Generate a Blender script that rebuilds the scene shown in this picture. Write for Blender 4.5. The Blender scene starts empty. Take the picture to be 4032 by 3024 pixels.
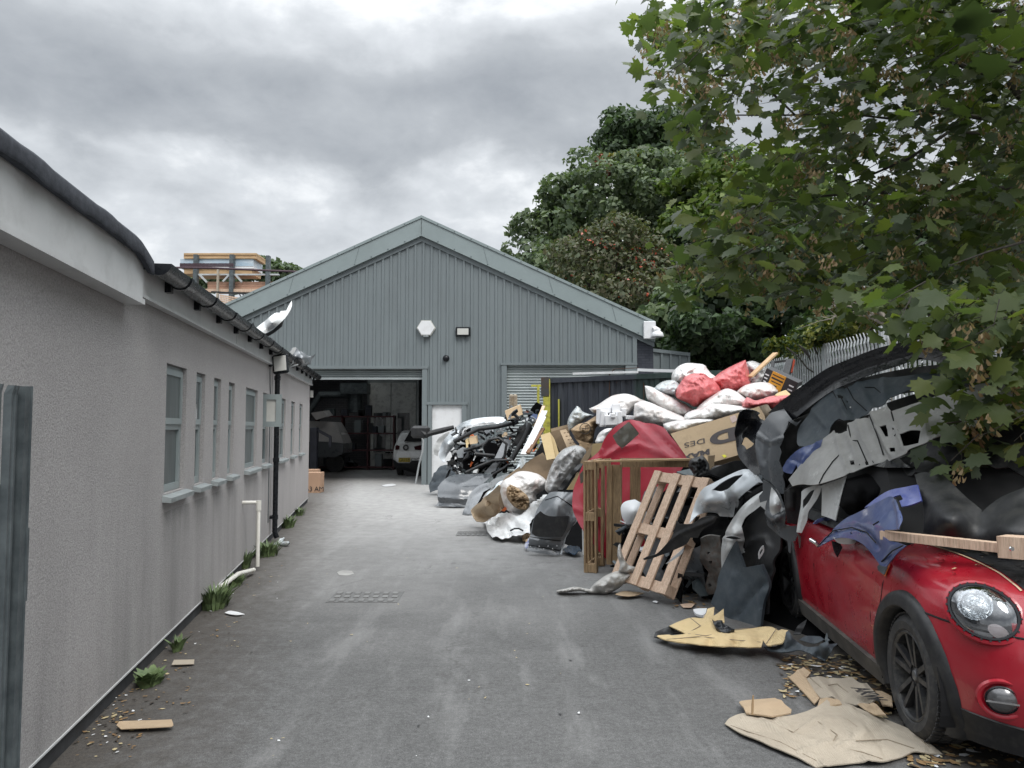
import bpy, math, random
import numpy as np
from math import radians as R, sin, cos, tan, pi, sqrt, atan2
from mathutils import Vector, Matrix, noise as mnoise
from mathutils.geometry import delaunay_2d_cdt

rnd = random.Random(7)
scene = bpy.context.scene
COL = scene.collection

# ------------------------------------------------------------------ camera
PITCH = math.atan((1686 - 1512) / 3030.0)
FOC = 3030.0
CAMZ = 1.6
cam_d = bpy.data.cameras.new('camera')
cam = bpy.data.objects.new('camera', cam_d)
COL.objects.link(cam)
cam.location = (0, 0, CAMZ)
cam.rotation_euler = (R(90) + PITCH, 0, 0)
cam_d.sensor_width = 36
cam_d.lens = FOC / 4032 * 36
cam_d.clip_start = 0.05
cam_d.clip_end = 3000
scene.camera = cam

# ------------------------------------------------------------------ view, sky, sun
scene.view_settings.view_transform = 'Standard'
scene.view_settings.look = 'None'
scene.view_settings.exposure = 0.42
scene.view_settings.gamma = 1.0
SUN_EL, SUN_AZ = R(52), R(150)

def nn(nt, kind, **kw):
    n = nt.nodes.new(kind)
    for k, v in kw.items():
        if k.startswith('i_'):
            k = k[2:]
            key = int(k) if k.isdigit() else k.replace('_', ' ')
            n.inputs[key].default_value = v
        else:
            setattr(n, k, v)
    return n

def math_n(nt, op, a, b=None, c=None, clamp=False):
    n = nt.nodes.new('ShaderNodeMath'); n.operation = op; n.use_clamp = clamp
    for i, v in enumerate((a, b, c)):
        if v is None: continue
        if isinstance(v, (int, float)): n.inputs[i].default_value = v
        else: nt.links.new(v, n.inputs[i])
    return n.outputs[0]

def ramp(nt, fac, stops, interp='LINEAR'):
    n = nt.nodes.new('ShaderNodeValToRGB')
    cr = n.color_ramp; cr.interpolation = interp
    while len(cr.elements) < len(stops): cr.elements.new(0.5)
    for e, (p, c) in zip(cr.elements, stops):
        e.position = p
        if isinstance(c, (int, float)): c = (c, c, c)
        e.color = (c[0], c[1], c[2], 1)
    nt.links.new(fac, n.inputs[0])
    return n.outputs[0]

def mix(nt, fac, a, b, mode='MIX'):
    n = nt.nodes.new('ShaderNodeMix'); n.data_type = 'RGBA'; n.blend_type = mode
    for i, v in ((0, fac), (6, a), (7, b)):
        if isinstance(v, (int, float)): n.inputs[i].default_value = v
        elif isinstance(v, tuple): n.inputs[i].default_value = (v[0], v[1], v[2], 1)
        else: nt.links.new(v, n.inputs[i])
    return n.outputs[2]

world = bpy.data.worlds.new('World')
scene.world = world
world.use_nodes = True
wt = world.node_tree
wt.nodes.clear()
w_out = wt.nodes.new('ShaderNodeOutputWorld')
w_bg = wt.nodes.new('ShaderNodeBackground'); w_bg.inputs[1].default_value = 0.1
sky = wt.nodes.new('ShaderNodeTexSky'); sky.sky_type = 'NISHITA'; sky.sun_disc = False
sky.sun_elevation = SUN_EL; sky.sun_rotation = SUN_AZ; sky.dust_density = 2.0
tc = wt.nodes.new('ShaderNodeTexCoord')
sep = wt.nodes.new('ShaderNodeSeparateXYZ'); wt.links.new(tc.outputs['Generated'], sep.inputs[0])
DX, DY, DZ = sep.outputs
def wnoise(scale, detail, rough, stretch=(1, 1, 2.2), off=(0, 0, 0), dist=0.0):
    mp = wt.nodes.new('ShaderNodeMapping'); mp.inputs['Scale'].default_value = stretch; mp.inputs['Location'].default_value = off
    wt.links.new(tc.outputs['Generated'], mp.inputs[0])
    n = wt.nodes.new('ShaderNodeTexNoise'); n.inputs['Scale'].default_value = scale
    n.inputs['Detail'].default_value = detail; n.inputs['Roughness'].default_value = rough
    n.inputs['Distortion'].default_value = dist
    wt.links.new(mp.outputs[0], n.inputs['Vector'])
    return n.outputs['Fac']
n1 = wnoise(2.6, 5, 0.5, (1, 1, 1.5), off=(0.3, 0.1, 0.0), dist=0.2)
n2 = wnoise(5.0, 9, 0.55, (1, 1, 1.7), off=(1.3, 4.1, 0.7), dist=0.15)
n3 = wnoise(1.6, 3, 0.5, off=(5.3, 0.4, 2.0))
# warped elevation (sine of it), one heavy dark bank of cloud lying between about 20 and 27 degrees
wz = math_n(wt, 'ADD', DZ, math_n(wt, 'MULTIPLY', math_n(wt, 'SUBTRACT', n1, 0.5), 0.20))
wz = math_n(wt, 'ADD', wz, math_n(wt, 'MULTIPLY', math_n(wt, 'SUBTRACT', n2, 0.5), 0.06))
wz = math_n(wt, 'ADD', wz, math_n(wt, 'MULTIPLY', DX, 0.03))
band = ramp(wt, wz, [(0.0, 0.25), (0.20, 0.10), (0.295, 0.16), (0.345, 0.80), (0.41, 0.86), (0.455, 0.40), (0.49, 0.06), (0.62, 0.3), (1.0, 0.3)], 'EASE')
n4 = wnoise(11.0, 8, 0.6, (1, 1, 1.9), off=(2.3, 1.1, 3.7), dist=0.3)
dark = math_n(wt, 'ADD', math_n(wt, 'MULTIPLY', band, 0.75), math_n(wt, 'MULTIPLY', math_n(wt, 'SUBTRACT', n2, 0.44), 1.45))
dark = math_n(wt, 'ADD', dark, math_n(wt, 'MULTIPLY', math_n(wt, 'SUBTRACT', n4, 0.5), 0.55), clamp=True)
cl = ramp(wt, dark, [(0.0, (0.78, 0.80, 0.815)), (0.2, (0.57, 0.595, 0.62)), (0.55, (0.39, 0.412, 0.435)), (1.0, (0.275, 0.295, 0.32))])
# an overcast sky is brightest overhead
zen = ramp(wt, DZ, [(0.0, 0.95), (0.3, 1.0), (0.50, 1.12), (0.66, 2.9), (1.0, 4.2)])
cl = mix(wt, 1.0, cl, zen, 'MULTIPLY')
cl10 = mix(wt, 1.0, cl, (10, 10, 10), 'MULTIPLY')
wt.links.new(mix(wt, 0.93, sky.outputs[0], cl10), w_bg.inputs[0])
wt.links.new(w_bg.outputs[0], w_out.inputs[0])

sun_d = bpy.data.lights.new('sun', 'SUN')
sun_d.energy = 1.5; sun_d.angle = R(25); sun_d.color = (1.0, 0.97, 0.93)
sun = bpy.data.objects.new('sun', sun_d); COL.objects.link(sun)
# direction towards the sun: behind the camera, up to the right
_sd = Vector((sin(SUN_AZ) * cos(SUN_EL), cos(SUN_AZ) * cos(SUN_EL), sin(SUN_EL)))
sun.rotation_euler = _sd.to_track_quat('Z', 'Y').to_euler()

# ------------------------------------------------------------------ pixel -> world
KEYS = {'D': (0, 0, 4032 / 2212), 'K1': (0, 400, .60269), 'K2': (0, 1300, .60269), 'K3': (0, 2100, .58770), 'K4': (850, 800, .42194),
        'K5': (1600, 800, .54250), 'K6': (1100, 1350, .39177), 'K7': (1650, 1450, .39172), 'L1': (1750, 1600, .36166),
        'L2': (2050, 1400, .48222), 'L3': (2550, 1350, .31646), 'L4': (2200, 1750, .42194), 'L5': (2750, 1700, .42194),
        'L6': (2900, 1300, .51175), 'L7': (3000, 1950, .46655), 'L8': (2500, 2300, .49729), 'M1': (3300, 2100, .55708),
        'M2': (2900, 1150, .51175), 'M3': (2000, 350, .63291), 'M4': (2500, 0, .48222), 'M5': (3200, 0, .54237),
        'M6': (3200, 800, .54237), 'M8': (600, 950, .33160), 'N1': (1500, 1650, .18083), 'N2': (1200, 1500, .18083), 'N3': (1050, 1350, .15068)}
def nat(k, x, y):
    a, b, s = KEYS[k]
    return a + x * s, b + y * s
def ray(u, v):
    cx = (u - 2016) / FOC; cy = (1512 - v) / FOC
    return Vector((cx, cos(PITCH) - cy * sin(PITCH), sin(PITCH) + cy * cos(PITCH)))
def PN(u, v, Y):
    d = ray(u, v); t = Y / d.y
    return Vector((d.x * t, Y, CAMZ + d.z * t))
def P(k, x, y, Y):
    return PN(*nat(k, x, y), Y)
def G(k, x, y, z=0.0):
    d = ray(*nat(k, x, y)); t = (z - CAMZ) / d.z
    return Vector((d.x * t, d.y * t, z))
def gY(k, x, y, z=0.0):
    return G(k, x, y, z).y

# ------------------------------------------------------------------ objects
WLOC = {}
def tag(o, label=None, cat=None, group=None, kind=None):
    if label: o['label'] = label
    if cat: o['category'] = cat
    if group: o['group'] = group
    if kind: o['kind'] = kind
    return o
def thing(name, label, cat, loc, group=None):
    o = bpy.data.objects.new(name, None); COL.objects.link(o)
    o.location = loc; o.empty_display_size = 0.2
    WLOC[o] = Vector(loc)
    return tag(o, label, cat, group)
def mesh_obj(name, verts, faces, m, parent=None, smooth=False, sharp=None, mats=None, fmat=None):
    V = np.asarray(verts, dtype=np.float32).reshape(-1, 3)
    if parent is not None: base = WLOC[parent]
    else:
        lo = V.min(0); hi = V.max(0); base = Vector(((lo[0] + hi[0]) / 2, (lo[1] + hi[1]) / 2, lo[2]))
    V = V - np.array(base, dtype=np.float32)
    me = bpy.data.meshes.new(name)
    if isinstance(faces, np.ndarray) and faces.ndim == 2:
        n, k = faces.shape
        me.vertices.add(len(V)); me.vertices.foreach_set('co', V.ravel())
        me.loops.add(n * k); me.loops.foreach_set('vertex_index', faces.astype(np.int32).ravel())
        me.polygons.add(n); me.polygons.foreach_set('loop_start', np.arange(0, n * k, k, dtype=np.int32))
        me.polygons.foreach_set('loop_total', np.full(n, k, dtype=np.int32))
        me.update(calc_edges=True); me.validate()
    else:
        me.from_pydata(V.tolist(), [], [list(f) for f in faces])
    for mm in (mats or [m]): me.materials.append(mm)
    if fmat is not None: me.polygons.foreach_set('material_index', np.asarray(fmat, dtype=np.int32))
    if smooth:
        me.polygons.foreach_set('use_smooth', np.ones(len(me.polygons), dtype=bool))
        if sharp: me.set_sharp_from_angle(angle=R(sharp))
    me.update()
    o = bpy.data.objects.new(name, me); COL.objects.link(o)
    if parent is not None:
        o.parent = parent; WLOC[o] = WLOC[parent]
    else:
        o.location = base; WLOC[o] = Vector(base)
    if parent is not None and parent.type == 'MESH': pass
    return o
# children of a mesh object share its origin, so offsets are relative to WLOC[parent] and their own location stays zero

class MB:
    def __init__(s): s.v = []; s.f = []
    def add(s, vs, fs):
        b = len(s.v); s.v += [tuple(v) for v in vs]; s.f += [tuple(b + i for i in f) for f in fs]; return s
    def hexa(s, p):  # 8 points: bottom 4 ccw, top 4 ccw
        return s.add(p, [(3, 2, 1, 0), (4, 5, 6, 7), (0, 1, 5, 4), (1, 2, 6, 5), (2, 3, 7, 6), (3, 0, 4, 7)])
    def box(s, c, d, rot=None, bev=0.0):
        c = Vector(c); hx, hy, hz = d[0] / 2, d[1] / 2, d[2] / 2
        if bev <= 0:
            pts = [(-hx, -hy, -hz), (hx, -hy, -hz), (hx, hy, -hz), (-hx, hy, -hz), (-hx, -hy, hz), (hx, -hy, hz), (hx, hy, hz), (-hx, hy, hz)]
            pts = [Vector(p) for p in pts]
            if rot is not None: pts = [rot @ p for p in pts]
            return s.hexa([c + p for p in pts])
        b = min(bev, hx * .9, hy * .9, hz * .9)
        prof = []
        for zz, ins in ((-hz, b), (-hz + b, 0), (hz - b, 0), (hz, b)):
            q = []
            for sx, sy in ((-1, -1), (1, -1), (1, 1), (-1, 1)):
                if ins: q += [(sx * (hx - b), sy * (hy - b), zz)] * 1
                else:
                    q += [(sx * hx, sy * (hy - b), zz), (sx * (hx - b), sy * hy, zz)] if sx * sy > 0 else [(sx * (hx - b), sy * hy, zz), (sx * hx, sy * (hy - b), zz)]
            prof.append(q)
        pts = [Vector(p) for q in prof for p in q]
        # 4 + 8 + 8 + 4
        if rot is not None: pts = [rot @ p for p in pts]
        f = [(3, 2, 1, 0), (20, 21, 22, 23)]
        for i in range(8):
            j = (i + 1) % 8
            f.append((4 + i, 4 + j, 12 + j, 12 + i))
        for i in range(4):
            a, bq = 4 + 2 * i, 4 + 2 * i + 1
            f.append((i, bq, a)); f.append((i, (i + 1) % 4, 4 + (2 * i + 2) % 8, bq))
            a, bq = 12 + 2 * i, 12 + 2 * i + 1
            f.append((20 + i, a, bq)); f.append((bq, 12 + (2 * i + 2) % 8, 20 + (i + 1) % 4, 20 + i))
        return s.add([c + p for p in pts], f)
    def bar(s, a, b, w, h, up=Vector((0, 0, 1))):  # box between two points
        a = Vector(a); b = Vector(b); d = (b - a); L = d.length
        if L < 1e-6: return s
        z = d.normalized(); x = up.cross(z)
        if x.length < 1e-4: x = Vector((1, 0, 0)).cross(z)
        x.normalize(); y = z.cross(x)
        m = Matrix((x, y, z)).transposed()
        return s.box((a + b) / 2, (w, h, L), m)
    def tube(s, pts, r, n=10, cap=True, closed=False):
        pts = [Vector(p) for p in pts]; N = len(pts)
        rs = r if isinstance(r, (list, tuple)) else [r] * N
        prev = None; rings = []
        for i, p in enumerate(pts):
            if closed: d = pts[(i + 1) % N] - pts[i - 1]
            else: d = pts[min(i + 1, N - 1)] - pts[max(i - 1, 0)]
            d.normalize()
            if prev is None:
                x = d.cross(Vector((0, 0, 1)))
                if x.length < 1e-3: x = d.cross(Vector((1, 0, 0)))
            else: x = prev - d * prev.dot(d)
            x.normalize(); prev = x; y = d.cross(x)
            rings.append([p + (x * cos(2 * pi * k / n) + y * sin(2 * pi * k / n)) * rs[i] for k in range(n)])
        vs = [q for ring in rings for q in ring]; fs = []
        for i in range(N if closed else N - 1):
            j = (i + 1) % N
            for k in range(n):
                l = (k + 1) % n
                fs.append((i * n + k, i * n + l, j * n + l, j * n + k))
        if cap and not closed:
            fs.append(tuple(range(n))[::-1]); fs.append(tuple((N - 1) * n + k for k in range(n)))
        return s.add(vs, fs)
    def lathe(s, prof, c, axis=Vector((0, 0, 1)), n=24, up=None):  # prof: (radius, height)
        c = Vector(c); z = Vector(axis).normalized(); x = z.orthogonal().normalized(); y = z.cross(x)
        vs = []; fs = []
        for r, h in prof:
            vs += [c + z * h + (x * cos(2 * pi * k / n) + y * sin(2 * pi * k / n)) * r for k in range(n)]
        for i in range(len(prof) - 1):
            for k in range(n):
                l = (k + 1) % n
                fs.append((i * n + k, i * n + l, (i + 1) * n + l, (i + 1) * n + k))
        return s.add(vs, fs)
    def quad(s, a, b, c, d): return s.add([a, b, c, d], [(0, 1, 2, 3)])
    def prism(s, poly, ext):  # poly list of Vector, ext Vector
        n = len(poly); poly = [Vector(p) for p in poly]; ext = Vector(ext)
        fs = [tuple(range(n))[::-1], tuple(range(n, 2 * n))] + [(i, (i + 1) % n, n + (i + 1) % n, n + i) for i in range(n)]
        return s.add(poly + [p + ext for p in poly], fs)
    def build(s, name, m, parent=None, smooth=False, sharp=30):
        return mesh_obj(name, s.v, s.f, m, parent, smooth, sharp if smooth else None)

def text_on(name, txt, org, xd, yd, size, m, parent, font_w=1.0, ext=0.0):
    cu = bpy.data.curves.new('t', 'FONT'); cu.body = txt; cu.size = size; cu.extrude = ext; cu.offset = 0.0
    if font_w > 1: cu.offset = size * 0.02 * (font_w - 1)
    to = bpy.data.objects.new('t', cu); COL.objects.link(to)
    dg = bpy.context.evaluated_depsgraph_get(); dg.update()
    me = bpy.data.meshes.new_from_object(to.evaluated_get(dg))
    vs = [v.co.copy() for v in me.vertices]; fs = [tuple(p.vertices) for p in me.polygons]
    bpy.data.objects.remove(to); bpy.data.curves.remove(cu); bpy.data.meshes.remove(me)
    xd = Vector(xd); yd = Vector(yd); zd = xd.normalized().cross(yd.normalized())
    vv = [Vector(org) + xd * v.x + yd * v.y + zd * (v.z + ext + 0.001) for v in vs]
    return mesh_obj(name, vv, fs, m, parent)

# ------------------------------------------------------------------ materials
def S(r, g, b):  # sRGB 0-255 -> linear
    f = lambda c: c / 12.92 if c <= 0.04045 else ((c + 0.055) / 1.055) ** 2.4
    return (f(r / 255), f(g / 255), f(b / 255))
def newmat(name):
    m = bpy.data.materials.new(name); m.use_nodes = True
    nt = m.node_tree; nt.nodes.clear()
    out = nt.nodes.new('ShaderNodeOutputMaterial'); b = nt.nodes.new('ShaderNodeBsdfPrincipled')
    nt.links.new(b.outputs[0], out.inputs[0])
    return m, nt, b, out
def tnoise(nt, scale, detail=4, rough=0.5, coord='Object', stretch=None, dist=0.0, out='Fac', vec=None):
    if vec is None:
        t = nt.nodes.new('ShaderNodeTexCoord'); vec = t.outputs[coord]
    if stretch:
        mp = nt.nodes.new('ShaderNodeMapping'); mp.inputs['Scale'].default_value = stretch
        nt.links.new(vec, mp.inputs[0]); vec = mp.outputs[0]
    n = nt.nodes.new('ShaderNodeTexNoise'); n.inputs['Scale'].default_value = scale
    n.inputs['Detail'].default_value = detail; n.inputs['Roughness'].default_value = rough; n.inputs['Distortion'].default_value = dist
    nt.links.new(vec, n.inputs['Vector'])
    return n.outputs[out]
def bump(nt, b, h, strength=0.3, dist=0.01, chain=None):
    n = nt.nodes.new('ShaderNodeBump'); n.inputs['Strength'].default_value = strength; n.inputs['Distance'].default_value = dist
    nt.links.new(h, n.inputs['Height'])
    if chain is not None: nt.links.new(chain, n.inputs['Normal'])
    nt.links.new(n.outputs[0], b.inputs['Normal'])
    return n.outputs[0]
def mat(name, c1, c2=None, scale=4.0, rough=0.6, metal=0.0, coat=0.0, bs=0.0, bscale=60.0, bd=0.005, stretch=None, spec=0.5, detail=5, dirt=None, dirt_amt=0.0, rvar=0.0):
    m, nt, b, out = newmat(name)
    if c2 is None: c2 = tuple(x * 0.8 for x in c1)
    f = tnoise(nt, scale, detail, 0.6, stretch=stretch)
    col = ramp(nt, f, [(0.3, c2), (0.7, c1)])
    if dirt is not None:
        d = ramp(nt, tnoise(nt, scale * 2.7, 8, 0.7, stretch=stretch), [(0.48, 0.0), (0.68, dirt_amt)])
        col = mix(nt, d, col, dirt)
    nt.links.new(col, b.inputs['Base Color'])
    b.inputs['Roughness'].default_value = rough
    if rvar:
        nt.links.new(ramp(nt, tnoise(nt, scale * 3, 6, 0.65), [(0.3, max(0.02, rough - rvar)), (0.7, rough + rvar)]), b.inputs['Roughness'])
    b.inputs['Metallic'].default_value = metal
    b.inputs['Specular IOR Level'].default_value = spec
    b.inputs['Coat Weight'].default_value = coat; b.inputs['Coat Roughness'].default_value = 0.06
    if bs: bump(nt, b, tnoise(nt, bscale, 4, 0.6, stretch=stretch), bs, bd)
    return m
# ------------------------------------------------------------------ shared materials
M = {}
def grime(nt, col, amt, scale, c=(0.05, 0.045, 0.04), lo=0.45, hi=0.75, stretch=None):
    d = ramp(nt, tnoise(nt, scale, 8, 0.7, stretch=stretch), [(lo, 0.0), (hi, amt)])
    return mix(nt, d, col, c)
def mk_ground():
    m, nt, b, out = newmat('asphalt')
    geo = nt.nodes.new('ShaderNodeNewGeometry'); pos = geo.outputs['Position']
    s = nt.nodes.new('ShaderNodeSeparateXYZ'); nt.links.new(pos, s.inputs[0])
    fine = tnoise(nt, 140, 3, 0.7, vec=pos); mid = tnoise(nt, 9, 6, 0.6, vec=pos); big = tnoise(nt, 0.7, 5, 0.6, vec=pos, dist=0.4)
    streak = tnoise(nt, 1.6, 5, 0.6, vec=pos, stretch=(2.2, 0.35, 1))
    base = ramp(nt, fine, [(0.2, (0.058, 0.059, 0.060)), (0.5, (0.112, 0.113, 0.113)), (0.8, (0.215, 0.216, 0.213))])
    lum = ramp(nt, big, [(0.3, 0.88), (0.7, 1.1)])
    base = mix(nt, 1.0, base, lum, 'MULTIPLY')
    base = mix(nt, 1.0, base, ramp(nt, mid, [(0.3, 0.88), (0.7, 1.12)]), 'MULTIPLY')
    base = mix(nt, 1.0, base, ramp(nt, tnoise(nt, 34, 4, 0.8, vec=pos), [(0.3, (.66, .653, .645)), (0.7, (1.3, 1.29, 1.28))]), 'MULTIPLY')
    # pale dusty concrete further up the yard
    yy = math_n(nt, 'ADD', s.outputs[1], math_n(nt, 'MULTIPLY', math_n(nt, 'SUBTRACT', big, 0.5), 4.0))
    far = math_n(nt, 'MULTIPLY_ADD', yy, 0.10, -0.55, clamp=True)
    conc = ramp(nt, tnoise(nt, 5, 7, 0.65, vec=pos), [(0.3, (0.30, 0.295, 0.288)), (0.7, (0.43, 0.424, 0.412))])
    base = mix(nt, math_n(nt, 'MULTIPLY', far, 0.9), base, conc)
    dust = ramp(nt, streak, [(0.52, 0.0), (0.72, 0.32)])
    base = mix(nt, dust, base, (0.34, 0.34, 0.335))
    # brown soil gathered along the foot of the wall and under the heap
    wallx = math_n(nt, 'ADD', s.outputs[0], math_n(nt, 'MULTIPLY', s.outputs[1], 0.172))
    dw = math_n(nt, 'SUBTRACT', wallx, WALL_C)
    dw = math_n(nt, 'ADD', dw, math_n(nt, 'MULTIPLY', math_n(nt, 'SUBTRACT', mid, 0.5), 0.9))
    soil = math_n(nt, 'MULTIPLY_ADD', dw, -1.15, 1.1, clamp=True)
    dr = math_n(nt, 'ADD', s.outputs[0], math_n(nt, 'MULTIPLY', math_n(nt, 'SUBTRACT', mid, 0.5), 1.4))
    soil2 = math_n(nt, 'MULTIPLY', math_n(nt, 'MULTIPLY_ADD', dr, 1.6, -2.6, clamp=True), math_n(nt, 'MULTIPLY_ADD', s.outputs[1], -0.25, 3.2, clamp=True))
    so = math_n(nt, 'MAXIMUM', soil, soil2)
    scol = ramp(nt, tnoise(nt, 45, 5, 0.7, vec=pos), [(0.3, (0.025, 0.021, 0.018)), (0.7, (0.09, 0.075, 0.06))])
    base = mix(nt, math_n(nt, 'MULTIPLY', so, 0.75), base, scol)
    vo = nt.nodes.new('ShaderNodeTexVoronoi'); vo.feature = 'DISTANCE_TO_EDGE'; vo.inputs['Scale'].default_value = .33
    wv = nt.nodes.new('ShaderNodeVectorMath'); wv.operation = 'ADD'; nt.links.new(pos, wv.inputs[0]); nt.links.new(tnoise(nt, 1.2, 5, .7, vec=pos, out='Color'), wv.inputs[1]); nt.links.new(wv.outputs[0], vo.inputs['Vector'])
    ck = ramp(nt, vo.outputs['Distance'], [(0.0, .5), (0.006, 0.0)])
    base = mix(nt, math_n(nt, 'MULTIPLY', ck, ramp(nt, big, [(.45, 0.0), (.6, 1.0)])), base, (.05, .048, .046))
    spots = ramp(nt, tnoise(nt, 3.3, 2, 0.5, vec=pos), [(0.72, 0.0), (0.76, 0.35)])
    base = mix(nt, spots, base, (0.08, 0.078, 0.076))
    nt.links.new(base, b.inputs['Base Color'])
    b.inputs['Roughness'].default_value = 0.85; b.inputs['Specular IOR Level'].default_value = 0.3
    bump(nt, b, fine, 0.5, 0.006)
    return m
def mk_render():
    m, nt, b, out = newmat('roughcast')
    geo = nt.nodes.new('ShaderNodeNewGeometry'); pos = geo.outputs['Position']
    s = nt.nodes.new('ShaderNodeSeparateXYZ'); nt.links.new(pos, s.inputs[0])
    f = tnoise(nt, 95, 4, 0.75, vec=pos); big = tnoise(nt, 0.9, 5, 0.6, vec=pos)
    vert = tnoise(nt, 2.2, 6, 0.65, vec=pos, stretch=(1, 1, 0.12))
    c = ramp(nt, f, [(0.2, (0.20, 0.192, 0.190)), (0.52, (0.37, 0.357, 0.353)), (0.8, (0.50, 0.485, 0.48))])
    c = mix(nt, 1.0, c, ramp(nt, big, [(0.3, 0.92), (0.7, 1.08)]), 'MULTIPLY')
    # rain-washed dirty streaks, strongest low down
    lowz = math_n(nt, 'MULTIPLY_ADD', s.outputs[2], -0.65, 1.15, clamp=True)
    st = ramp(nt, vert, [(0.46, 0.0), (0.70, 0.42)])
    c = mix(nt, math_n(nt, 'MULTIPLY', st, lowz), c, (0.12, 0.122, 0.117))
    topz = math_n(nt, 'MULTIPLY_ADD', s.outputs[2], 2.2, -4.6, clamp=True)
    c = mix(nt, math_n(nt, 'MULTIPLY', math_n(nt, 'MULTIPLY', topz, vert), 0.7), c, (0.14, 0.135, 0.13))
    # rain runs off the sills down the wall
    al = math_n(nt, 'ADD', math_n(nt, 'MULTIPLY', math_n(nt, 'SUBTRACT', s.outputs[0], WA.x), WU.x / 13.3), math_n(nt, 'MULTIPLY', math_n(nt, 'SUBTRACT', s.outputs[1], WA.y), WU.y / 13.3))
    st_ = []
    for a_, b_ in [(W('K2', x0, 600)[0], W('K2', x1, 600)[0]) for x0, x1, _, _ in Kwin[:8]]: st_ += [((a_ - .10) / 13.3, 0.0), ((a_ + .02) / 13.3, 1.0), ((b_ + .09) / 13.3, .9)]
    st_.append((min(.999, st_[-1][0] + .012), 0.0))
    sm = ramp(nt, al, st_)
    zb = ramp(nt, s.outputs[2], [(.12, 0.25), (.75, .5), (1.06, 1.0), (1.09, 0.0)])
    sn = ramp(nt, tnoise(nt, 6, 6, .7, vec=pos, stretch=(1, 1, .1)), [(.35, .15), (.65, 1.0)])
    c = mix(nt, math_n(nt, 'MULTIPLY', math_n(nt, 'MULTIPLY', math_n(nt, 'MULTIPLY', sm, zb), sn), .55), c, (.13, .128, .122))
    yy = math_n(nt, 'MULTIPLY_ADD', s.outputs[1], 0.10, -0.55, clamp=True)
    c = mix(nt, math_n(nt, 'MULTIPLY', yy, 0.55), c, (0.50, 0.465, 0.455))
    nt.links.new(c, b.inputs['Base Color']); b.inputs['Roughness'].default_value = 0.95; b.inputs['Specular IOR Level'].default_value = 0.2
    bump(nt, b, f, 0.7, 0.008)
    return m
def mk_brick(name, c1, c2, mortar, scale=1.0):
    m, nt, b, out = newmat(name)
    geo = nt.nodes.new('ShaderNodeNewGeometry')
    mp = nt.nodes.new('ShaderNodeMapping'); mp.inputs['Rotation'].default_value = (R(90), 0, 0); nt.links.new(geo.outputs['Position'], mp.inputs[0])
    br = nt.nodes.new('ShaderNodeTexBrick'); nt.links.new(mp.outputs[0], br.inputs['Vector'])
    br.inputs['Color1'].default_value = (*c1, 1); br.inputs['Color2'].default_value = (*c2, 1); br.inputs['Mortar'].default_value = (*mortar, 1)
    br.inputs['Scale'].default_value = scale; br.inputs['Brick Width'].default_value = 0.225; br.inputs['Row Height'].default_value = 0.075
    br.inputs['Mortar Size'].default_value = 0.008
    nt.links.new(br.outputs[0], b.inputs['Base Color']); b.inputs['Roughness'].default_value = 0.85
    bump(nt, b, br.outputs['Fac'], 0.4, -0.006)
    return m
def glass_mat(name, tint=(0.02, 0.025, 0.027), rough=0.04, haze=None):
    m, nt, b, out = newmat(name)
    c = ramp(nt, tnoise(nt, 2.5, 4, 0.6), [(0.3, tint), (0.7, tuple(min(1, x * 1.8 + 0.01) for x in tint))])
    nt.links.new(c, b.inputs['Base Color']); b.inputs['Roughness'].default_value = rough
    b.inputs['Specular IOR Level'].default_value = 0.8
    return m

# wall line from two points at the foot of the long wall
WA = G('K3', 340, 1572); WB = PN(1213, 1978, gY('K3', 0, 0) if False else 1)  # WB replaced below
WB = (lambda d: Vector((d.x, d.y, 0)) * ((0 - CAMZ) / d.z))(ray(1213, 1978))
WU = (WB - WA); WLEN = WU.length; WU.normalize()
WN = Vector((WU.y, -WU.x, 0))  # outward, towards the yard
WALL_C = (WA.x + WB.x) / 2 + 0.172 * (WA.y + WB.y) / 2
def wp(s, z, off=0.0): return WA + WU * s + WN * off + Vector((0, 0, z))
def W(k, x, y, off=0.0):  # pixel -> (s, z) on the wall plane (moved out by off)
    d = ray(*nat(k, x, y)); o = Vector((0, 0, CAMZ))
    t = (WA + WN * off - o).dot(WN) / d.dot(WN)
    p = o + d * t; q = p - WA
    return q.dot(WU), p.z

M['ground'] = mk_ground()
Kwin = [(1090, 1222, 250, 1000), (1285, 1343, 289, 965), (1400, 1446, 324, 930), (1496, 1535, 349, 905), (1608, 1684, 384, 865),
        (1720, 1757, 408, 848), (1822, 1868, 440, 852), (1903, 1927, 459, 830), (1957, 1978, 471, 815)]
M['render'] = mk_render()
M['upvc'] = mat('white_fascia', (0.60, 0.61, 0.61), (0.52, 0.53, 0.535), 1.5, 0.35, bs=0.05, dirt=(0.25, 0.25, 0.24), dirt_amt=0.3)
M['felt'] = mat('roof_felt', (0.05, 0.056, 0.07), (0.02, 0.024, 0.032), 30, 0.9, bs=0.6, bscale=220, bd=0.004)
M['black_pl'] = mat('black_plastic', (0.012, 0.014, 0.017), (0.007, 0.008, 0.010), 6, 0.28, rvar=0.08, spec=.3)
M['frame'] = mat('window_frame', (0.27, 0.31, 0.31), (0.22, 0.255, 0.26), 3, 0.35)
M['pane'] = glass_mat('window_glass', (0.05, 0.06, 0.062))
M['galv'] = mat('galvanised_steel', (0.13, 0.152, 0.16), (0.05, 0.062, 0.068), 9, 0.5, metal=0.3, rvar=0.12, detail=8)
M['galv_pale'] = mat('galvanised_pale', (0.52, 0.54, 0.54), (0.36, 0.38, 0.39), 7, 0.55, metal=0.35)
M['dark_gap'] = mat('dark_void', (0.01, 0.01, 0.011), None, 3, 0.9)
M['concrete'] = mat('concrete', (0.36, 0.355, 0.34), (0.24, 0.235, 0.225), 4, 0.9, bs=0.3)
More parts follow.
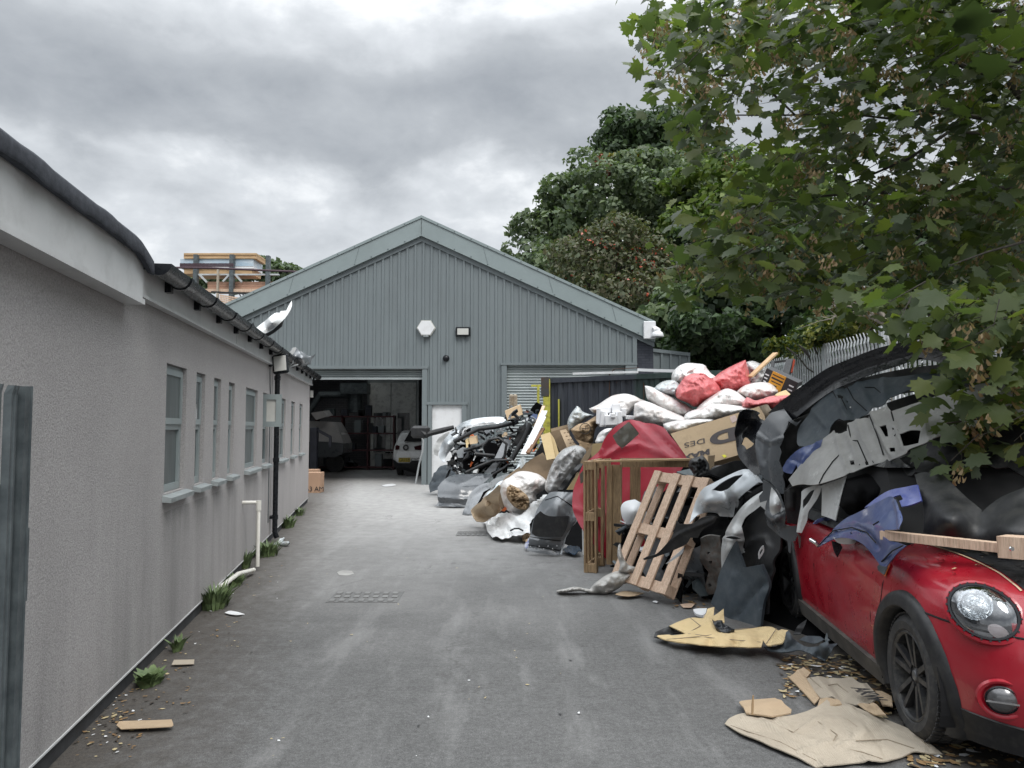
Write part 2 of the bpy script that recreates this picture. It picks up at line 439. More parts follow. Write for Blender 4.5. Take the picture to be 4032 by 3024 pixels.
M['slate'] = mat('grey_sill', (0.33, 0.36, 0.36), (0.22, 0.245, 0.25), 8, 0.6, bs=0.2, bscale=30)
M['plinth'] = mat('dark_plinth', (0.05, 0.052, 0.056), (0.025, 0.026, 0.028), 8, 0.8, bs=0.3)
M['clad'] = mat('sheet_cladding', (0.175, 0.203, 0.210), (0.148, 0.172, 0.18), 0.8, 0.42, bs=0.02, bscale=3, stretch=(1, 1, 0.3), dirt=(0.12, 0.135, 0.14), dirt_amt=0.35, rvar=0.06)
M['verge'] = mat('verge_flashing', (0.25, 0.297, 0.30), (0.222, 0.265, 0.268), 0.6, 0.4, dirt=(0.17, 0.2, 0.2), dirt_amt=0.3)
M['shutter'] = mat('shutter_steel', (0.42, 0.46, 0.46), (0.30, 0.33, 0.335), 1.2, 0.38, metal=0.3)
M['white_paint'] = mat('white_paint', (0.74, 0.75, 0.76), (0.68, 0.69, 0.7), 1.5, 0.5, dirt=(0.4, 0.39, 0.37), dirt_amt=0.35)
M['brick_dark'] = mk_brick('painted_dark_brick', (0.055, 0.06, 0.075), (0.042, 0.046, 0.06), (0.03, 0.032, 0.042))
M['brick_in'] = mk_brick('painted_inner_brick', (0.20, 0.20, 0.21), (0.16, 0.16, 0.17), (0.10, 0.10, 0.11))
M['lens'] = mat('lamp_lens', (0.55, 0.55, 0.52), (0.48, 0.48, 0.45), 5, 0.2)
M['wood'] = mat('pallet_timber', (0.68, 0.51, 0.38), (0.48, 0.33, 0.235), 5, 0.75, stretch=(9, 9, 0.8), bs=0.25, bscale=20, dirt=(0.13, 0.09, 0.065), dirt_amt=0.5)
M['wood_old'] = mat('weathered_timber', (0.46, 0.32, 0.18), (0.25, 0.165, 0.09), 5, 0.8, stretch=(9, 9, 0.8), bs=0.3, bscale=20, dirt=(0.05, 0.04, 0.03), dirt_amt=0.6)
M['timber'] = mat('new_timber', (0.55, 0.38, 0.21), (0.40, 0.26, 0.14), 5, 0.7, stretch=(1, 6, 6))

# ------------------------------------------------------------------ ground
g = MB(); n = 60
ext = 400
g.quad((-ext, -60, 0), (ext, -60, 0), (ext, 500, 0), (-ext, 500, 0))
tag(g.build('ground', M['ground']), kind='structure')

# ------------------------------------------------------------------ long low building on the left
TOPZ = 2.55
wins = []
for x0, x1, yt, yb in Kwin:
    s0, zt = W('K2', x0, yt); s1, _ = W('K2', x1, yt); sm, zb = W('K2', (x0 + x1) / 2, yb)
    wins.append((s0, s1))
WZT = 2.07; WZB = 1.13
bld = thing('rendered_building', 'long low grey roughcast building with small windows along the left of the yard', 'building', wp(WLEN / 2, 0, -2.5))
S0, S1 = -3.2, WLEN
edges = [S0] + [v for w in wins for v in w] + [S1]
mb = MB()
for a, b_ in zip(edges[:-1], edges[1:]):
    is_w = any(abs(a - w[0]) < 1e-6 and abs(b_ - w[1]) < 1e-6 for w in wins)
    if not is_w: mb.quad(wp(a, 0.10), wp(b_, 0.10), wp(b_, TOPZ), wp(a, TOPZ))
    else:
        mb.quad(wp(a, 0.10), wp(b_, 0.10), wp(b_, WZB), wp(a, WZB))
        mb.quad(wp(a, WZT), wp(b_, WZT), wp(b_, TOPZ), wp(a, TOPZ))
        D_ = -0.075
        mb.quad(wp(a, WZB), wp(a, WZB, D_), wp(a, WZT, D_), wp(a, WZT))
        mb.quad(wp(b_, WZB, D_), wp(b_, WZB), wp(b_, WZT), wp(b_, WZT, D_))
        mb.quad(wp(a, WZT, D_), wp(b_, WZT, D_), wp(b_, WZT), wp(a, WZT))
        mb.quad(wp(a, WZB), wp(b_, WZB), wp(b_, WZB, D_), wp(a, WZB, D_))
# end wall, back wall
mb.quad(wp(S1, 0.0), wp(S1, 0.0, -5), wp(S1, TOPZ, -5), wp(S1, TOPZ))
mb.quad(wp(S0, 0.0, -5), wp(S0, 0.0), wp(S0, TOPZ), wp(S0, TOPZ, -5))
mb.quad(wp(S1, 0, -5), wp(S0, 0, -5), wp(S0, TOPZ, -5), wp(S1, TOPZ, -5))
mb.quad(wp(S0, 0.10), wp(S0, 0.10, 0.0), wp(S1, 0.10, 0.0), wp(S1, 0.10))
mb.build('wall', M['render'], bld)
pl = MB(); pl.hexa([wp(S0, 0, -.05), wp(S1, 0, -.05), wp(S1, 0, -0.012), wp(S0, 0, -0.012), wp(S0, .098, -.05), wp(S1, .098, -.05), wp(S1, .098, -0.012), wp(S0, .098, -0.012)][0:8])
pl.build('plinth', M['plinth'], bld)
bead = MB(); bead.hexa([wp(S0, .094, -.01), wp(S1, .094, -.01), wp(S1, .094, .006), wp(S0, .094, .006), wp(S0, .104, -.01), wp(S1, .104, -.01), wp(S1, .104, .006), wp(S0, .104, .006)])
bead.build('render_bead', M['upvc'], bld)
def wbox(mb, s0, s1, z0, z1, o0, o1):
    return mb.hexa([wp(s0, z0, o0), wp(s1, z0, o0), wp(s1, z0, o1), wp(s0, z0, o1), wp(s0, z1, o0), wp(s1, z1, o0), wp(s1, z1, o1), wp(s0, z1, o1)])
def frame_box(mb, s0, s1, z0, z1, o0, o1, t):
    wbox(mb, s0, s1, z0, z0 + t, o0, o1); wbox(mb, s0, s1, z1 - t, z1, o0, o1)
    wbox(mb, s0, s0 + t, z0 + t, z1 - t, o0, o1); wbox(mb, s1 - t, s1, z0 + t, z1 - t, o0, o1)
blind = mat('window_interior', (0.12, 0.14, 0.14), (0.05, 0.06, 0.062), 3, 0.35, stretch=(4, 4, 0.4))
for i, (s0, s1) in enumerate(wins):
    f = MB(); e = 0.004
    frame_box(f, s0 + e, s1 - e, WZB + e, WZT - e, -.073, -.035, .05)
    zt = WZB + (WZT - WZB) * 0.52
    wbox(f, s0 + .054, s1 - .054, zt - .03, zt + .03, -.071, -.037)
    if i != 5: frame_box(f, s0 + .03, s1 - .03, zt + .012, WZT - .03, -.05, -.022, .045)
    fo = f.build('window', M['frame'], bld)
    p = MB(); wbox(p, s0 + .03, s1 - .03, WZB + .04, zt - .02, -.062, -.055)
    if i != 5: wbox(p, s0 + .05, s1 - .05, zt + .03, WZT - .05, -.04, -.032)
    p.build('pane', M['pane'] if i not in (0, 4) else blind, fo)
    if i == 5:  # open top-hung casement swung out over the yard
        sh = MB()
        # casement swung out at a right angle to the wall, hinged on its far side
        w_ = 0.26; zc0, zc1 = zt - 0.0, WZT - 0.02
        def q(o, z, t): return wp(s0 + 0.12 + t, z, o)
        def cb(mb, o0, o1, z0, z1, t0, t1): mb.hexa([q(o0, z0, t0), q(o1, z0, t0), q(o1, z0, t1), q(o0, z0, t1), q(o0, z1, t0), q(o1, z1, t0), q(o1, z1, t1), q(o0, z1, t1)])
        oo0, oo1 = -.04, -.04 + w_
        t0, t1 = -.03, .03; tt = .07
        cb(sh, oo0, oo1, zc0, zc0 + tt, t0, t1); cb(sh, oo0, oo1, zc1 - tt, zc1, t0, t1)
        cb(sh, oo0, oo0 + tt, zc0 + tt, zc1 - tt, t0, t1); cb(sh, oo1 - tt, oo1, zc0 + tt, zc1 - tt, t0, t1)
        so_ = sh.build('open_casement', M['frame'], fo)
        gp = MB(); cb(gp, oo0 + tt - .01, oo1 - tt + .01, zc0 + tt - .01, zc1 - tt + .01, -.008, .008)
        gp.build('casement_pane', M['lens'], fo)
    sl = MB()
    w2 = 0.06
    sl.hexa([wp(s0 - .04, WZB - .05, -.05), wp(s1 + w2, WZB - .05, -.05), wp(s1 + w2, WZB - .06, .06), wp(s0 - .04, WZB - .06, .06),
             wp(s0 - .04, WZB + .002, -.05), wp(s1 + w2, WZB + .002, -.05), wp(s1 + w2, WZB - .025, .065), wp(s0 - .04, WZB - .025, .065)])
    sl.build('sill', M['slate'], fo)

# fascias: tall boxed one over the near end, low one behind the gutter further on
sJ = .86; zfb = 2.352; TF = 2.652; SLP = .0098
def sz(s_, z): return z + SLP * (s_ - 1)
def wslope(mb, s0, s1, z0, z1, o0, o1): return mb.hexa([wp(s_, sz(s_, z), o) for z in (z0, z1) for s_, o in ((s0, o0), (s1, o0), (s1, o1), (s0, o1))])
fa = MB()
wbox(fa, S0, sJ, zfb, TF, .002, .10)
wbox(fa, S0, sJ, zfb - .012, zfb + .02, .002, .115)
fa.build('tall_fascia', M['upvc'], bld)
fb = MB()
wslope(fb, sJ, S1 + .05, 2.42, 2.635, .002, .045)
wslope(fb, sJ, S1 + .05, 2.412, 2.432, .002, .06)
for sj in (sJ + 3.4, sJ + 7.5): wslope(fb, sj - .03, sj + .03, 2.417, 2.63, .045, .05)
fb.build('low_fascia', M['upvc'], bld)
# rolled felt edge
fe = MB(); prof = [(-.25, .03), (-.05, .05), (.08, .052), (.135, .046), (.146, .03), (.148, .005), (.150, -.035), (.145, -.045), (.11, -.04), (.105, -.02)]
ss = [S0 + (sJ + .03 - S0) * i / 40 for i in range(41)]
rows = []
for i, s_ in enumerate(ss):
    wav = 0.007 * sin(i * 1.7) + 0.005 * sin(i * 0.6 + 1)
    dropz = 0 if i < 38 else -0.008 * (i - 37) ** 2
    lap = 0.006 if (i % 8 in (0, 1)) else 0
    rows.append([wp(s_, TF + z_ * (1 + lap * 8) + (wav if k in (5, 6, 7) else 0) + dropz, o_ + lap) for k, (o_, z_) in enumerate(prof)])
vs = [p for r_ in rows for p in r_]; n_ = len(prof)
fs = [(i * n_ + k, i * n_ + k + 1, (i + 1) * n_ + k + 1, (i + 1) * n_ + k) for i in range(len(rows) - 1) for k in range(n_ - 1)]
fs.append(tuple(((len(rows) - 1) * n_ + k) for k in range(n_)))
fe.add(vs, fs); fe.build('felt_edge', M['felt'], bld, True, 50)
rf = MB()
rf.quad(wp(S0, TF + .015, -.2), wp(sJ, TF + .015, -.2), wp(sJ, TF + .25, -5.1), wp(S0, TF + .25, -5.1))
rf.quad(wp(sJ, sz(sJ, 2.64), .09), wp(S1 + .1, sz(S1, 2.64), .09), wp(S1 + .1, 2.9, -5.1), wp(sJ, 2.8, -5.1))
rf.quad(wp(sJ, TF + .02, 0), wp(sJ, TF - .2, 0), wp(sJ, TF - .1, -5), wp(sJ, TF + .24, -5))
rf.build('flat_roof', M['felt'], bld)
# gutter, half round, with brackets
gu = MB(); GZ = 2.628; GO = .145; GR = .074
prof = [(GO + GR * cos(a), GZ + GR * 1.0 * sin(a)) for a in [pi - i * pi / 12 * -1 for i in range(13)]]
s_a, s_b = 1.02, S1 + .42
def gz(s_): return GZ
vs = []; fs = []
for s_ in (s_a, s_b):
    vs += [wp(s_, sz(s_, z_), o_) for o_, z_ in prof]
for k in range(12): fs.append((k, k + 1, 13 + k + 1, 13 + k))
fs.append(tuple(range(13))); fs.append(tuple(range(13, 26)))
gu.add(vs, fs)
vs2 = [wp(s_, z_ , GO + (o_ - GO) * .93) for s_ in (s_a, s_b) for o_, z_ in prof]

gut = gu.build('gutter', M['black_pl'], bld, True, 40)
nb = 15
for i in range(nb):
    s_ = s_a + .55 + i * (s_b - s_a - .8) / (nb - 1)
    br = MB(); w_ = .035
    pr = [(GO + (GR + .008) * cos(pi + a), GZ + (GR + .008) * sin(pi + a)) for a in [k * pi / 12 for k in range(13)]]
    pin = [(GO + (GR + .001) * cos(pi + a), GZ + (GR + .001) * sin(pi + a)) for a in [k * pi / 12 for k in range(13)]]
    poly = pr + pin[::-1]
    vs = [wp(s_ + d_, sz(s_, z_), o_) for d_ in (-w_, w_) for o_, z_ in poly]; m_ = len(poly)
    fs = [(k, k + 1, m_ + k + 1, m_ + k) for k in range(12)] + [(13 + k, 13 + k + 1, m_ + 13 + k + 1, m_ + 13 + k) for k in range(12)]
    fs += [(k, k + 1, 24 - k, 25 - k) for k in range(12)] + [(m_ + k, m_ + k + 1, m_ + 24 - k, m_ + 25 - k) for k in range(12)]
    br.add(vs, fs); wslope(br, s_ - w_, s_ + w_, GZ - .10, GZ, .046, .085)
    br.build('gutter_bracket', M['black_pl'], bld)
# downpipe
sd, _ = W('K2', 1822, 600, .1)
dp = MB()
pts = [wp(sd, GZ + .03, GO), wp(sd, GZ - .06, GO), wp(sd, 2.46, .09), wp(sd, 2.33, .07), wp(sd, 1.2, .07), wp(sd, .14, .07), wp(sd + .0, .06, .10)]
dp.tube(pts, .036, 14)
for z_ in (2.31, 1.15, .35): dp.tube([wp(sd, z_ - .03, .07), wp(sd, z_ + .03, .07)], .044, 14)
wbox(dp, sd - .06, sd + .06, .33, .37, .0, .05)
dp.build('downpipe', M['black_pl'], bld, True, 40)
# thin cable stains beside the pipe
cb = MB(); cb.tube([wp(sd - .34, 2.48, .012), wp(sd - .30, 2.3, .01), wp(sd - .25, 2.1, .01), wp(sd - .24, 1.2, .01), wp(sd - .24, .3, .01)], .006, 6)
cb.build('cable', M['galv'], bld)
# end-wall alarm sensor
sb = MB(); wbox(sb, S1 + .0, S1 + .07, 2.27, 2.42, .01, .07); sb.build('sensor_box', M['lens'], bld)

# security floodlight over the downpipe
fl = thing('floodlight', 'square black floodlight with pale lens on the corner above the downpipe', 'floodlight', wp(sd - .1, 2.45, .12))
c = P('N3', 365, 555, (wp(sd, 2.5, .2)).y - .45)
_rx = Matrix.Rotation(R(-12), 3, 'X') @ Matrix.Rotation(R(-8), 3, 'Y')
b1 = MB(); b1.box(c, (.215, .06, .275), _rx, .02); b1.build('housing', M['black_pl'], fl)
b2 = MB(); b2.box(c + _rx @ Vector((0, -.033, 0)), (.165, .012, .215), _rx, .003); b2.build('lens', M['lens'], fl)
b3 = MB(); b3.box(c + Vector((-.16, .05, .0)), (.06, .05, .07), None, .01); b3.bar(c + Vector((-.15, .05, 0)), c + Vector((0, .02, 0)), .02, .02); b3.build('motion_sensor', M['black_pl'], fl)

# white waste pipe standing off the wall and running along its foot
wpipe = MB()
e0 = G('K3', 1725, 252)
sP = (e0 - WA).dot(WU); oP = (e0 - WA).dot(WN)
topz = P('K2', 1715, 1125, e0.y).z
Mw = mat('white_pipe_plastic', (0.72, 0.71, 0.66), (0.6, 0.58, 0.52), 5, 0.35)
wpipe.tube([wp(sP, topz, .0), wp(sP, topz, oP - .03), wp(sP, topz - .02, oP), wp(sP, .05, oP)], .021, 12)
wpipe.tube([wp(sP, topz - .09, oP), wp(sP, topz + .02, oP)], .029, 12)
wpipe.build('waste_pipe', Mw, None, True, 40)
o = bpy.data.objects['waste_pipe']; tag(o, 'upright white plastic waste pipe bent into the wall at its top', 'pipe')
lie = MB(); e1 = G('K3', 1700, 245, .05); e2 = G('K3', 1480, 372, .05)
lie.tube([e1, e1.lerp(e2, .5) + Vector((0, 0, .05)), e2 + Vector((0, 0, .02))], .024, 12); lie.tube([e2 - (e1 - e2) * .02, e2 + (e1 - e2) * .12 + Vector((0, 0, .02))], .030, 12)
tag(lie.build('loose_pipe', Mw, None, True, 40), 'white plastic pipe lying among weeds at the foot of the wall', 'pipe')

# ------------------------------------------------------------------ open galvanised gate leaf at the far left
gt = thing('palisade_gate', 'galvanised palisade gate leaf folded back against the wall at left edge', 'gate', wp(-1.2, 0, .32))
eR = ray(*nat('K3', 172, 100)); # right edge of gate in the image
# find s on a plane offset .27 from the wall
sg, zg = W('K2', 178, 372, .27)
zg = W('K2', 178, 372, .27)[1]
pw = .070; gap = .155
st = MB(); wbox(st, sg - .05, sg, 0.04, zg, .235, .285); 
wbox(st, sg - .004, sg + .0, 0.04, zg + .003, .23, .29)
st.build('gate_stile', M['galv'], gt)
for i in range(12):
    sc_ = sg - .10 - i * .115
    pm = MB(); prof = [(-.035, .0), (-.02, .018), (-.008, .018), (0, .006), (.008, .018), (.02, .018), (.035, .0)]
    zs = [.06, zg - .16, zg - .03, zg]; outs = [0, 0, .0, .008]; wd = [1, 1, 1, .8]
    vs = [wp(sc_ + a * w_ * 1.1, z_, .255 + b__ + o_) for z_, o_, w_ in zip(zs, outs, wd) for a, b__ in prof]
    fs = [(r_ * 7 + k, r_ * 7 + k + 1, (r_ + 1) * 7 + k + 1, (r_ + 1) * 7 + k) for r_ in range(3) for k in range(6)]
    pm.add(vs, fs); pm.build('pale', M['galv'], gt)
rl = MB(); wbox(rl, S0, sg - .05, zg - .40, zg - .34, .225, .25); wbox(rl, S0, sg - .05, .30, .36, .225, .25)
rl.build('gate_rail', M['galv'], gt)
s_l, z_l = W('K3', 205, 200, .27)
lb = MB(); wbox(lb, sg + .0, sg + .06, z_l - .13, z_l + .13, .245, .27); lb.build('latch_plate', M['galv'], gt)
# ------------------------------------------------------------------ big metal clad shed at the end of the yard
YS = 22.0
def X(k, x, Y=YS): return P(k, x, 0, Y).x
def Z(k, y, Y=YS): return P(k, 2212 / 2 if k == 'D' else 0, y, Y).z
shed = thing('workshop_shed', 'large grey ribbed metal workshop shed with low gable across the end of the yard', 'workshop', (X('D', 915), YS + 5, 0))
xr = X('D', 1366); xp = X('D', 915); zpk = Z('D', 470); xe = X('D', 1405); ze = Z('D', 697)
slope = (zpk - ze) / (xe - xp); xl = xp - (xe - xp) - 0.6
vd = Z('D', 470) - Z('D', 512)       # depth of the barge flashing
def ztop(x): return zpk - abs(x - xp) * slope
zdoorL = Z('K6', 243); zdoorR = Z('K5', 1167)
xjL = X('K6', 1440); xD0 = X('D', 560); xsR0 = X('K5', 730); xsR1 = X('K5', 1600)
zpd = Z('K6', 612); xp0 = X('K6', 1500); xp1 = X('K6', 1885)
xj2 = X('K6', 1490)
holes = [(xD0, xjL, zdoorL), (xp0, xp1, zpd), (xsR0, xsR1, zdoorR)]
def bot(x):
    for a, b_, z_ in holes:
        if a - 1e-6 < x < b_ + 1e-6: return z_
    return 0.0
cl = MB(); pitch = 17.62 / 1662 * YS
st = []
x = xp + pitch * .22; k = 0
while x > xl + .3: x -= pitch
while x < xr:
    st += [(x - .045, 0), (x - .028, .036), (x + .028, .036), (x + .045, 0)]
    x += pitch
st = [(xl + .2, 0)] + [q for q in st if xl + .2 < q[0] < xr] + [(xr, 0)]
def yoff(xx):
    for (a, ya), (b_, yb) in zip(st[:-1], st[1:]):
        if a <= xx <= b_: return ya + (yb - ya) * (xx - a) / max(1e-9, b_ - a)
    return 0
xs = sorted(set([q[0] for q in st] + [v for h in holes for v in (h[0], h[1])] + [xp]))
for a, b_ in zip(xs[:-1], xs[1:]):
    if b_ - a < 1e-6: continue
    zb = bot((a + b_) / 2)
    ya, yb = YS - yoff(a), YS - yoff(b_)
    cl.quad((a, ya, zb), (b_, yb, zb), (b_, yb, ztop(b_) - vd + .05), (a, ya, ztop(a) - vd + .05))
cl.build('cladding', M['clad'], shed)
# fixing screws
sc = MB()
for zrow in (Z('K5', 715), Z('K5', 1145), Z('K5', 1145) - 1.9):
    x = xp + pitch * .22
    xx = xp - 40 * pitch + pitch * .72 - pitch * .5
    while xx < xr:
        if xx > xl + 1 and ztop(xx) - vd > zrow + .1 and bot(xx) < zrow - .03:
            sc.box((xx, YS - .004, zrow), (.028, .02, .028), None, .006)
        xx += pitch
sc.build('screws', M['galv'], shed)
# flashing along the raking top of the cladding, and barge flashing
fl2 = MB(); bg = MB(); cap = MB()
for sgn in (-1, 1):
    xa, xb = xp, (xe if sgn > 0 else 2 * xp - xe - .6)
    za, zb = zpk, ztop(xb)
    def pr(mb, d0, d1, y0, y1):
        mb.hexa([(xa, y0, za - d1), (xb, y0, zb - d1), (xb, y1, zb - d1), (xa, y1, za - d1), (xa, y0, za - d0), (xb, y0, zb - d0), (xb, y1, zb - d0), (xa, y1, za - d0)])
    pr(bg, 0.015, vd, YS - .16, YS - .04)
    pr(fl2, vd - .01, vd + .14, YS - .055, YS - .038)
    pr(cap, -.02, .06, YS - .19, YS - .10)
bg.build('barge_flashing', M['verge'], shed); fl2.build('rake_trim', M['clad'], shed); cap.build('verge_cap', M['verge'], shed)
sj = MB()
for sgn in (-1, 1):
    for t in (.0, .27, .55, .82):
        xx = xp + sgn * (xe - xp) * t; zz = ztop(xx)
        dxs = sgn * .10
        sj.bar((xx - dxs * .3, YS - .163, zz - .05), (xx + dxs, YS - .163, zz - vd + .03 ), .012, .006) if t > 0 else sj.bar((xx, YS - .163, zz - .05), (xx, YS - .163, zz - vd + .03), .012, .006)
    for i in range(1, 14):
        xx = xp + sgn * (xe - xp) * i / 14; zz = ztop(xx)
        sj.box((xx, YS - .165, zz - vd + .045), (.035, .02, .035), None, .008)
        sj.box((xx, YS - .195, zz - .02), (.03, .02, .03), None, .008)
sj.build('flashing_screws', mat('joint', (0.13, 0.16, 0.165), None, 3, .5), shed)
# walls, roof, brick pier, interior
YB = 32.4
rm = MB(); zr = Z('D', 735)
rm.quad((xr + .02, YS + .03, 0), (xe - .02, YS + .03, 0), (xe - .02, YS + .03, ztop(xe) - .1), (xr + .02, YS + .03, ztop(xr) - .1))
rm.quad((xe - .02, YS + .03, 0), (xe - .02, YB, 0), (xe - .02, YB, ztop(xe) - .12), (xe - .02, YS + .03, ztop(xe) - .12))
rm.build('brick_pier', M['brick_dark'], shed)
ro = MB(); rl_ = MB()
for sgn in (-1, 1):
    xb = xe if sgn > 0 else 2 * xp - xe - .6
    # bays of sheeting with made-up translucent strips between them, added to brighten the interior
    for y0, y1, t0, t1, q in ((YS - .15, YB + .3, 0, .25, ro), (YS - .15, YB + .3, .8, 1, ro), (YS - .15, 24.0, .25, .8, ro), (24, 25.6, .25, .8, rl_), (25.6, 27.4, .25, .8, ro), (27.4, 29, .25, .8, rl_), (29, YB + .3, .25, .8, ro)):
        xa_, xb_ = xp + (xb - xp) * t0, xp + (xb - xp) * t1
        q.hexa([(xa_, y0, ztop(xa_) - .12), (xb_, y0, ztop(xb_) - .12), (xb_, y1, ztop(xb_) - .12), (xa_, y1, ztop(xa_) - .12), (xa_, y0, ztop(xa_) - .03), (xb_, y0, ztop(xb_) - .03), (xb_, y1, ztop(xb_) - .03), (xa_, y1, ztop(xa_) - .03)])
mrl, nt, b, out = newmat('added_rooflight_sheet'); tl_ = nt.nodes.new('ShaderNodeBsdfTransparent'); tl_.inputs[0].default_value = (.55, .56, .56, 1); nt.links.new(tl_.outputs[0], out.inputs[0])
rl_.build('added_rooflight', mrl, shed)
ro.build('roof', M['clad'], shed)
iw = MB(); xL2 = 2 * xp - xe - .5
iw.quad((xL2, YB, 0), (xe, YB, 0), (xe, YB, 7), (xL2, YB, 7))
iw.quad((xL2 + .02, YS + .1, 0), (xL2 + .02, YB, 0), (xL2 + .02, YB, 5), (xL2 + .02, YS + .1, 5))
iw.quad((-1.7, YS + .1, 0), (-1.7, YB, 0), (-1.7, YB, 6.5), (-1.7, YS + .1, 6.5))
iw.build('inner_wall', M['brick_in'], shed)
# jambs, lintels
tr = MB()
def fbox(mb, x0, x1, z0, z1, y0=YS - .075, y1=YS + .02): mb.hexa([(x0, y0, z0), (x1, y0, z0), (x1, y1, z0), (x0, y1, z0), (x0, y0, z1), (x1, y0, z1), (x1, y1, z1), (x0, y1, z1)])
fbox(tr, xjL, xj2, 0, zdoorL - .06); fbox(tr, xD0, xj2 + .02, zdoorL - .055, zdoorL + .03, YS - .09)
fbox(tr, xp0, X('K6', 1540), 0, zpd - .03); fbox(tr, X('K6', 1838), xp1, 0, zpd - .03); fbox(tr, xp0 - .05, xp1 + .03, zpd - .03, zpd + .05, YS - .09)
fbox(tr, X('K5', 692), xsR0, 0, zdoorR - .04); fbox(tr, X('K5', 1578), xr + .02, 0, zdoorR - .04); fbox(tr, X('K5', 685), xr + .03, zdoorR - .035, zdoorR + .03, YS - .09)
fbox(tr, xr - .09, xr + .03, zdoorR + .035, ztop(xr) - vd - .03, YS - .06)
tr.build('door_trim', M['clad'], shed)
dr = MB(); fbox(dr, X('K6', 1541), X('K6', 1837), 0.02, zpd - .04, YS - .0, YS + .04)
dr.build('white_door', M['white_paint'], shed)
tag(bpy.data.objects['white_door'], 'white blanked door panel beside the open roller door')
def corr(mb, x0, x1, z0, z1, Y, n, amp=.022):
    zs = np.linspace(z0, z1, n * 6 + 1)
    for i in range(len(zs) - 1):
        ya = Y - amp * cos(i * pi / 3) ; yb = Y - amp * cos((i + 1) * pi / 3)
        mb.quad((x0, ya, zs[i]), (x1, ya, zs[i]), (x1, yb, zs[i + 1]), (x0, yb, zs[i + 1]))
sh = MB(); corr(sh, xsR0, X('K5', 1578), 0.0, zdoorR - .04, YS + .06, 42)
sh.build('roller_shutter', M['shutter'], shed, True, 60)
sh = MB(); zc = Z('K6', 350); corr(sh, xD0, xjL, zc, zdoorL - .05, YS + .10, 4, .03); fbox(sh, xD0, xjL, zc - .05, zc, YS + .07, YS + .15)
sh.build('roller_shutter', M['shutter'], shed, True, 60)
# spray booth inside
bz = 0; YB2 = 31.2
bo = thing('spray_booth', 'tall pale double doors of the spray booth inside the dark workshop', 'spray booth', (P('K6', 1130, 1255, YB2).x, YB2, 0))
bx0, bx1 = P('K6', 900, 1250, YB2).x, P('K6', 1370, 1250, YB2).x; bzt = P('K6', 1130, 400, YB2).z
Mb = mat('booth_panel', (0.85, 0.87, 0.83), (0.75, 0.77, 0.74), 2, .5, dirt=(0.15, 0.15, 0.14), dirt_amt=.5)
b1 = MB(); b1.box(((bx0 + bx1) / 2, YB2 + .5, bzt / 2 + .15), (bx1 - bx0 + .2, .9, bzt + .3)); b1.build('booth_shell', M['shutter'], bo)
xm = P('K6', 1130, 0, YB2).x
for x0, x1, w0, w1 in ((bx0, xm - .01, 958, 1080), (xm + .01, bx1, 1195, 1315)):
    d = MB(); d.box(((x0 + x1) / 2, YB2 + .0, bzt / 2 + .03), (x1 - x0, .08, bzt - .06), None, .01); dd = d.build('door', Mb, bo)
    wn = MB(); za, zb = P('K6', 0, 1100, YB2).z, P('K6', 0, 703, YB2).z; xa, xb = P('K6', w0, 0, YB2).x, P('K6', w1, 0, YB2).x
    wn.box(((xa + xb) / 2, YB2 - .045, (za + zb) / 2), (xb - xa, .02, zb - za)); wn.build('window', M['pane'], dd)
    ln = MB(); xc = (x0 + x1) / 2; ln.box((xm + (-.14 if x0 < xm - .5 else .14), YB2 - .05, P('K6', 0, 910, YB2).z), (.2, .06, .06)); ln.box((xm + (-.12 if x0 < xm - .5 else .12), YB2 - .05, P('K6', 0, 1100, YB2).z), (.2, .05, .06)); ln.build('latch', M['dark_gap'], dd)
# papers hung in the booth window (pale strips)
pp = MB()
for i in range(6):
    a = P('K6', 980 + i * 11, 740 + (i % 3) * 14, YB2); b_ = P('K6', 984 + i * 11, 900 + i * 8, YB2)
    pp.box(((a.x + b_.x) / 2, YB2 - .062, (a.z + b_.z) / 2), (.06, .01, a.z - b_.z))
tag(pp.build('hanging_strips', M['white_paint']), 'pale hanging strips seen in the booth door window', 'strips')
# extractor duct and cupboard, workbench
du = MB(); a = P('K6', 765, 410, 30.5); b_ = P('K6', 765, 515, 30.5)
du.box((a.x, 30.5, (a.z + b_.z) / 2), (1.05, .8, a.z - b_.z)); c0 = P('K6', 765, 700, 30.5)
du.tube([(a.x, 30.5, b_.z), (a.x, 30.5, c0.z)], .3, 14); du.tube([(a.x, 30.5, c0.z + .7), (a.x - 1.4, 30.5, c0.z + .7), (a.x - 1.9, 30.5, c0.z - .1)], .14, 12)
tag(du.build('extractor_duct', M['galv']), 'dark boxy extractor duct high on the workshop inner wall', 'duct')
rk = thing('parts_shelving', 'crowded shelving of workshop oddments beside the booth doors', 'shelving', (P('K6', 780, 1200, 30).x, 30, 0))
sf = MB()
for z_ in (.1, .75, 1.4, 2.05): sf.box((P('K6', 780, 0, 30).x, 30, z_), (3.0, .5, .05))
for dx in (-1.5, -.5, .5, 1.5): sf.box((P('K6', 780, 0, 30).x + dx, 30, 1.05), (.05, .5, 2.1))
sf.build('frame', mat('rack_red', (0.10, 0.03, 0.035), None, 3, .5), rk)
for i in range(26):
    q = MB(); xx = P('K6', 780, 0, 30).x + rnd.uniform(-1.4, 1.4); lv = rnd.choice((.125, .775, 1.425, 2.075))
    hh = rnd.uniform(.12, .5); q.box((xx, 29.95, lv + hh / 2), (rnd.uniform(.1, .35), .3, hh), None, .01)
    q.build('oddment', rnd.choice([M['galv'], M['black_pl'], M['plinth'], M['brick_dark'], M['clad'], M['dark_gap']]), rk)
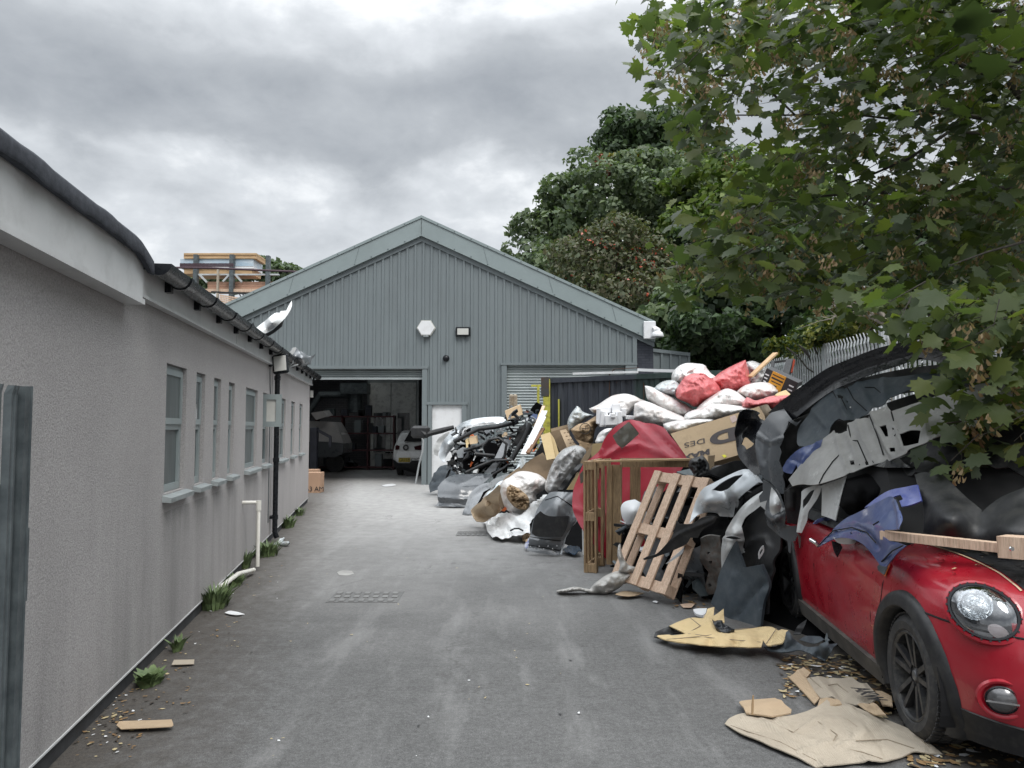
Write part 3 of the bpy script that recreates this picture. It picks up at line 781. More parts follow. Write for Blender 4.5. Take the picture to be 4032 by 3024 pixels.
# car lift post with an arm
lf = thing('lift_post', 'dark lift post with a cranked arm just inside the open workshop door', 'car lift', (P('K6', 365, 1200, 25).x, 25, 0))
ma = mat('lift_paint', (0.05, 0.055, 0.075), (0.03, 0.032, 0.045), 3, .4)
q = MB(); xx = P('K6', 365, 0, 25).x; zt = P('K6', 0, 850, 25).z; q.box((xx, 25, zt / 2), (.24, .24, zt), None, .02); q.box((xx, 25, .02), (.6, .5, .04)); q.build('column', ma, lf)
q = MB(); q.bar((xx, 25, zt - .03), (P('K6', 530, 0, 25).x, 25, zt - .32), .09, .09); q.bar((P('K6', 525, 0, 25).x, 25, zt - .3), (P('K6', 525, 0, 25).x, 25, zt - .62), .08, .08); q.build('arm', ma, lf)

# lean-to at the right of the shed
YL = 23.0
ln = thing('lean_to', 'small grey clad lean-to against the right end of the workshop', 'outbuilding', (P('D', 1440, 0, YL).x, YL, 0))
x0, x1 = P('K5', 1765, 0, YL).x, P('K5', 2030, 0, YL).x; z0, z1 = P('K5', 0, 1060, YL).z, P('K5', 0, 1092, YL).z
q = MB(); q.hexa([(x0, YL, 0), (x1, YL, 0), (x1, YL + 3, 0), (x0, YL + 3, 0), (x0, YL, z0), (x1, YL, z1), (x1, YL + 3, z1), (x0, YL + 3, z0)]); q.build('wall', M['clad'], ln)
q = MB()
for i in range(5):
    t = (i + .03) / 4.06; xx = x0 + (x1 - x0) * t; q.box((xx + .03, YL - .02, (z0 + (z1 - z0) * t) / 2), (.06, .05, z0 + (z1 - z0) * t - .1))
q.bar((x0, YL - .02, z0 - .03), (x1 + .05, YL - .02, z1 - .03), .1, .1); q.build('trim', M['clad'], ln)

# fittings on the gable
def hexlamp():
    c = P('K4', 1962, 1165, YS - .09); o = thing('alarm_box', 'white hexagonal alarm box high on the gable between the roller doors', 'alarm', c)
    r = .27; q = MB(); q.prism([c + Vector((r * 1.0 * cos(a), 0, r * .93 * sin(a))) for a in [i * pi / 3 for i in range(6)]], (0, .06, 0)); q.build('backplate', mat('cream_plastic', (0.6, 0.6, 0.55), None, 3, .4), o)
    q = MB(); q.prism([c + Vector((r * .9 * cos(a), -.05, r * .84 * sin(a))) for a in [i * pi / 3 for i in range(6)]], (0, .05, 0)); q.build('cover', M['white_paint'], o)
    q = MB(); q.box(c + Vector((0, -.03, -r * .9)), (.15, .08, .04), None, .01); q.build('strobe', M['slate'], o)
hexlamp()
c = P('K5', 411, 933, YS - .1)
o = thing('floodlight', 'small oblong black floodlight on the gable right of the white alarm box', 'floodlight', c)
q = MB(); q.box(c, (.42, .08, .27), None, .02); q.build('housing', M['black_pl'], o)
q = MB(); q.box(c + Vector((0, -.043, 0)), (.32, .012, .18), None, .003); q.build('lens', M['lens'], o)
c = P('K5', 288, 1126, YS - .06)
q = MB(); q.lathe([(0.0, -.07), (.05, -.065), (.085, -.03), (.095, .0), (.095, .06)], c, Vector((0, 1, 0)), 18)
tag(q.build('dome_camera', M['black_pl'], None, True, 50), 'small round black camera below the gable lights', 'camera')
c = P('K5', 1765, 922, YS - .2)
o = thing('security_camera', 'white security camera on a box at the right eaves corner of the shed', 'camera', c)
q = MB(); q.box(c, (.34, .12, .50), None, .015); q.build('junction_box', M['white_paint'], o)
a = P('K5', 1795, 922, YS - .3); e = P('K5', 1822, 930, YS - .3); d = P('K5', 1822, 968, YS - .3)
q = MB(); q.tube([a, P('K5', 1812, 915, YS - .3), P('K5', 1823, 920, YS - .3), P('K5', 1823, 942, YS - .3)], .09, 14); q.build('arm', M['white_paint'], o, True, 40)
q = MB(); q.lathe([(.06, .12), (.15, .06), (.18, -.04), (.17, -.06)], P('K5', 1822, 955, YS - .3), Vector((0, 0, 1)), 20); q.build('dome', M['white_paint'], o, True, 50)

# cardboard boxes past the corner of the rendered building
Mc = mat('corrugated_card', (0.42, 0.27, 0.18), (0.35, 0.22, 0.145), 2, .85, bs=.1, bscale=30)
yb = gY('K6', 350, 1508); 
q = MB(); a = P('K6', 255, 1508, yb); b_ = P('K6', 412, 1305, yb)
o = thing('cardboard_box', 'brown cardboard box with black lettering past the corner of the grey wall', 'box', ((a.x + b_.x) / 2, yb + .2, 0))
q.box(((a.x + b_.x) / 2, yb + .2, (b_.z) / 2), (b_.x - a.x, .4, b_.z), None, .004); q.build('carton', Mc, o)
ink = mat('print_ink', (0.03, 0.028, 0.028), None, 3, .7)
q1 = P('K6', 285, 1490, yb); text_on('lettering', '63 AM', q1 + Vector((-.045, -.012, 0)), (1, 0, 0), (0, 0, 1), .165, ink, o)
yb2 = yb + .55; a = P('K6', 260, 1400, yb2); b_ = P('K6', 390, 1272, yb2)
q = MB(); q.box(((a.x + b_.x) / 2, yb2 + .1, b_.z / 2), (b_.x - a.x, .25, b_.z), None, .004)
o = thing('cardboard_box', 'brown cardboard box showing behind the lettered one at the wall corner', 'box', ((a.x + b_.x) / 2, yb2, 0))
q.build('carton', Mc, o); text_on('lettering', 'AM', P('K6', 285, 1325, yb2) + Vector((0, -.035, 0)), (1, 0, 0), (0, 0, 1), .12, ink, o)
# ------------------------------------------------------------------ panels and bags
def catmull(pts, step, corner=52):
    """smooth closed outline in pixels; sharp turns stay sharp. pts: (u, v, iY)"""
    n = len(pts); P_ = [np.array(p, float) for p in pts]; out = []
    sharp = []
    for i in range(n):
        a = P_[i][:2] - P_[i - 1][:2]; b = P_[(i + 1) % n][:2] - P_[i][:2]
        ang = abs(math.degrees(math.atan2(a[0] * b[1] - a[1] * b[0], a @ b))); sharp.append(ang > corner)
    for i in range(n):
        p1, p2 = P_[i], P_[(i + 1) % n]
        p0 = P_[i - 1] if not sharp[i] else 2 * p1 - p2
        p3 = P_[(i + 2) % n] if not sharp[(i + 1) % n] else 2 * p2 - p1
        L = np.hypot(*(p2 - p1)[:2]); k = max(1, int(round(L / step)))
        for j in range(k):
            t = j / k
            if sharp[i] and sharp[(i + 1) % n]: q = p1 + (p2 - p1) * t
            else: q = 0.5 * (2 * p1 + (p2 - p0) * t + (2 * p0 - 5 * p1 + 4 * p2 - p3) * t * t + (3 * p1 - p0 - 3 * p2 + p3) * t ** 3)
            out.append(q)
    return out
def inside(poly, x, y):
    px, py = poly[:, 0], poly[:, 1]; qx, qy = np.roll(px, -1), np.roll(py, -1)
    c = ((py > y) != (qy > y)) & (x < (qx - px) * (y - py) / np.where(qy == py, 1e-9, qy - py) + px)
    return c.sum() % 2 == 1
def rbf(C):
    C = np.array(C, float); X_ = C[:, :2] / 1000; n = len(C)
    def phi(r): return np.where(r > 1e-9, r * r * np.log(np.maximum(r, 1e-9)), 0)
    D = np.sqrt(((X_[:, None] - X_[None]) ** 2).sum(-1)); A = np.zeros((n + 3, n + 3)); A[:n, :n] = phi(D) + np.eye(n) * 2e-6
    Pm = np.c_[np.ones(n), X_]; A[:n, n:] = Pm; A[n:, :n] = Pm.T
    w = np.linalg.lstsq(A, np.r_[C[:, 2], 0, 0, 0], rcond=None)[0]
    def f(q):
        q = np.array(q, float) / 1000; d = np.sqrt(((q[:, None] - X_[None]) ** 2).sum(-1))
        return phi(d) @ w[:n] + np.c_[np.ones(len(q)), q] @ w[n:]
    return f
def edge_dist(poly, q):
    a = poly; b = np.roll(poly, -1, 0); d = b - a; L2 = (d ** 2).sum(1) + 1e-9
    t = np.clip(((q[:, None] - a[None]) * d[None]).sum(-1) / L2, 0, 1)
    r = a[None] + t[..., None] * d[None] - q[:, None]
    return np.sqrt((r ** 2).sum(-1)).min(1)
def tri_region(loops, step, jit=0.25, seed=0):
    rr = random.Random(seed); vs = []; es = []
    for lp in loops:
        b = len(vs); vs += [Vector((p[0], p[1])) for p in lp]; es += [(b + i, b + (i + 1) % len(lp)) for i in range(len(lp))]
    arrs = [np.array(lp)[:, :2] for lp in loops]
    lo = arrs[0].min(0); hi = arrs[0].max(0)
    y = lo[1] + step * .5; row = 0; cand = []
    while y < hi[1]:
        x = lo[0] + step * (.25 + .5 * (row % 2))
        while x < hi[0]:
            cand.append((x + rr.uniform(-jit, jit) * step, y + rr.uniform(-jit, jit) * step)); x += step
        y += step * .87; row += 1
    cand = [c for c in cand if inside(arrs[0], *c) and not any(inside(a, *c) for a in arrs[1:])]
    if cand:
        c = np.array(cand); ok = np.ones(len(c), bool)
        for a in arrs: ok &= edge_dist(a, c) > step * .45
        vs += [Vector(q) for q in c[ok]]
    ov, oe, of, _, _, _ = delaunay_2d_cdt(vs, es, [], 0, 1e-4)
    V2 = np.array([(v.x, v.y) for v in ov]); F = []
    for f in of:
        c = V2[list(f)].mean(0)
        if inside(arrs[0], *c) and not any(inside(a, *c) for a in arrs[1:]):
            a, b, d = (V2[i] for i in f)
            if (b[0] - a[0]) * (d[1] - a[1]) - (b[1] - a[1]) * (d[0] - a[0]) > 0: f = tuple(f)[::-1]
            F.append(tuple(f))
    return V2, F, arrs
def seg_dist(line, q):
    a = np.array(line[:-1], float); b = np.array(line[1:], float); d = b - a; L2 = (d ** 2).sum(1) + 1e-9
    t = np.clip(((q[:, None] - a[None]) * d[None]).sum(-1) / L2, 0, 1)
    r = a[None] + t[..., None] * d[None] - q[:, None]
    return np.sqrt((r ** 2).sum(-1)).min(1)
NZ = lambda p, s, sd=0: mnoise.noise(Vector((p[0] * s + sd * 7.3, p[1] * s + sd * 3.1, p[2] * s)))
PF = {}
def lines(o, k, polys, r=.004, m=None, off=.006, name='relief_line'):  # thin lines on a panel; dark ones on ribs paint in relief shade
    f = PF[o]; q = MB()
    for pl in polys:
        ps = []
        for a, b in zip(pl[:-1], pl[1:]):
            for t in (0, .25, .5, .75): ps.append((a[0] + (b[0] - a[0]) * t, a[1] + (b[1] - a[1]) * t))
        ps.append(pl[-1]); ps = [nat(k, *p) for p in ps]; Ys = 1 / f(ps)
        q.tube([PN(u, v, y - off) for (u, v), y in zip(ps, Ys)], r, 5)
    return q.build(name, m or M['dark_gap'], o)
def panel(name, k, pts, m, label=None, cat=None, Y=None, ctrl=(), holes=(), thick=0.008, step=None, dent=0.0, dscale=3.0, ridges=(), parent=None, smooth=True, group=None, seed=0, off=0.0, sharp=38, corner=36, zfn=None):
    """A bent sheet. pts (x, y[, Y]) in crop k's pixels give its outline, each point with its own distance; ctrl: inner points.
    ridges: (polyline, width_px, height_m). thick: metres."""
    def cv(p):
        u, v = nat(k, p[0], p[1])
        if zfn is not None: y_ = G(k, p[0], p[1], p[2] if len(p) > 2 else zfn).y
        else: y_ = p[2] if len(p) > 2 else None
        return [u, v, y_]
    O = [cv(p) for p in pts]; known = [o for o in O if o[2] is not None]
    C = [cv(p) for p in ctrl]
    if not known and Y is not None and not isinstance(Y, (tuple, list)):
        for o in O: o[2] = Y
    elif isinstance(Y, (tuple, list)):   # plane through (Yleft, Yright, Ytop offset)
        us = [o[0] for o in O]; vs_ = [o[1] for o in O]; u0, u1, v0, v1 = min(us), max(us), min(vs_), max(vs_)
        for o in O:
            if o[2] is None: o[2] = Y[0] + (Y[1] - Y[0]) * (o[0] - u0) / max(1, u1 - u0) + (Y[2] if len(Y) > 2 else 0) * (v1 - o[1]) / max(1, v1 - v0)
    elif known and len(known) < len(O):
        f = rbf([(o[0], o[1], 1 / o[2]) for o in known]) if len(known) > 2 else None
        for o in O:
            if o[2] is None: o[2] = float(1 / f([[o[0], o[1]]])[0]) if f else known[0][2]
    if zfn is None: fY = rbf([(o[0], o[1], 1 / o[2]) for o in O + C])
    else:   # heights above the ground are blended, never distances
        ZC = np.array([(*nat(k, p[0], p[1]), p[2] if len(p) > 2 else zfn) for p in list(pts) + list(ctrl)])
        def fY(q):
            q = np.array(q, float); d2 = ((q[:, None] - ZC[None, :, :2]) ** 2).sum(-1) + 500; w = 1 / d2; z = (w * ZC[None, :, 2]).sum(1) / w.sum(1)
            return np.array([ray(u, v).z / ((zz - CAMZ) * ray(u, v).y) for (u, v), zz in zip(q, z)])
    us = [o[0] for o in O]; vs_ = [o[1] for o in O]; size = max(max(us) - min(us), max(vs_) - min(vs_))
    step = (step or max(7, size / 22))
    lp = [catmull([(o[0], o[1], 0) for o in O], step, corner)]
    for h in holes:
        lp.append(catmull([(*nat(k, q[0], q[1]), 0) for q in h], step, corner))
    V2, F, arrs = tri_region(lp, step, seed=seed)
    Yv = 1 / fY(V2)
    Pw = np.array([PN(u, v, y_) for (u, v), y_ in zip(V2, Yv)])
    # normals
    Nn = np.zeros_like(Pw); Fa = np.array(F)
    fn = np.cross(Pw[Fa[:, 1]] - Pw[Fa[:, 0]], Pw[Fa[:, 2]] - Pw[Fa[:, 0]])
    for j in range(3): np.add.at(Nn, Fa[:, j], fn)
    Nn /= np.linalg.norm(Nn, axis=1)[:, None] + 1e-12
    cam_ = np.array([0, 0, CAMZ]); flip = ((cam_ - Pw) * Nn).sum(1).mean() < 0
    if flip: Nn = -Nn; Fa = Fa[:, ::-1]
    disp = np.full(len(Pw), off)
    for line, w, h in ridges:
        ln = [nat(k, *q[:2]) for q in line]; d = seg_dist(ln, V2); s_ = max(w * KEYS[k][2], 1.35 * step)
        wm = s_ * float(Yv.mean()) / FOC; h_ = math.copysign(min(abs(h), .75 * wm), h)
        disp += h_ * np.clip(1 - d / (1.5 * s_), 0, 1)
    if dent:
        dent *= .6
        disp += np.array([dent * (NZ(p, dscale, seed) + .4 * NZ(p, dscale * 2.7, seed + 1)) for p in Pw])
    Pw = Pw + Nn * disp[:, None]
    n = len(Pw); back = Pw - Nn * thick
    # boundary edges
    ec = {}
    for f in Fa:
        for j in range(3):
            a, b = int(f[j]), int(f[(j + 1) % 3]); ec[(a, b)] = 1
    rim = [(a, b) for (a, b) in ec if (b, a) not in ec]
    faces = [tuple(int(i) for i in f) for f in Fa] + [tuple(int(i) + n for i in f[::-1]) for f in Fa] + [(b, a, a + n, b + n) for a, b in rim]
    o = mesh_obj(name, np.r_[Pw, back], faces, m, parent, smooth, sharp if smooth else None)
    if label: tag(o, label, cat or name.split('_')[-1], group)
    PF[o] = fY
    return o
def bag(name, k, pts, Y, depth, m, label=None, cat='bag', wr=0.03, ws=5.0, seed=0, parent=None, group=None, tilt=0.0, step=None, knot=None, corner=60, power=.62):
    """A closed inflated body whose outline is pts at distance Y, bulging depth metres to the front and back."""
    O = [(*nat(k, p[0], p[1]), 0) for p in pts]
    if cat == 'bag' and name == 'rubbish_bag':
        wr *= 1.25; power = .52
        mu = sum(o[0] for o in O) / len(O); mv = sum(o[1] for o in O) / len(O); O = [(mu + (o[0] - mu) * 1.05, mv + (o[1] - mv) * 1.10, 0) for o in O]
    us = [o[0] for o in O]; vs_ = [o[1] for o in O]; size = max(max(us) - min(us), max(vs_) - min(vs_))
    step = step or max(4.5, size / 46)
    lp = catmull(O, step, corner)
    V2, F, arrs = tri_region([lp], step, seed=seed)
    d = edge_dist(arrs[0], V2); dm = d.max()
    t = np.clip(d / dm, 0, 1); prof = (1 - (1 - t) ** 2) ** power
    v0, v1 = min(vs_), max(vs_)
    Yv = Y + tilt * (v1 - V2[:, 1]) / max(1, v1 - v0)
    mid = np.array([PN(u, v, y_) for (u, v), y_ in zip(V2, Yv)])
    kn = None
    if knot is not None: kn = np.array(PN(*nat(k, *knot), Y))
    def wrk(p, s_):
        if kn is not None:
            r = p - kn; a = math.atan2(r[2], r[0]); rr_ = np.linalg.norm(r)
            w1 = mnoise.noise(Vector((a * 3.5 + seed, rr_ * 1.2, seed * 3.3 + s_)))
        else: w1 = mnoise.noise(Vector((p[0] * ws * .6 + seed * 5, p[1] * ws + s_, p[2] * ws * 1.3 + seed)))
        w2 = 1 - 2 * abs(mnoise.noise(Vector((p[0] * ws + seed, p[2] * ws * 1.5 + s_ * 3, seed + p[1] * ws))))
        w3 = 1 - 2 * abs(mnoise.noise(Vector((p[0] * ws * 2.6 + seed * 2, p[2] * ws * 2.9 + s_, seed * 1.7 + p[1] * ws * 2))))
        return w1 * 1.0 + w2 * .75 + w3 * .55
    D = np.array([(p - np.array([0, 0, CAMZ])) / np.linalg.norm(p - np.array([0, 0, CAMZ])) for p in mid])
    fr = mid - D * (prof * depth)[:, None] - D * (np.array([wrk(p, 0) for p in mid]) * wr * np.clip(t * 4, .15, 1))[:, None]
    bk = mid + D * (prof * depth)[:, None] 
    n = len(mid); Fa = np.array(F)
    pw = fr; nrm = np.cross(pw[Fa[:, 1]] - pw[Fa[:, 0]], pw[Fa[:, 2]] - pw[Fa[:, 0]])
    if ((np.array([0, 0, CAMZ]) - pw[Fa[:, 0]]) * nrm).sum() < 0: Fa = Fa[:, ::-1]
    ec = {}
    for f in Fa:
        for j in range(3): ec[(int(f[j]), int(f[(j + 1) % 3]))] = 1
    rim = [(a, b) for (a, b) in ec if (b, a) not in ec]
    faces = [tuple(int(i) for i in f) for f in Fa] + [tuple(int(i) + n for i in f[::-1]) for f in Fa] + [(b, a, a + n, b + n) for a, b in rim]
    o = mesh_obj(name, np.r_[fr, bk], faces, m, parent, True)
    if label: tag(o, label, cat, group)
    return o
def bar_px(name, k, a, b, w, h, m, label=None, cat=None, parent=None, up=Vector((0, 0, 1)), bev=0):
    q = MB(); A = P(k, *a); B = P(k, *b)
    d = B - A; z = d.normalized(); x = Vector(up).cross(z); x.normalize(); y = z.cross(x)
    q.box((A + B) / 2, (w, h, d.length), Matrix((x, y, z)).transposed(), bev)
    o = q.build(name, m, parent)
    if label: tag(o, label, cat or name)
    return o
def paint(name, c, c2=None, rough=0.28, coat=0.8, metal=0.0, dirt=(0.16, 0.14, 0.12), da=0.25, scale=3.0, refl=0.5):
    m, nt, b, out = newmat(name)
    c2 = c2 or tuple(x * .85 for x in c)
    col = ramp(nt, tnoise(nt, scale, 4, .5), [(.3, c2), (.7, c)])
    dd = ramp(nt, tnoise(nt, scale * 2.3, 9, .72), [(.42, 0.0), (.72, da)])
    col = mix(nt, dd, col, dirt)
    scr = ramp(nt, tnoise(nt, 9, 6, .7, stretch=(1, 1, .15)), [(.62, 0.0), (.70, da * .8)])
    col = mix(nt, scr, col, tuple(min(1, x * 1.6 + .05) for x in c))
    nt.links.new(col, b.inputs['Base Color'])
    nt.links.new(ramp(nt, tnoise(nt, scale * 2, 7, .65), [(.3, max(.03, rough - .12)), (.7, rough + .2)]), b.inputs['Roughness'])
    b.inputs['Coat Weight'].default_value = coat; b.inputs['Coat Roughness'].default_value = .08; b.inputs['Metallic'].default_value = metal
    bump(nt, b, tnoise(nt, 1.6, 2, .5), .05, .02)
    return m
M['red'] = paint('red_car_paint', (0.35, 0.006, 0.02), (0.28, 0.005, 0.015), rough=.30, coat=.55, da=.10, dirt=(.20,.07,.06))
M['red2'] = paint('red_bonnet_paint', (0.42, 0.010, 0.032), (0.34, 0.008, 0.026), rough=.45, coat=.25, da=.15, dirt=(.36, .08, .10))
M['blue'] = paint('blue_bumper_paint', (0.050, 0.082, 0.225), (0.037, 0.06, 0.17), rough=.35, coat=.6, da=.3, dirt=(.2, .2, .24))
M['blue_br'] = paint('bright_blue_paint', (0.03, 0.055, 0.30), (0.02, 0.04, 0.22), rough=.3, da=.25, dirt=(.25, .26, .32))
M['silver'] = paint('silver_paint', (0.54, 0.575, 0.60), (0.46, 0.49, 0.515), rough=.3, coat=.7, metal=.25, da=.15)
M['white_p'] = paint('white_car_paint', (0.60, 0.615, 0.61), (0.5, 0.51, 0.51), rough=.3, coat=.6, da=.3)
M['grey_pl'] = paint('pale_grey_plastic', (0.34, 0.335, 0.32), (0.26, 0.258, 0.25), rough=.55, coat=0.05, da=.45, dirt=(.13, .125, .115))
M['slate_pl'] = paint('slate_undertray', (0.050, 0.066, 0.080), (0.032, 0.043, 0.053), rough=.6, coat=0, da=.4, dirt=(.14, .15, .155))
M['dk_gloss'] = paint('black_gloss_paint', (0.012, 0.013, 0.017), (0.008, 0.009, 0.012), rough=.22, coat=.5, da=.02, dirt=(.05, .05, .055))
M['dk_grey'] = paint('dark_grey_paint', (0.075, 0.083, 0.092), (0.05, 0.056, 0.063), rough=.3, coat=.6, da=.12, dirt=(.16, .16, .16))
M['mid_grey'] = paint('mid_grey_paint', (0.13, 0.14, 0.15), (0.10, 0.108, 0.117), rough=.3, coat=.8, da=.10, dirt=(.2, .2, .19))
M['dk_mat'] = mat('matt_black_plastic', (0.017, 0.0175, 0.019), (0.008, 0.0085, 0.010), 5, .5, dirt=(.07, .068, .06), dirt_amt=.3, rvar=.12)
M['rubber'] = mat('tyre_rubber', (0.038, 0.038, 0.039), (0.022, 0.022, 0.023), 8, .75, dirt=(.12, .11, .095), dirt_amt=.45)
M['metal_d'] = mat('dirty_metal', (0.17, 0.165, 0.155), (0.06, 0.055, 0.05), 6, .55, metal=.4, dirt=(.10, .05, .03), dirt_amt=.7, bs=.3, bscale=30)
M['chrome'] = mat('chrome', (0.8, 0.81, 0.82), (0.7, 0.7, 0.72), 4, .08, metal=1.0)
def cardm(name, c, c2, corr=True):
    m, nt, b, out = newmat(name)
    col = ramp(nt, tnoise(nt, 2.5, 7, .65), [(.3, c2), (.7, c)])
    col = mix(nt, ramp(nt, tnoise(nt, 6, 9, .75), [(.5, 0), (.75, .5)]), col, tuple(x * .5 for x in c))
    nt.links.new(col, b.inputs['Base Color']); b.inputs['Roughness'].default_value = .85; b.inputs['Specular IOR Level'].default_value = .25
    t = nt.nodes.new('ShaderNodeTexCoord'); wv = nt.nodes.new('ShaderNodeTexWave'); wv.inputs['Scale'].default_value = 28; wv.inputs['Distortion'].default_value = .5
    nt.links.new(t.outputs['Object'], wv.inputs[0])
    h = math_n(nt, 'ADD', math_n(nt, 'MULTIPLY', wv.outputs['Fac'], .25 if corr else 0.0), tnoise(nt, 7, 7, .65))
    bump(nt, b, h, .45, .012)
    return m
M['card'] = cardm('cardboard', (0.46, 0.35, 0.235), (0.38, 0.285, 0.19))
M['card_y'] = cardm('yellow_card', (0.60, 0.47, 0.27), (0.50, 0.38, 0.20))
M['card_g'] = cardm('faded_ground_card', (0.43, 0.375, 0.30), (0.33, 0.285, 0.225))
M['card_b'] = cardm('brown_box_card', (0.50, 0.375, 0.24), (0.42, 0.31, 0.195), False)
M['card_d'] = cardm('dark_inner_card', (0.19, 0.135, 0.085), (0.12, 0.085, 0.052))
M['kraft'] = mat('kraft_paper', (0.40, 0.285, 0.17), (0.22, 0.15, 0.088), 9, .85, bs=.8, bscale=14, bd=.03)
def plastic_bag(name, c, inner, cover=.55, rough=.32, bsc=9.0):
    """thin pale film over mixed contents that show through where it touches them"""
    m, nt, b, out = newmat(name)
    n_ = tnoise(nt, 3.6, 6, .6, dist=.6); n2_ = tnoise(nt, 11, 5, .6, out='Color', dist=.5)
    cont = ramp(nt, tnoise(nt, 7, 3, .6, dist=1.0), [(.34, inner[0]), (.44, inner[1]), (.54, inner[2]), (.64, inner[3])], 'CONSTANT' if False else 'LINEAR')
    f = ramp(nt, n_, [(.36, cover), (.62, 1.0)])
    col = mix(nt, f, cont, c)
    nt.links.new(col, b.inputs['Base Color'])
    b.inputs['Roughness'].default_value = rough; b.inputs['Specular IOR Level'].default_value = .6
    b.inputs['Coat Weight'].default_value = .35; b.inputs['Coat Roughness'].default_value = .2
    b.inputs['Subsurface Weight'].default_value = 0.0
    w = nt.nodes.new('ShaderNodeTexCoord')
    r1 = math_n(nt, 'ABSOLUTE', math_n(nt, 'SUBTRACT', tnoise(nt, bsc, 5, .6, dist=1.4, stretch=(1, 1, 1.6)), .5))
    r2 = math_n(nt, 'ABSOLUTE', math_n(nt, 'SUBTRACT', tnoise(nt, bsc * 2.4, 4, .6, dist=1.0), .5))
    h = math_n(nt, 'ADD', math_n(nt, 'MULTIPLY', r1, -1.6), math_n(nt, 'MULTIPLY', r2, -.6))
    bump(nt, b, h, .5, .045)
    return m
W_IN = [(0.42, 0.36, 0.30), (0.55, 0.53, 0.50), (0.30, 0.22, 0.17), (0.50, 0.22, 0.20)]
M['bag_w'] = plastic_bag('white_film', (0.92, 0.92, 0.91), W_IN, .42)
M['bag_w2'] = plastic_bag('pink_tinged_film', (0.84, 0.82, 0.80), [(0.6, 0.33, 0.29), (0.55, 0.45, 0.38), (0.7, 0.66, 0.64), (0.5, 0.48, 0.46)], .35)
M['bag_b'] = plastic_bag('clear_bluish_film', (0.52, 0.58, 0.61), [(0.25, 0.3, 0.33), (0.6, 0.62, 0.62), (0.35, 0.3, 0.2), (0.2, 0.3, 0.36)], .35, .2)
M['bag_c'] = plastic_bag('clear_film', (0.50, 0.50, 0.49), [(0.12, 0.12, 0.12), (0.5, 0.5, 0.5), (0.3, 0.25, 0.22), (0.7, 0.7, 0.7)], .3, .18, 12)
M['bag_r'] = plastic_bag('red_film', (0.62, 0.10, 0.105), [(0.35, 0.05, 0.06), (0.55, 0.12, 0.12), (0.65, 0.2, 0.2), (0.3, 0.05, 0.07)], .6, .3)
M['film'] = plastic_bag('polythene_sheet', (0.80, 0.81, 0.81), [(0.5, 0.5, 0.5), (0.6, 0.6, 0.6), (0.45, 0.46, 0.46), (0.7, 0.7, 0.7)], .6, .35, 7)
M['wrap'] = plastic_bag('dirty_stretch_wrap', (0.50, 0.49, 0.46), [(0.3, 0.28, 0.25), (0.5, 0.48, 0.45), (0.25, 0.22, 0.2), (0.6, 0.58, 0.55)], .5, .35, 16)
M['foam'] = mat('white_foam', (0.88, 0.88, 0.89), (0.74, 0.74, 0.75), 4, .7)
M['yellow'] = mat('yellow_post_paint', (0.52, 0.50, 0.08), (0.40, 0.38, 0.06), 4, .5, dirt=(.08, .06, .04), dirt_amt=.7)
M['orange'] = mat('orange_plastic', (0.75, 0.16, 0.03), (0.55, 0.11, 0.02), 4, .5)
M['ink'] = ink
M['void'] = mat('void_black', (0.006, 0.006, 0.0065), (0.003, 0.003, 0.0035), 6, .95, spec=.08)  # near-black for padding and for fillers that stand in for deep shade
# ------------------------------------------------------------------ red hatchback under the heap
RV = Vector((.1025, .9947, 0)); SV = Vector((-.9947, .1025, 0))
CO = Vector((2.834, 3.217, 0))
def cw(x, y, z): return CO + SV * x + RV * y + Vector((0, 0, z))
car = thing('red_car', 'dirty red small hatchback with black bonnet stripes, buried under scrap body panels', 'car', cw(0, 1.9, 0))
ip = lambda t, xs_, ys_: float(np.interp(t, xs_, ys_))
HZ = [.16, .22, .30, .45, .60, .72, .80, .86, .905, .94, .965, .985, 1.0]
HWv = [.80, .835, .853, .866, .866, .852, .825, .785, .72, .62, .48, .30, .0]
YFv = [.12, .06, .025, .0, .015, .055, .11, .19, .29, .42, .58, .78, 1.02]
def hw(z): return ip(z, HZ, HWv)
def yf(z): return ip(z, HZ, YFv)
LX = .80; NE = 2.7
def side_x(y, z):
    d = (y - yf(z)) / LX
    if d <= 0: return 0.0
    if d >= 1: return hw(z)
    return hw(z) * (1 - (1 - d) ** NE) ** (1 / NE)
zl = [.16, .19, .22, .26, .30, .34, .38, .42, .46, .50, .54, .58, .615, .64, .67, .70, .73, .76, .79, .82, .845, .87, .89, .91, .93, .95, .965, .98, .992, 1.0]
NA = 26
def ring(z):
    pts = []
    for i in range(NA + 1):
        a = (pi / 2) * (i / NA); ex = 2 / NE
        pts.append((hw(z) * sin(a) ** ex, yf(z) + LX * (1 - cos(a) ** ex)))
    y = yf(z) + LX
    ys = np.linspace(y, 3.72, 60)[1:]
    pts += [(hw(z), float(q)) for q in ys]
    return pts
WHY = (.80, 3.28); WHZ = .315
V_, F_, rows = [], [], []
for sgn in (1, -1):
    rws = []
    for z in zl:
        b = len(V_); r_ = ring(z); V_ += [cw(sgn * x, y, z) for x, y in r_]; rws.append((b, r_, z))
    for (b0, r0, z0), (b1, r1, z1) in zip(rws[:-1], rws[1:]):
        for i in range(len(r0) - 1):
            cy = (r0[i][1] + r0[i + 1][1] + r1[i][1]) / 3; cz = (z0 + z1) / 2; cx = r0[i][0]
            if cx > .6 and any((cy - w_) ** 2 + (cz - WHZ) ** 2 < .385 ** 2 for w_ in WHY) : continue
            q = (b0 + i, b0 + i + 1, b1 + i + 1, b1 + i)
            F_.append(q if sgn < 0 else q[::-1])
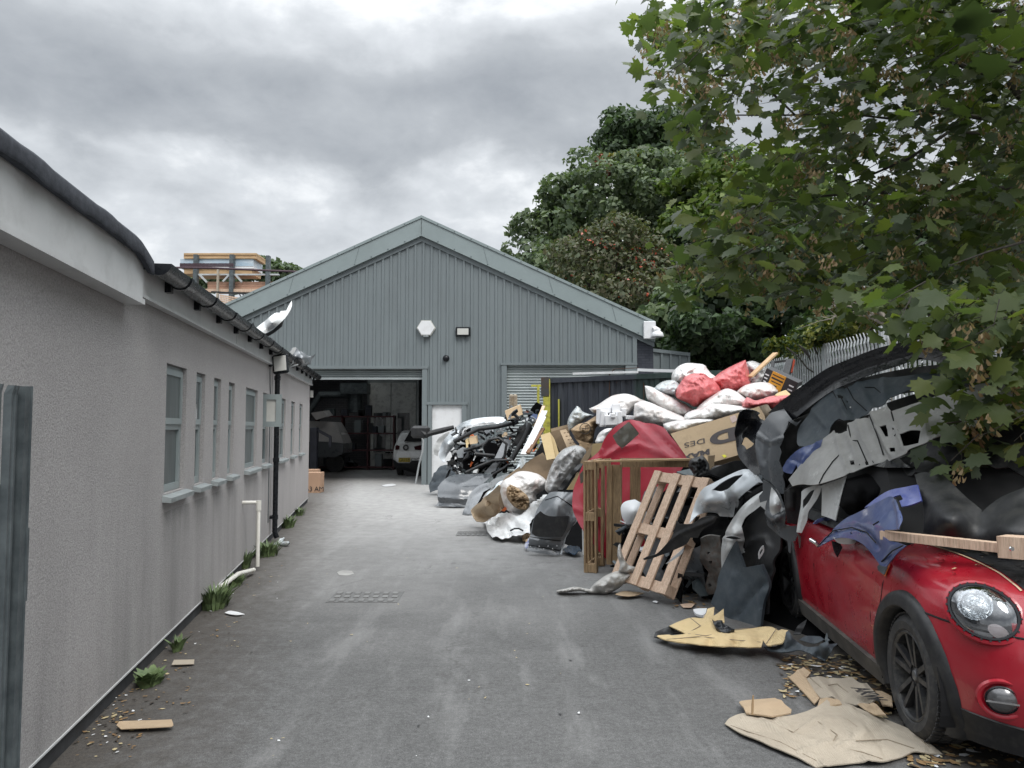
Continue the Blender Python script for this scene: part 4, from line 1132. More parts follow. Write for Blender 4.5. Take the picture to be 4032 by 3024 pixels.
# tail
body = mesh_obj('body', V_, F_, M['red'], car, True, 40)
tl = MB(); tl.add([cw(x, y, z) for x, y, z in ((-.83, 3.72, .2), (.83, 3.72, .2), (.83, 3.75, .95), (-.83, 3.75, .95))], [(0, 1, 2, 3)]); tl.build('tailgate', M['red'], car)
# wheel wells, underbody
ub = MB()
ub.hexa([cw(-.5, .30, .17), cw(.5, .30, .17), cw(.74, 3.7, .17), cw(-.74, 3.7, .17), cw(-.45, .45, .55), cw(.45, .45, .55), cw(.62, 3.7, .75), cw(-.62, 3.7, .75)])
ub.build('underbody', M['dark_gap'], car)
ww = MB()
for w_ in WHY:
    for sgn in (1, -1):
        n_ = 24; vs = []
        for k_ in range(n_ + 1):
            a = -0.35 + (pi + .7) * k_ / n_
            for xx in (.50, .855): vs.append(cw(sgn * xx, w_ + .385 * cos(a), WHZ + .385 * sin(a)))
        ww.add(vs, [(2 * i, 2 * i + 1, 2 * i + 3, 2 * i + 2) for i in range(n_)])
        ww.add([cw(sgn * .5, w_ + .39 * cos(2 * pi * i / 20), WHZ + .39 * sin(2 * pi * i / 20)) for i in range(20)], [tuple(range(20))])
ww.build('wheel_arch_liner', M['dark_gap'], car)
# black arch trims and sills
def arch(w_, a0, a1, n_=36):
    q = MB(); vs = []
    pr = [(.335, -.05), (.34, .012), (.352, .026), (.40, .026), (.425, .014), (.43, -.004)]
    for k_ in range(n_ + 1):
        a = a0 + (a1 - a0) * k_ / n_
        for r_, o_ in pr:
            y = w_ - r_ * cos(a); z = max(.13, WHZ + r_ * 1.0 * sin(a)); zz = max(.2, z)
            vs.append(cw(side_x(max(y, yf(zz) + .05), zz) + o_, y, z))
    m_ = len(pr)
    q.add(vs, [(i * m_ + j, i * m_ + j + 1, (i + 1) * m_ + j + 1, (i + 1) * m_ + j) for i in range(n_) for j in range(m_ - 1)])
    return q
arch(.80, R(-38), R(205)).build('wheel_arch_trim', M['dk_mat'], car, True, 50)
arch(3.28, R(-25), R(205)).build('wheel_arch_trim', M['dk_mat'], car, True, 50)
sl = MB()
sl.hexa([cw(.74, 1.15, .13), cw(.83, 1.15, .13), cw(.84, 2.9, .13), cw(.74, 2.9, .13), cw(.74, 1.15, .26), cw(.872, 1.15, .25), cw(.872, 2.9, .25), cw(.74, 2.9, .26)])
sl.build('sill', mat('muddy_sill', (.10, .092, .08), (.04, .037, .034), 6, .8, bs=.4, bscale=25), car)
# lower front lip
lip = MB(); vs = []
n_ = 40
for k_ in range(n_ + 1):
    a = -pi / 2 + pi * k_ / n_; ex = 2 / NE
    sx_ = math.copysign(abs(sin(a)) ** ex, sin(a)); yy = 1 - abs(cos(a)) ** ex
    for z, o_ in ((.13, -.04), (.145, .0), (.20, .014), (.27, .010), (.285, -.01)):
        vs.append(cw((hw(max(z, .2)) + o_) * sx_, yf(max(z, .2)) + (LX - .02) * yy - o_, z - .0 + .035 * abs(sx_) ** 4 * (1 if z > .25 else 0)))
F2 = []
for i in range(n_):
    ya = abs(-pi / 2 + pi * i / n_)
    if ya > R(74): continue
    F2 += [(i * 5 + j, i * 5 + j + 1, (i + 1) * 5 + j + 1, (i + 1) * 5 + j) for j in range(4)]
lip.add(vs, F2); lip.build('lower_lip', M['dk_mat'], car, True, 50)
# seams: small dark grooves following the surface
def seam(pts, r=.0035, name='panel_gap', m=None, o_=0.0):
    q = MB(); q.tube([cw(side_x(y, z) + o_, y, z) for y, z in pts], r, 6); return q.build(name, m or M['dark_gap'], car)
seam([(1.30, .28), (1.29, .5), (1.30, .75), (1.34, .90), (1.40, .945)])
seam([(1.13, .60), (1.12, .72), (1.14, .86), (1.20, .93)])
seam([(2.42, .28), (2.44, .6), (2.5, .9)])
q = MB(); pts = []
for i in range(30):
    a = R(4) + R(80) * i / 29; ex = 2 / NE; z = .665 - .0 + .02 * (i / 29)
    pts.append(cw((hw(z) + .001) * sin(a) ** ex, yf(z) + LX * (1 - cos(a) ** ex), z))
q.tube(pts, .005, 6); q.build('bumper_gap', M['dark_gap'], car)
def surf(a, z):  # point and outward normal on the rounded nose
    ex = 2 / NE
    f = lambda a_, z_: cw(hw(z_) * sin(a_) ** ex, yf(z_) + LX * (1 - cos(a_) ** ex), z_)
    p = f(a, z); da = (f(a + .01, z) - f(a - .01, z)); dz = (f(a, z + .01) - f(a, z - .01))
    n = da.cross(dz).normalized()
    if n.dot(cw(0, 2, .3) - p) > 0: n = -n
    return p, n, da.normalized(), dz.normalized()
# headlight
best = min(((abs((lambda q_: (q_.x / q_.y))(surf(R(a), z)[0]) - (2112 - 1106) / 1662) + abs(((1.6 - surf(R(a), z)[0].z) / surf(R(a), z)[0].y) - (1316 - 925) / 1662), a, z) for a in range(10, 85) for z in [.60 + .01 * i for i in range(26)]))
hp, hn, ha, hz = surf(R(best[1]), best[2])
hn = (hn * .8 + Vector((0, -1, .12)) * .4).normalized()
hx = Vector((0, 0, 1)).cross(hn).normalized(); hy = hn.cross(hx)
def disc(prof, c, n_, ax, ay, rx, ry, nseg=44):
    q = MB(); vs = []
    for r_, h in prof: vs += [c + n_ * h + ax * (rx * r_ * cos(2 * pi * i / nseg)) + ay * (ry * r_ * sin(2 * pi * i / nseg)) for i in range(nseg)]
    q.add(vs, [(j * nseg + i, j * nseg + (i + 1) % nseg, (j + 1) * nseg + (i + 1) % nseg, (j + 1) * nseg + i) for j in range(len(prof) - 1) for i in range(nseg)])
    return q
tilt = Matrix.Rotation(R(-28), 3, hn); hx = tilt @ hx; hy = tilt @ hy
hc = hp + hn * .012
import bmesh
bmx = bmesh.new(); bmx.from_mesh(body.data); off_ = WLOC[body]
bmesh.ops.delete(bmx, geom=[f for f in bmx.faces if ((f.calc_center_median() + off_ - hc).dot(hx) / .138) ** 2 + ((f.calc_center_median() + off_ - hc).dot(hy) / .106) ** 2 < 1 and abs((f.calc_center_median() + off_ - hc).dot(hn)) < .2], context='FACES')
bmx.to_mesh(body.data); bmx.free()
hl = disc([(1.16, -.03), (1.14, .010), (1.05, .016), (1.0, .012)], hc, hn, hx, hy, .150, .118).build('headlight', M['red'], car, True, 50)
bz_ = disc([(1.03, .004), (1.0, .022), (.93, .022), (.90, .0), (.88, -.03)], hc, hn, hx, hy, .150, .118)
for i in range(26):
    a = 2 * pi * i / 26; p = hc + hx * (.150 * 1.03 * cos(a)) + hy * (.118 * 1.03 * sin(a)) + hn * .014
    bz_.box(p, (.008, .008, .010), Matrix((hx, hy, hn)).transposed())
bz_.build('bezel', M['black_pl'], hl, True, 40)
bl = disc([(1.0, .0), (.9, -.03), (.72, -.06), (.36, -.08), (.0, -.085)], hc, hn, hx, hy, .150, .118); bl.build('reflector', paint('lamp_bowl', (.16, .16, .17), rough=.35, metal=.0, coat=.2, da=.05), hl, True, 30)
pc = hc - hx * .045 + hy * .012
pj = disc([(.62, .004), (.60, -.0), (.52, -.012), (.50, -.03)], pc, hn, hx, hy, .118, .118); pj.build('lamp_ring', M['chrome'], hl, True, 40)
pj = disc([(.50, -.015), (.40, .004), (.22, .014), (.0, .018)], pc, hn, hx, hy, .118, .118)
mg, nt, b, out = newmat('clear_lens'); b.inputs['Base Color'].default_value = (.55, .58, .6, 1); b.inputs['Metallic'].default_value = .7; b.inputs['Roughness'].default_value = .12
bump(nt, b, tnoise(nt, 26, 3, .6, dist=1.5), 1.0, .02)
pj.build('projector', mg, hl, True, 40)
rf_ = disc([(.98, .0), (.96, .012), (.0, .014)], hc + hx * .09 - hy * .045, hn, hx, hy, .045, .03); rf_.build('indicator_lens', paint('dull_lens', (.25, .2, .2), rough=.15, da=.1), hl, True, 30)
mgl, nt, b, out = newmat('lamp_cover')
tr_ = nt.nodes.new('ShaderNodeBsdfTransparent'); tr_.inputs[0].default_value = (.92, .94, .95, 1)
gs = nt.nodes.new('ShaderNodeBsdfGlossy'); gs.inputs['Roughness'].default_value = .06; gs.inputs[0].default_value = (.95, .97, 1, 1)
lw = nt.nodes.new('ShaderNodeLayerWeight'); lw.inputs[0].default_value = .35
mx = nt.nodes.new('ShaderNodeMixShader'); nt.links.new(math_n(nt, 'MULTIPLY_ADD', lw.outputs['Facing'], .7, .12), mx.inputs[0]); nt.links.new(tr_.outputs[0], mx.inputs[1]); nt.links.new(gs.outputs[0], mx.inputs[2]); nt.links.new(mx.outputs[0], out.inputs[0])
M['cover'] = mgl
cv_ = disc([(.93, .018), (.85, .034), (.65, .052), (.35, .062), (.02, .066)], hc, hn, hx, hy, .150, .118); cv_.build('lamp_cover', mgl, hl, True, 60)
# fog lamp in its recess
best = min(((abs((lambda q_: (q_.x / q_.y))(surf(R(a), z)[0]) - (2140 - 1106) / 1662) + abs(((1.6 - surf(R(a), z)[0].z) / surf(R(a), z)[0].y) - (1495 - 925) / 1662), a, z) for a in range(8, 85) for z in [.28 + .01 * i for i in range(26)]))
fp, fn_, _, _ = surf(R(best[1]), best[2]); fn_ = (fn_ * .6 + Vector((0, -1, 0)) * .5).normalized()
fx = Vector((0, 0, 1)).cross(fn_).normalized(); fy = fn_.cross(fx)
fg = disc([(1.55, -.012), (1.45, .004), (1.3, .004), (1.15, -.004), (1.05, -.012)], fp + fn_ * .012, fn_, fx, fy, .066, .058).build('fog_lamp', M['red'], car, True, 60)
disc([(1.02, .016), (.95, .022), (.9, .016)], fp + fn_ * .0, fn_, fx, fy, .066, .062).build('bezel', M['black_pl'], fg, True, 40)
disc([(.92, .016), (.7, .032), (.4, .042), (0.0, .045)], fp, fn_, fx, fy, .066, .062).build('lens', paint('fog_glass', (.12, .12, .125), rough=.08, metal=.5, da=.1), fg, True, 40)
q = MB(); q.box(fp + fn_ * .044, (.125, .008, .004), Matrix((fx, fy, fn_)).transposed()); q.build('divider', M['chrome'], fg)
# side indicator
yy, zz = 1.16, .80
ip_ = cw(side_x(yy, zz) + .006, yy, zz)
si = MB(); si.add([cw(side_x(y, z) + .012, y, z) for y, z in ((1.09, .765), (1.10, .83), (1.215, .86), (1.235, .80), (1.20, .775))], [(0, 1, 2, 3, 4)])
s1 = si.build('side_indicator', M['orange'], car)
si = MB(); si.prism([cw(side_x(y, z) + .014, y, z) for y, z in ((1.10, .775), (1.105, .815), (1.20, .838), (1.215, .80), (1.19, .782))], SV * .008); si.build('indicator_grille', M['slate_pl'], s1)
# bonnet stripes
def bon(x, y):  # height of the bonnet at a plan position
    lo, hi = .7, 1.0
    for _ in range(24):
        mdz = (lo + hi) / 2
        if side_x(y, mdz) > abs(x): lo = mdz
        else: hi = mdz
    return lo
def stripe(x0, x1, m, nm, dz=.004):
    q = MB(); ys = np.linspace(.30, 1.22, 30); xs_ = np.linspace(x0, x1, 4); vs = [cw(x_ * (.86 + .14 * (y_ - .2)), y_, bon(x_ * (.86 + .14 * (y_ - .2)), y_) + dz) for y_ in ys for x_ in xs_]
    q.add(vs, [(i * 4 + j, i * 4 + j + 1, (i + 1) * 4 + j + 1, (i + 1) * 4 + j) for i in range(29) for j in range(3)]); return q.build(nm, m, car, True, 60)
gold = mat('cream_pinstripe', (.55, .42, .28), None, 3, .4)
for x0, x1 in ((.40, .60), (-.60, -.40)):
    stripe(x0, x1, M['dk_mat'], 'bonnet_stripe'); stripe(x1 + .008, x1 + .018, gold, 'pinstripe'); stripe(x0 - .018, x0 - .008, gold, 'pinstripe')
# leaf litter stuck on the bonnet comes later; cabin
cb_ = MB()
cb_.hexa([cw(-.72, 1.22, .93), cw(.72, 1.22, .93), cw(.76, 3.7, .93), cw(-.76, 3.7, .93), cw(-.55, 1.85, 1.36), cw(.55, 1.85, 1.36), cw(.58, 3.4, 1.38), cw(-.58, 3.4, 1.38)])
cb_.build('glasshouse', M['dark_gap'], car)
rf2 = MB(); rf2.hexa([cw(-.60, 1.75, 1.345), cw(.60, 1.75, 1.345), cw(.62, 3.5, 1.36), cw(-.62, 3.5, 1.36), cw(-.5, 1.95, 1.42), cw(.5, 1.95, 1.42), cw(.52, 3.3, 1.42), cw(-.52, 3.3, 1.42)]); rf2.build('roof', M['dk_gloss'], car)
q = MB(); q.hexa([cw(-.80, 1.2, .90), cw(.80, 1.2, .90), cw(.82, 3.7, .90), cw(-.82, 3.7, .90), cw(-.74, 1.25, .97), cw(.77, 1.25, .955), cw(.78, 3.7, .965), cw(-.78, 3.7, .965)]); q.build('beltline', M['dk_mat'], car)
# wiper
q = MB(); q.tube([cw(.45, 1.2, .985), cw(.1, 1.16, 1.01), cw(-.35, 1.18, 1.02)], .008, 8); q.tube([cw(.62, 1.12, .945), cw(.45, 1.08, .985)], .005, 6); q.build('wiper', M['chrome'], car)
# wheels
def wheel(cx, cy, cz, side, par, R0=.312, R1=.222, wid=.19, spokes=10):
    ax = SV * side; c = cw(cx, cy, cz)
    wh = MB(); wh.lathe([(R1, wid / 2 - .012), (R1 + .012, wid / 2), (R1 + .05, wid / 2 + .006), (R0 - .022, wid / 2 - .004), (R0 - .006, wid / 2 - .02), (R0, wid / 2 - .04), (R0, -wid / 2 + .04), (R0 - .02, -wid / 2 + .005), (R1, -wid / 2)], c, ax, 56)
    w_ = wh.build('wheel', M['rubber'], par, True, 32)
    tr2 = MB(); x_ = ax.orthogonal().normalized(); y_ = ax.cross(x_)
    for i in range(64):
        a = 2 * pi * i / 64
        for o_, ln, sk in ((wid / 2 - .034, .045, .06), (0, .05, -.05), (-wid / 2 + .034, .045, .06)):
            rad = x_ * cos(a) + y_ * sin(a); tan_ = x_ * -sin(a) + y_ * cos(a)
            tr2.box(c + rad * (R0 + .002) + ax * o_, (ln, .019, .009), Matrix(((ax + tan_ * sk).normalized(), tan_, rad)).transposed())
    tr2.build('tread', M['rubber'], w_)
    rm_ = MB(); rm_.lathe([(R1 + .004, wid / 2 - .006), (R1 - .004, wid / 2 - .002), (R1 - .016, wid / 2 - .012), (R1 - .022, wid / 2 - .05), (R1 - .03, -wid / 2)], c, ax, 48)
    rm_.lathe([(.0, wid / 2 - .03), (.03, wid / 2 - .03), (.036, wid / 2 - .036), (.07, wid / 2 - .045), (.072, wid / 2 - .09)], c, ax, 28)
    for i in range(spokes):
        a = 2 * pi * i / spokes + .12; a2 = a + (.10 if i % 2 else -.10)
        r0v = x_ * cos(a) + y_ * sin(a); r1v = x_ * cos(a2) + y_ * sin(a2)
        rm_.bar(c + r0v * .055 + ax * (wid / 2 - .045), c + r1v * (R1 - .012) + ax * (wid / 2 - .022), .026, .03, up=ax)
    for i in range(5):
        a = 2 * pi * i / 5; rm_.box(c + (x_ * cos(a) + y_ * sin(a)) * .052 + ax * (wid / 2 - .036), (.014, .014, .014), Matrix((x_, y_, ax)).transposed())
    rm_.build('rim', mat('rim_black', (.032, .033, .035), (.018, .018, .02), 7, .35, dirt=(.14, .135, .12), dirt_amt=.5), w_, True, 35)
    hb = MB(); hb.lathe([(.0, wid / 2 - .026), (.024, wid / 2 - .027), (.028, wid / 2 - .031)], c, ax, 24); hb.build('hub_cap', M['dk_grey'], w_, True, 30)
    bd = MB(); bd.lathe([(0, -.05), (.13, -.05), (.13, -.03), (.05, -.02), (0, -.02)], c, ax, 30); bd.build('brake_disc', M['metal_d'], w_, True, 30)
for cy in WHY:
    wheel(.755, cy, .312, 1, car); wheel(-.755, cy, .312, -1, car)

# ------------------------------------------------------------------ white car tail just inside the shed door
YC = 25.7
wc = thing('white_car', 'white hatchback seen from behind just inside the open workshop door', 'car', (P('N1', 600, 1240, YC).x, YC + 1.8, 0))
def lift(pts, Y=YC): return [P('N1', x, y, Y) for x, y in pts]
xc = P('N1', 650, 0, YC).x
def tail_prof(z):  # half width, y offset of the tail
    return ip(z, [.25, .35, .55, .70, .95, 1.05, 1.45, 1.53], [.55, .60, .62, .62, .60, .57, .44, .36]), ip(z, [.25, .45, .60, .80, 1.0, 1.1, 1.42, 1.53], [.15, .02, 0, .03, .10, .14, .45, .75])
V_, F_ = [], []; zsq = list(np.linspace(.30, 1.53, 22)); nx = 16
for z in zsq:
    h_, o_ = tail_prof(z)
    ringp = []
    for i in range(nx + 1):
        a = -pi / 2 + pi * i / nx; sx_ = math.copysign(abs(sin(a)) ** .45, sin(a)); yy = 1 - abs(cos(a)) ** .45
        ringp.append((xc + h_ * sx_, YC + o_ + .35 * yy, z))
    ringp = [(ringp[0][0], YC + 4.0, z)] + ringp + [(ringp[-1][0], YC + 4.0, z)]
    V_ += ringp
n_ = nx + 3
F_ = [(i * n_ + j, i * n_ + j + 1, (i + 1) * n_ + j + 1, (i + 1) * n_ + j) for i in range(len(zsq) - 1) for j in range(n_ - 1)] + [tuple((len(zsq) - 1) * n_ + j for j in range(n_))]
mesh_obj('body', V_, F_, paint('white_tail_paint', (.75, .76, .75), (.66, .67, .66), da=.1), wc, True, 50)
def dec(nm, pts, m, Yo=-.03, th=.03):
    ps = [P('N1', x, y, YC + tail_prof(P('N1', x, y, YC).z)[1] + Yo) for x, y in pts]
    q = MB(); q.prism(ps, (0, th, 0)); return q.build(nm, m, wc)
dec('rear_window', [(500, 490), (640, 250), (900, 250), (960, 490)], M['dark_gap'], -.14, .3)
dec('tail_lamp', [(315, 590), (345, 560), (405, 590), (395, 660), (310, 670)], mat('smoked_red', (.05, .012, .015), None, 3, .15), -.03, .12)
dec('tail_lamp', [(720, 600), (850, 570), (900, 550), (960, 540), (960, 680), (740, 670)], mat('smoked_red2', (.05, .012, .015), None, 3, .15))
pt = dec('number_plate', [(385, 845), (640, 845), (630, 935), (385, 935)], mat('yellow_plate', (.55, .42, .04), None, 3, .4), -.05, .04)
pc_ = P('N1', 400, 922, YC - .02); text_on('plate_text', 'GU18 CYC', pc_ + Vector((0, -.03, 0)), (.86, 0, 0), (0, 0, 1), .165, M['ink'], wc)
dec('lower_bumper', [(250, 880), (380, 960), (620, 960), (670, 905), (960, 905), (960, 1240), (560, 1240), (480, 1110), (300, 1060)], M['dk_mat'], -.04, .3)
q = MB(); q.lathe([(.045, -.02), (.10, -.02), (.10, .0), (.045, .0)], P('N1', 543, 620, YC), Vector((0, 1, 0)), 20); q.build('badge', M['dk_mat'], wc)
for xx in (-.44, .44):
    q = MB(); q.lathe([(0, .1), (.2, .1), (.32, .08), (.32, -.1), (0, -.1)], (xc + xx, YC + .85, .32), Vector((1, 0, 0)), 24); q.build('wheel', M['rubber'], wc, True, 30)
# pale masked car deeper inside
YG = 28
gc = thing('masked_car', 'pale paper-masked car body in the gloom at the left of the open doorway', 'car', (P('K6', 400, 1150, YG).x, YG, 0))
mp_ = mat('masking_paper', (.45, .43, .42), (.33, .32, .32), 3, .8)
q = MB(); q.prism([P('K6', x, y, YG) for x, y in ((100, 800), (320, 785), (540, 795), (580, 860), (630, 960), (650, 1010), (560, 1000), (400, 990), (100, 1005))], (0, 1.4, 0)); q.build('bodyshell', mp_, gc)
q = MB(); q.prism([P('K6', x, y, YG - .1) for x, y in ((100, 1005), (400, 990), (640, 1010), (640, 1110), (560, 1150), (100, 1150))], (0, 1.6, 0)); q.build('front', M['dk_grey'], gc)
q = MB(); q.prism([P('K6', x, y, YG - .3) for x, y in ((315, 705), (440, 685), (480, 740), (370, 775))], (0, .9, .05)); q.build('open_lid', mp_, gc)
q = MB(); q.prism([P('K6', x, y, YG - .2) for x, y in ((620, 900), (665, 900), (672, 915), (630, 925))], (0, .12, 0)); q.build('door_mirror', mp_, gc)
for xx in (150, 560):
    q = MB(); q.lathe([(0, .1), (.33, .1), (.33, -.1), (0, -.1)], (P('K6', xx, 0, YG).x, YG + .3, .33), Vector((0, 1, 0)), 22); q.build('wheel', M['rubber'], gc, True, 30)
# ------------------------------------------------------------------ big body panels heaped on and beside the red car
pn = panel
pn('black_bumper', 'L6', [(255, 640, 6.5), (330, 570), (500, 440), (700, 300, 6.1), (900, 215), (1100, 140), (1300, 95, 5.7), (1450, 88), (1560, 95), (1700, 140), (1850, 200), (2050, 270, 5.2), (2300, 330, 5.0), (2300, 400, 5.0), (2050, 350), (1850, 300), (1700, 290), (1560, 250), (1450, 226, 5.6), (1350, 235), (1200, 285, 5.75), (1050, 332), (900, 395, 5.95), (750, 460), (600, 560), (500, 640), (430, 690, 6.3), (385, 690), (365, 620, 6.35)], M['dk_gloss'],
   'glossy black bumper arching highest over the heap on the red car', 'bumper', thick=.02, ridges=[([(255, 640), (330, 570), (500, 440), (700, 300), (900, 215), (1100, 140), (1300, 95), (1450, 88), (1600, 110)], 26, .07), ([(450, 620), (750, 400), (1000, 290), (1350, 190)], 22, -.05)], step=11)
utr = pn('undertray', 'L6', [(465, 860, 6.1), (480, 760), (560, 640), (640, 510, 6.15), (735, 460), (800, 425, 6.05), (850, 435), (1020, 380, 5.9), (1300, 350), (1650, 300, 5.5), (1900, 290), (2300, 300, 5.1), (2300, 420, 5.0), (1700, 420, 5.35), (1400, 440, 5.5), (1180, 520), (1150, 575, 5.6), (1080, 595), (1060, 600), (1000, 650), (860, 700, 5.75), (790, 680), (740, 720), (700, 830, 5.85), (560, 890), (480, 890, 6.0)], M['slate_pl'],
   'slate grey crumpled plastic undertray beneath the arching black bumper', 'undertray', thick=.006, holes=[[(780, 505), (815, 505), (818, 525), (790, 530)], [(838, 530), (850, 535), (848, 548), (838, 546)], [(860, 570), (878, 575), (872, 590), (858, 586)]],
   ridges=[([(765, 450), (800, 560), (860, 690)], 10, .035), ([(820, 430), (860, 560), (920, 680)], 8, -.03), ([(930, 410), (1000, 520), (1040, 600)], 10, .03), ([(1130, 380), (1150, 560)], 8, .02), ([(600, 620), (700, 740)], 14, .03), ([(1250, 400), (1500, 360), (1800, 330)], 8, .02)], dent=.012, step=10)
gbm = pn('grey_bumper', 'L6', [(430, 1200, 5.8), (400, 1150), (490, 1040), (560, 950, 5.75), (650, 850), (755, 772, 5.7), (770, 800), (850, 770), (855, 715, 5.6), (920, 700), (925, 690), (1010, 670), (1020, 640), (1160, 585, 5.4), (1190, 625), (1350, 570), (1560, 500, 5.1), (1800, 430), (1960, 395, 4.9), (2300, 330, 4.7), (2300, 650, 4.5), (2000, 700), (1550, 820, 4.8), (1500, 850), (1330, 915, 4.95), (1300, 950), (1180, 1000, 5.1), (1000, 1050), (870, 1105, 5.3), (730, 1155), (600, 1190, 5.5), (500, 1185)], M['grey_pl'],
   'pale grey ribbed rear bumper with square cut-outs lying across the car roof', 'bumper', thick=.006, corner=42,
   holes=[[(1258, 800), (1330, 770), (1415, 768), (1400, 868), (1290, 895)], [(870, 1005), (903, 1000), (908, 1033), (878, 1036)], [(1182, 907), (1216, 902), (1222, 933), (1190, 940)], [(1112, 752), (1160, 737), (1168, 818), (1145, 820)], [(985, 1012), (1010, 1006), (1018, 1035), (995, 1040)], [(1200, 757), (1215, 755), (1218, 768), (1204, 770)]],
   ridges=[([(765, 790), (800, 930), (865, 1100)], 9, .05), ([(925, 700), (980, 850), (1060, 1000)], 8, .045), ([(1010, 660), (1080, 830), (1160, 990)], 8, -.05), ([(1075, 750), (1190, 740)], 8, .03), ([(850, 800), (880, 850), (950, 1030)], 8, .04), ([(1215, 720), (1280, 900)], 7, .04), ([(1040, 640), (1120, 830), (1190, 960)], 7, .04), ([(1350, 600), (1450, 700), (1480, 840)], 9, .02)], dent=.008, step=8)
pn('bumper_corner', 'L6', [(255, 645, 6.45), (300, 625), (365, 605, 6.35), (430, 690, 6.2), (470, 710), (500, 690), (460, 740, 6.2), (400, 700), (390, 740), (360, 800, 6.2), (370, 830), (330, 900), (345, 940), (325, 1010, 6.2), (360, 1090, 6.15), (355, 1130), (370, 1180), (365, 1260), (330, 1250, 6.2), (270, 1180), (200, 1130, 6.35), (170, 1050), (150, 940), (155, 830, 6.5), (185, 740)], M['dk_grey'],
   'dark grey bumper end with angular lamp recess hanging below the arching black bumper', 'bumper', thick=.006, ridges=[([(190, 820), (250, 870), (370, 830)], 10, .05), ([(250, 870), (220, 1000), (250, 1160)], 16, -.05), ([(170, 800), (160, 900), (190, 1050)], 12, .03)], step=7)
pn('bumper_corner', 'L5', [(600, 450, 6.4), (640, 470), (690, 500, 6.3), (770, 600, 6.2), (805, 700), (805, 860, 6.1), (860, 880), (915, 872, 6.05), (922, 955), (905, 1018), (870, 1024), (865, 1060), (858, 1135, 6.1), (842, 1120), (830, 1020), (770, 985), (690, 915, 6.25), (645, 870), (630, 780, 6.35), (625, 700), (640, 640), (575, 660), (565, 600), (600, 560)], M['dk_grey'],
   'dark plastic bumper end with white lamp blade, hanging nearest the rear of the red car', 'bumper', thick=.006, step=7, ctrl=[(720, 800, 6.1)], ridges=[([(640, 760), (700, 830), (790, 760)], 9, .03), ([(800, 620), (810, 860)], 9, .03)])
bc = bpy.data.objects['bumper_corner.001']
pn('lamp_blade', 'L5', [(680, 520, 6.2), (735, 585), (780, 680, 6.1), (762, 745), (700, 790, 6.15), (668, 740), (665, 620, 6.2)], M['white_p'], parent=bc, ctrl=[(720, 680, 6.05)], step=6)
pn('wheel_arch_liner', 'L3', [(1150, 860, 6.7), (1210, 835), (1330, 840, 6.7), (1400, 872), (1370, 900), (1400, 945), (1450, 965, 6.65), (1400, 1080), (1370, 1150, 6.6), (1350, 1300), (1390, 1500), (1400, 1640, 6.5), (1330, 1640), (1250, 1560, 6.7), (1150, 1440), (1110, 1330), (1095, 1200, 6.9), (1085, 1120), (1110, 1000), (1130, 920)], M['dk_gloss'],
   'black moulded wheel arch liner with a ragged hole in front of the big printed carton', 'wheel arch liner', holes=[[(1200, 1165), (1235, 1180), (1320, 1255), (1290, 1290), (1225, 1332), (1205, 1290), (1163, 1260), (1180, 1220)]], ctrl=[(1250, 1050, 6.9)], dent=.01, step=6)
o = pn('light_grey_bumper', 'L5', [(-85, 853, 7.0), (-53, 738), (-13, 618, 7.1), (47, 528), (157, 468), (317, 388, 6.9), (420, 350), (500, 355, 6.7), (560, 420), (600, 475, 6.55), (560, 470), (470, 540), (400, 600, 6.7), (350, 650), (330, 790, 6.8), (260, 793), (200, 788), (165, 752), (100, 740), (20, 762), (-40, 812)], M['silver'],
   'pale silver-blue front bumper with slotted lamp opening behind the leaning pallet', 'bumper', thick=.006, holes=[[(125, 545), (200, 485), (270, 442), (340, 412), (410, 402), (425, 410), (330, 500), (250, 560), (190, 565)]],
   ridges=[([(160, 560), (240, 580), (330, 500), (430, 410)], 12, .035), ([(250, 580), (270, 700), (320, 790)], 16, .04), ([(-20, 800), (50, 735), (160, 735)], 8, .02)], ctrl=[(240, 640, 6.65), (60, 640, 6.85)], step=7)
pn('vent_backing', 'L5', [(110, 545, 7.1), (250, 430), (440, 395, 7.0), (330, 520), (220, 580)], M['dk_mat'], parent=o, step=12)
o = pn('front_wing', 'L5', [(600, 555, 6.55), (500, 615), (400, 705), (300, 845, 6.75), (235, 980), (213, 1100, 6.85), (215, 1250), (225, 1400), (248, 1485, 6.9), (272, 1400), (262, 1330), (290, 1230, 6.8), (350, 1165), (450, 1118, 6.7), (415, 1080), (430, 1000), (402, 880, 6.6), (440, 800), (530, 730), (580, 690), (625, 730, 6.5), (640, 640), (640, 560)], M['white_p'],
   'off-white front wing with side vent slot standing upright between the pallet and red car', 'front wing', thick=.005, ctrl=[(320, 950, 6.6), (300, 1100, 6.65)], ridges=[([(235, 985), (300, 1003), (405, 1010)], 9, .03), ([(240, 970), (320, 980), (400, 985)], 7, -.03), ([(640, 560), (450, 720), (330, 900)], 25, .02)], step=7)
pn('vent_slot', 'L5', [(255, 988), (300, 975), (350, 980), (400, 998), (330, 1003)], M['dark_gap'], parent=o, Y=6.58, step=5)
pn('door_card', 'L5', [(570, 690, 6.6), (640, 760), (660, 880), (730, 930, 6.4), (770, 990), (760, 1100), (700, 1200), (680, 1350, 6.3), (650, 1500), (640, 1700, 6.3), (330, 1730, 6.9), (325, 1600), (345, 1450), (400, 1250, 6.8), (430, 1130), (455, 1080), (410, 950), (420, 870, 6.7), (480, 780)], M['dk_mat'],
   'black door trim panel standing on end behind the off-white front wing', 'door trim', thick=.02, ridges=[([(440, 1090), (520, 1010), (620, 990), (660, 1080), (620, 1200), (560, 1300)], 14, .05), ([(420, 1650), (560, 1400), (690, 1280)], 10, -.03)], dent=.012, step=10)
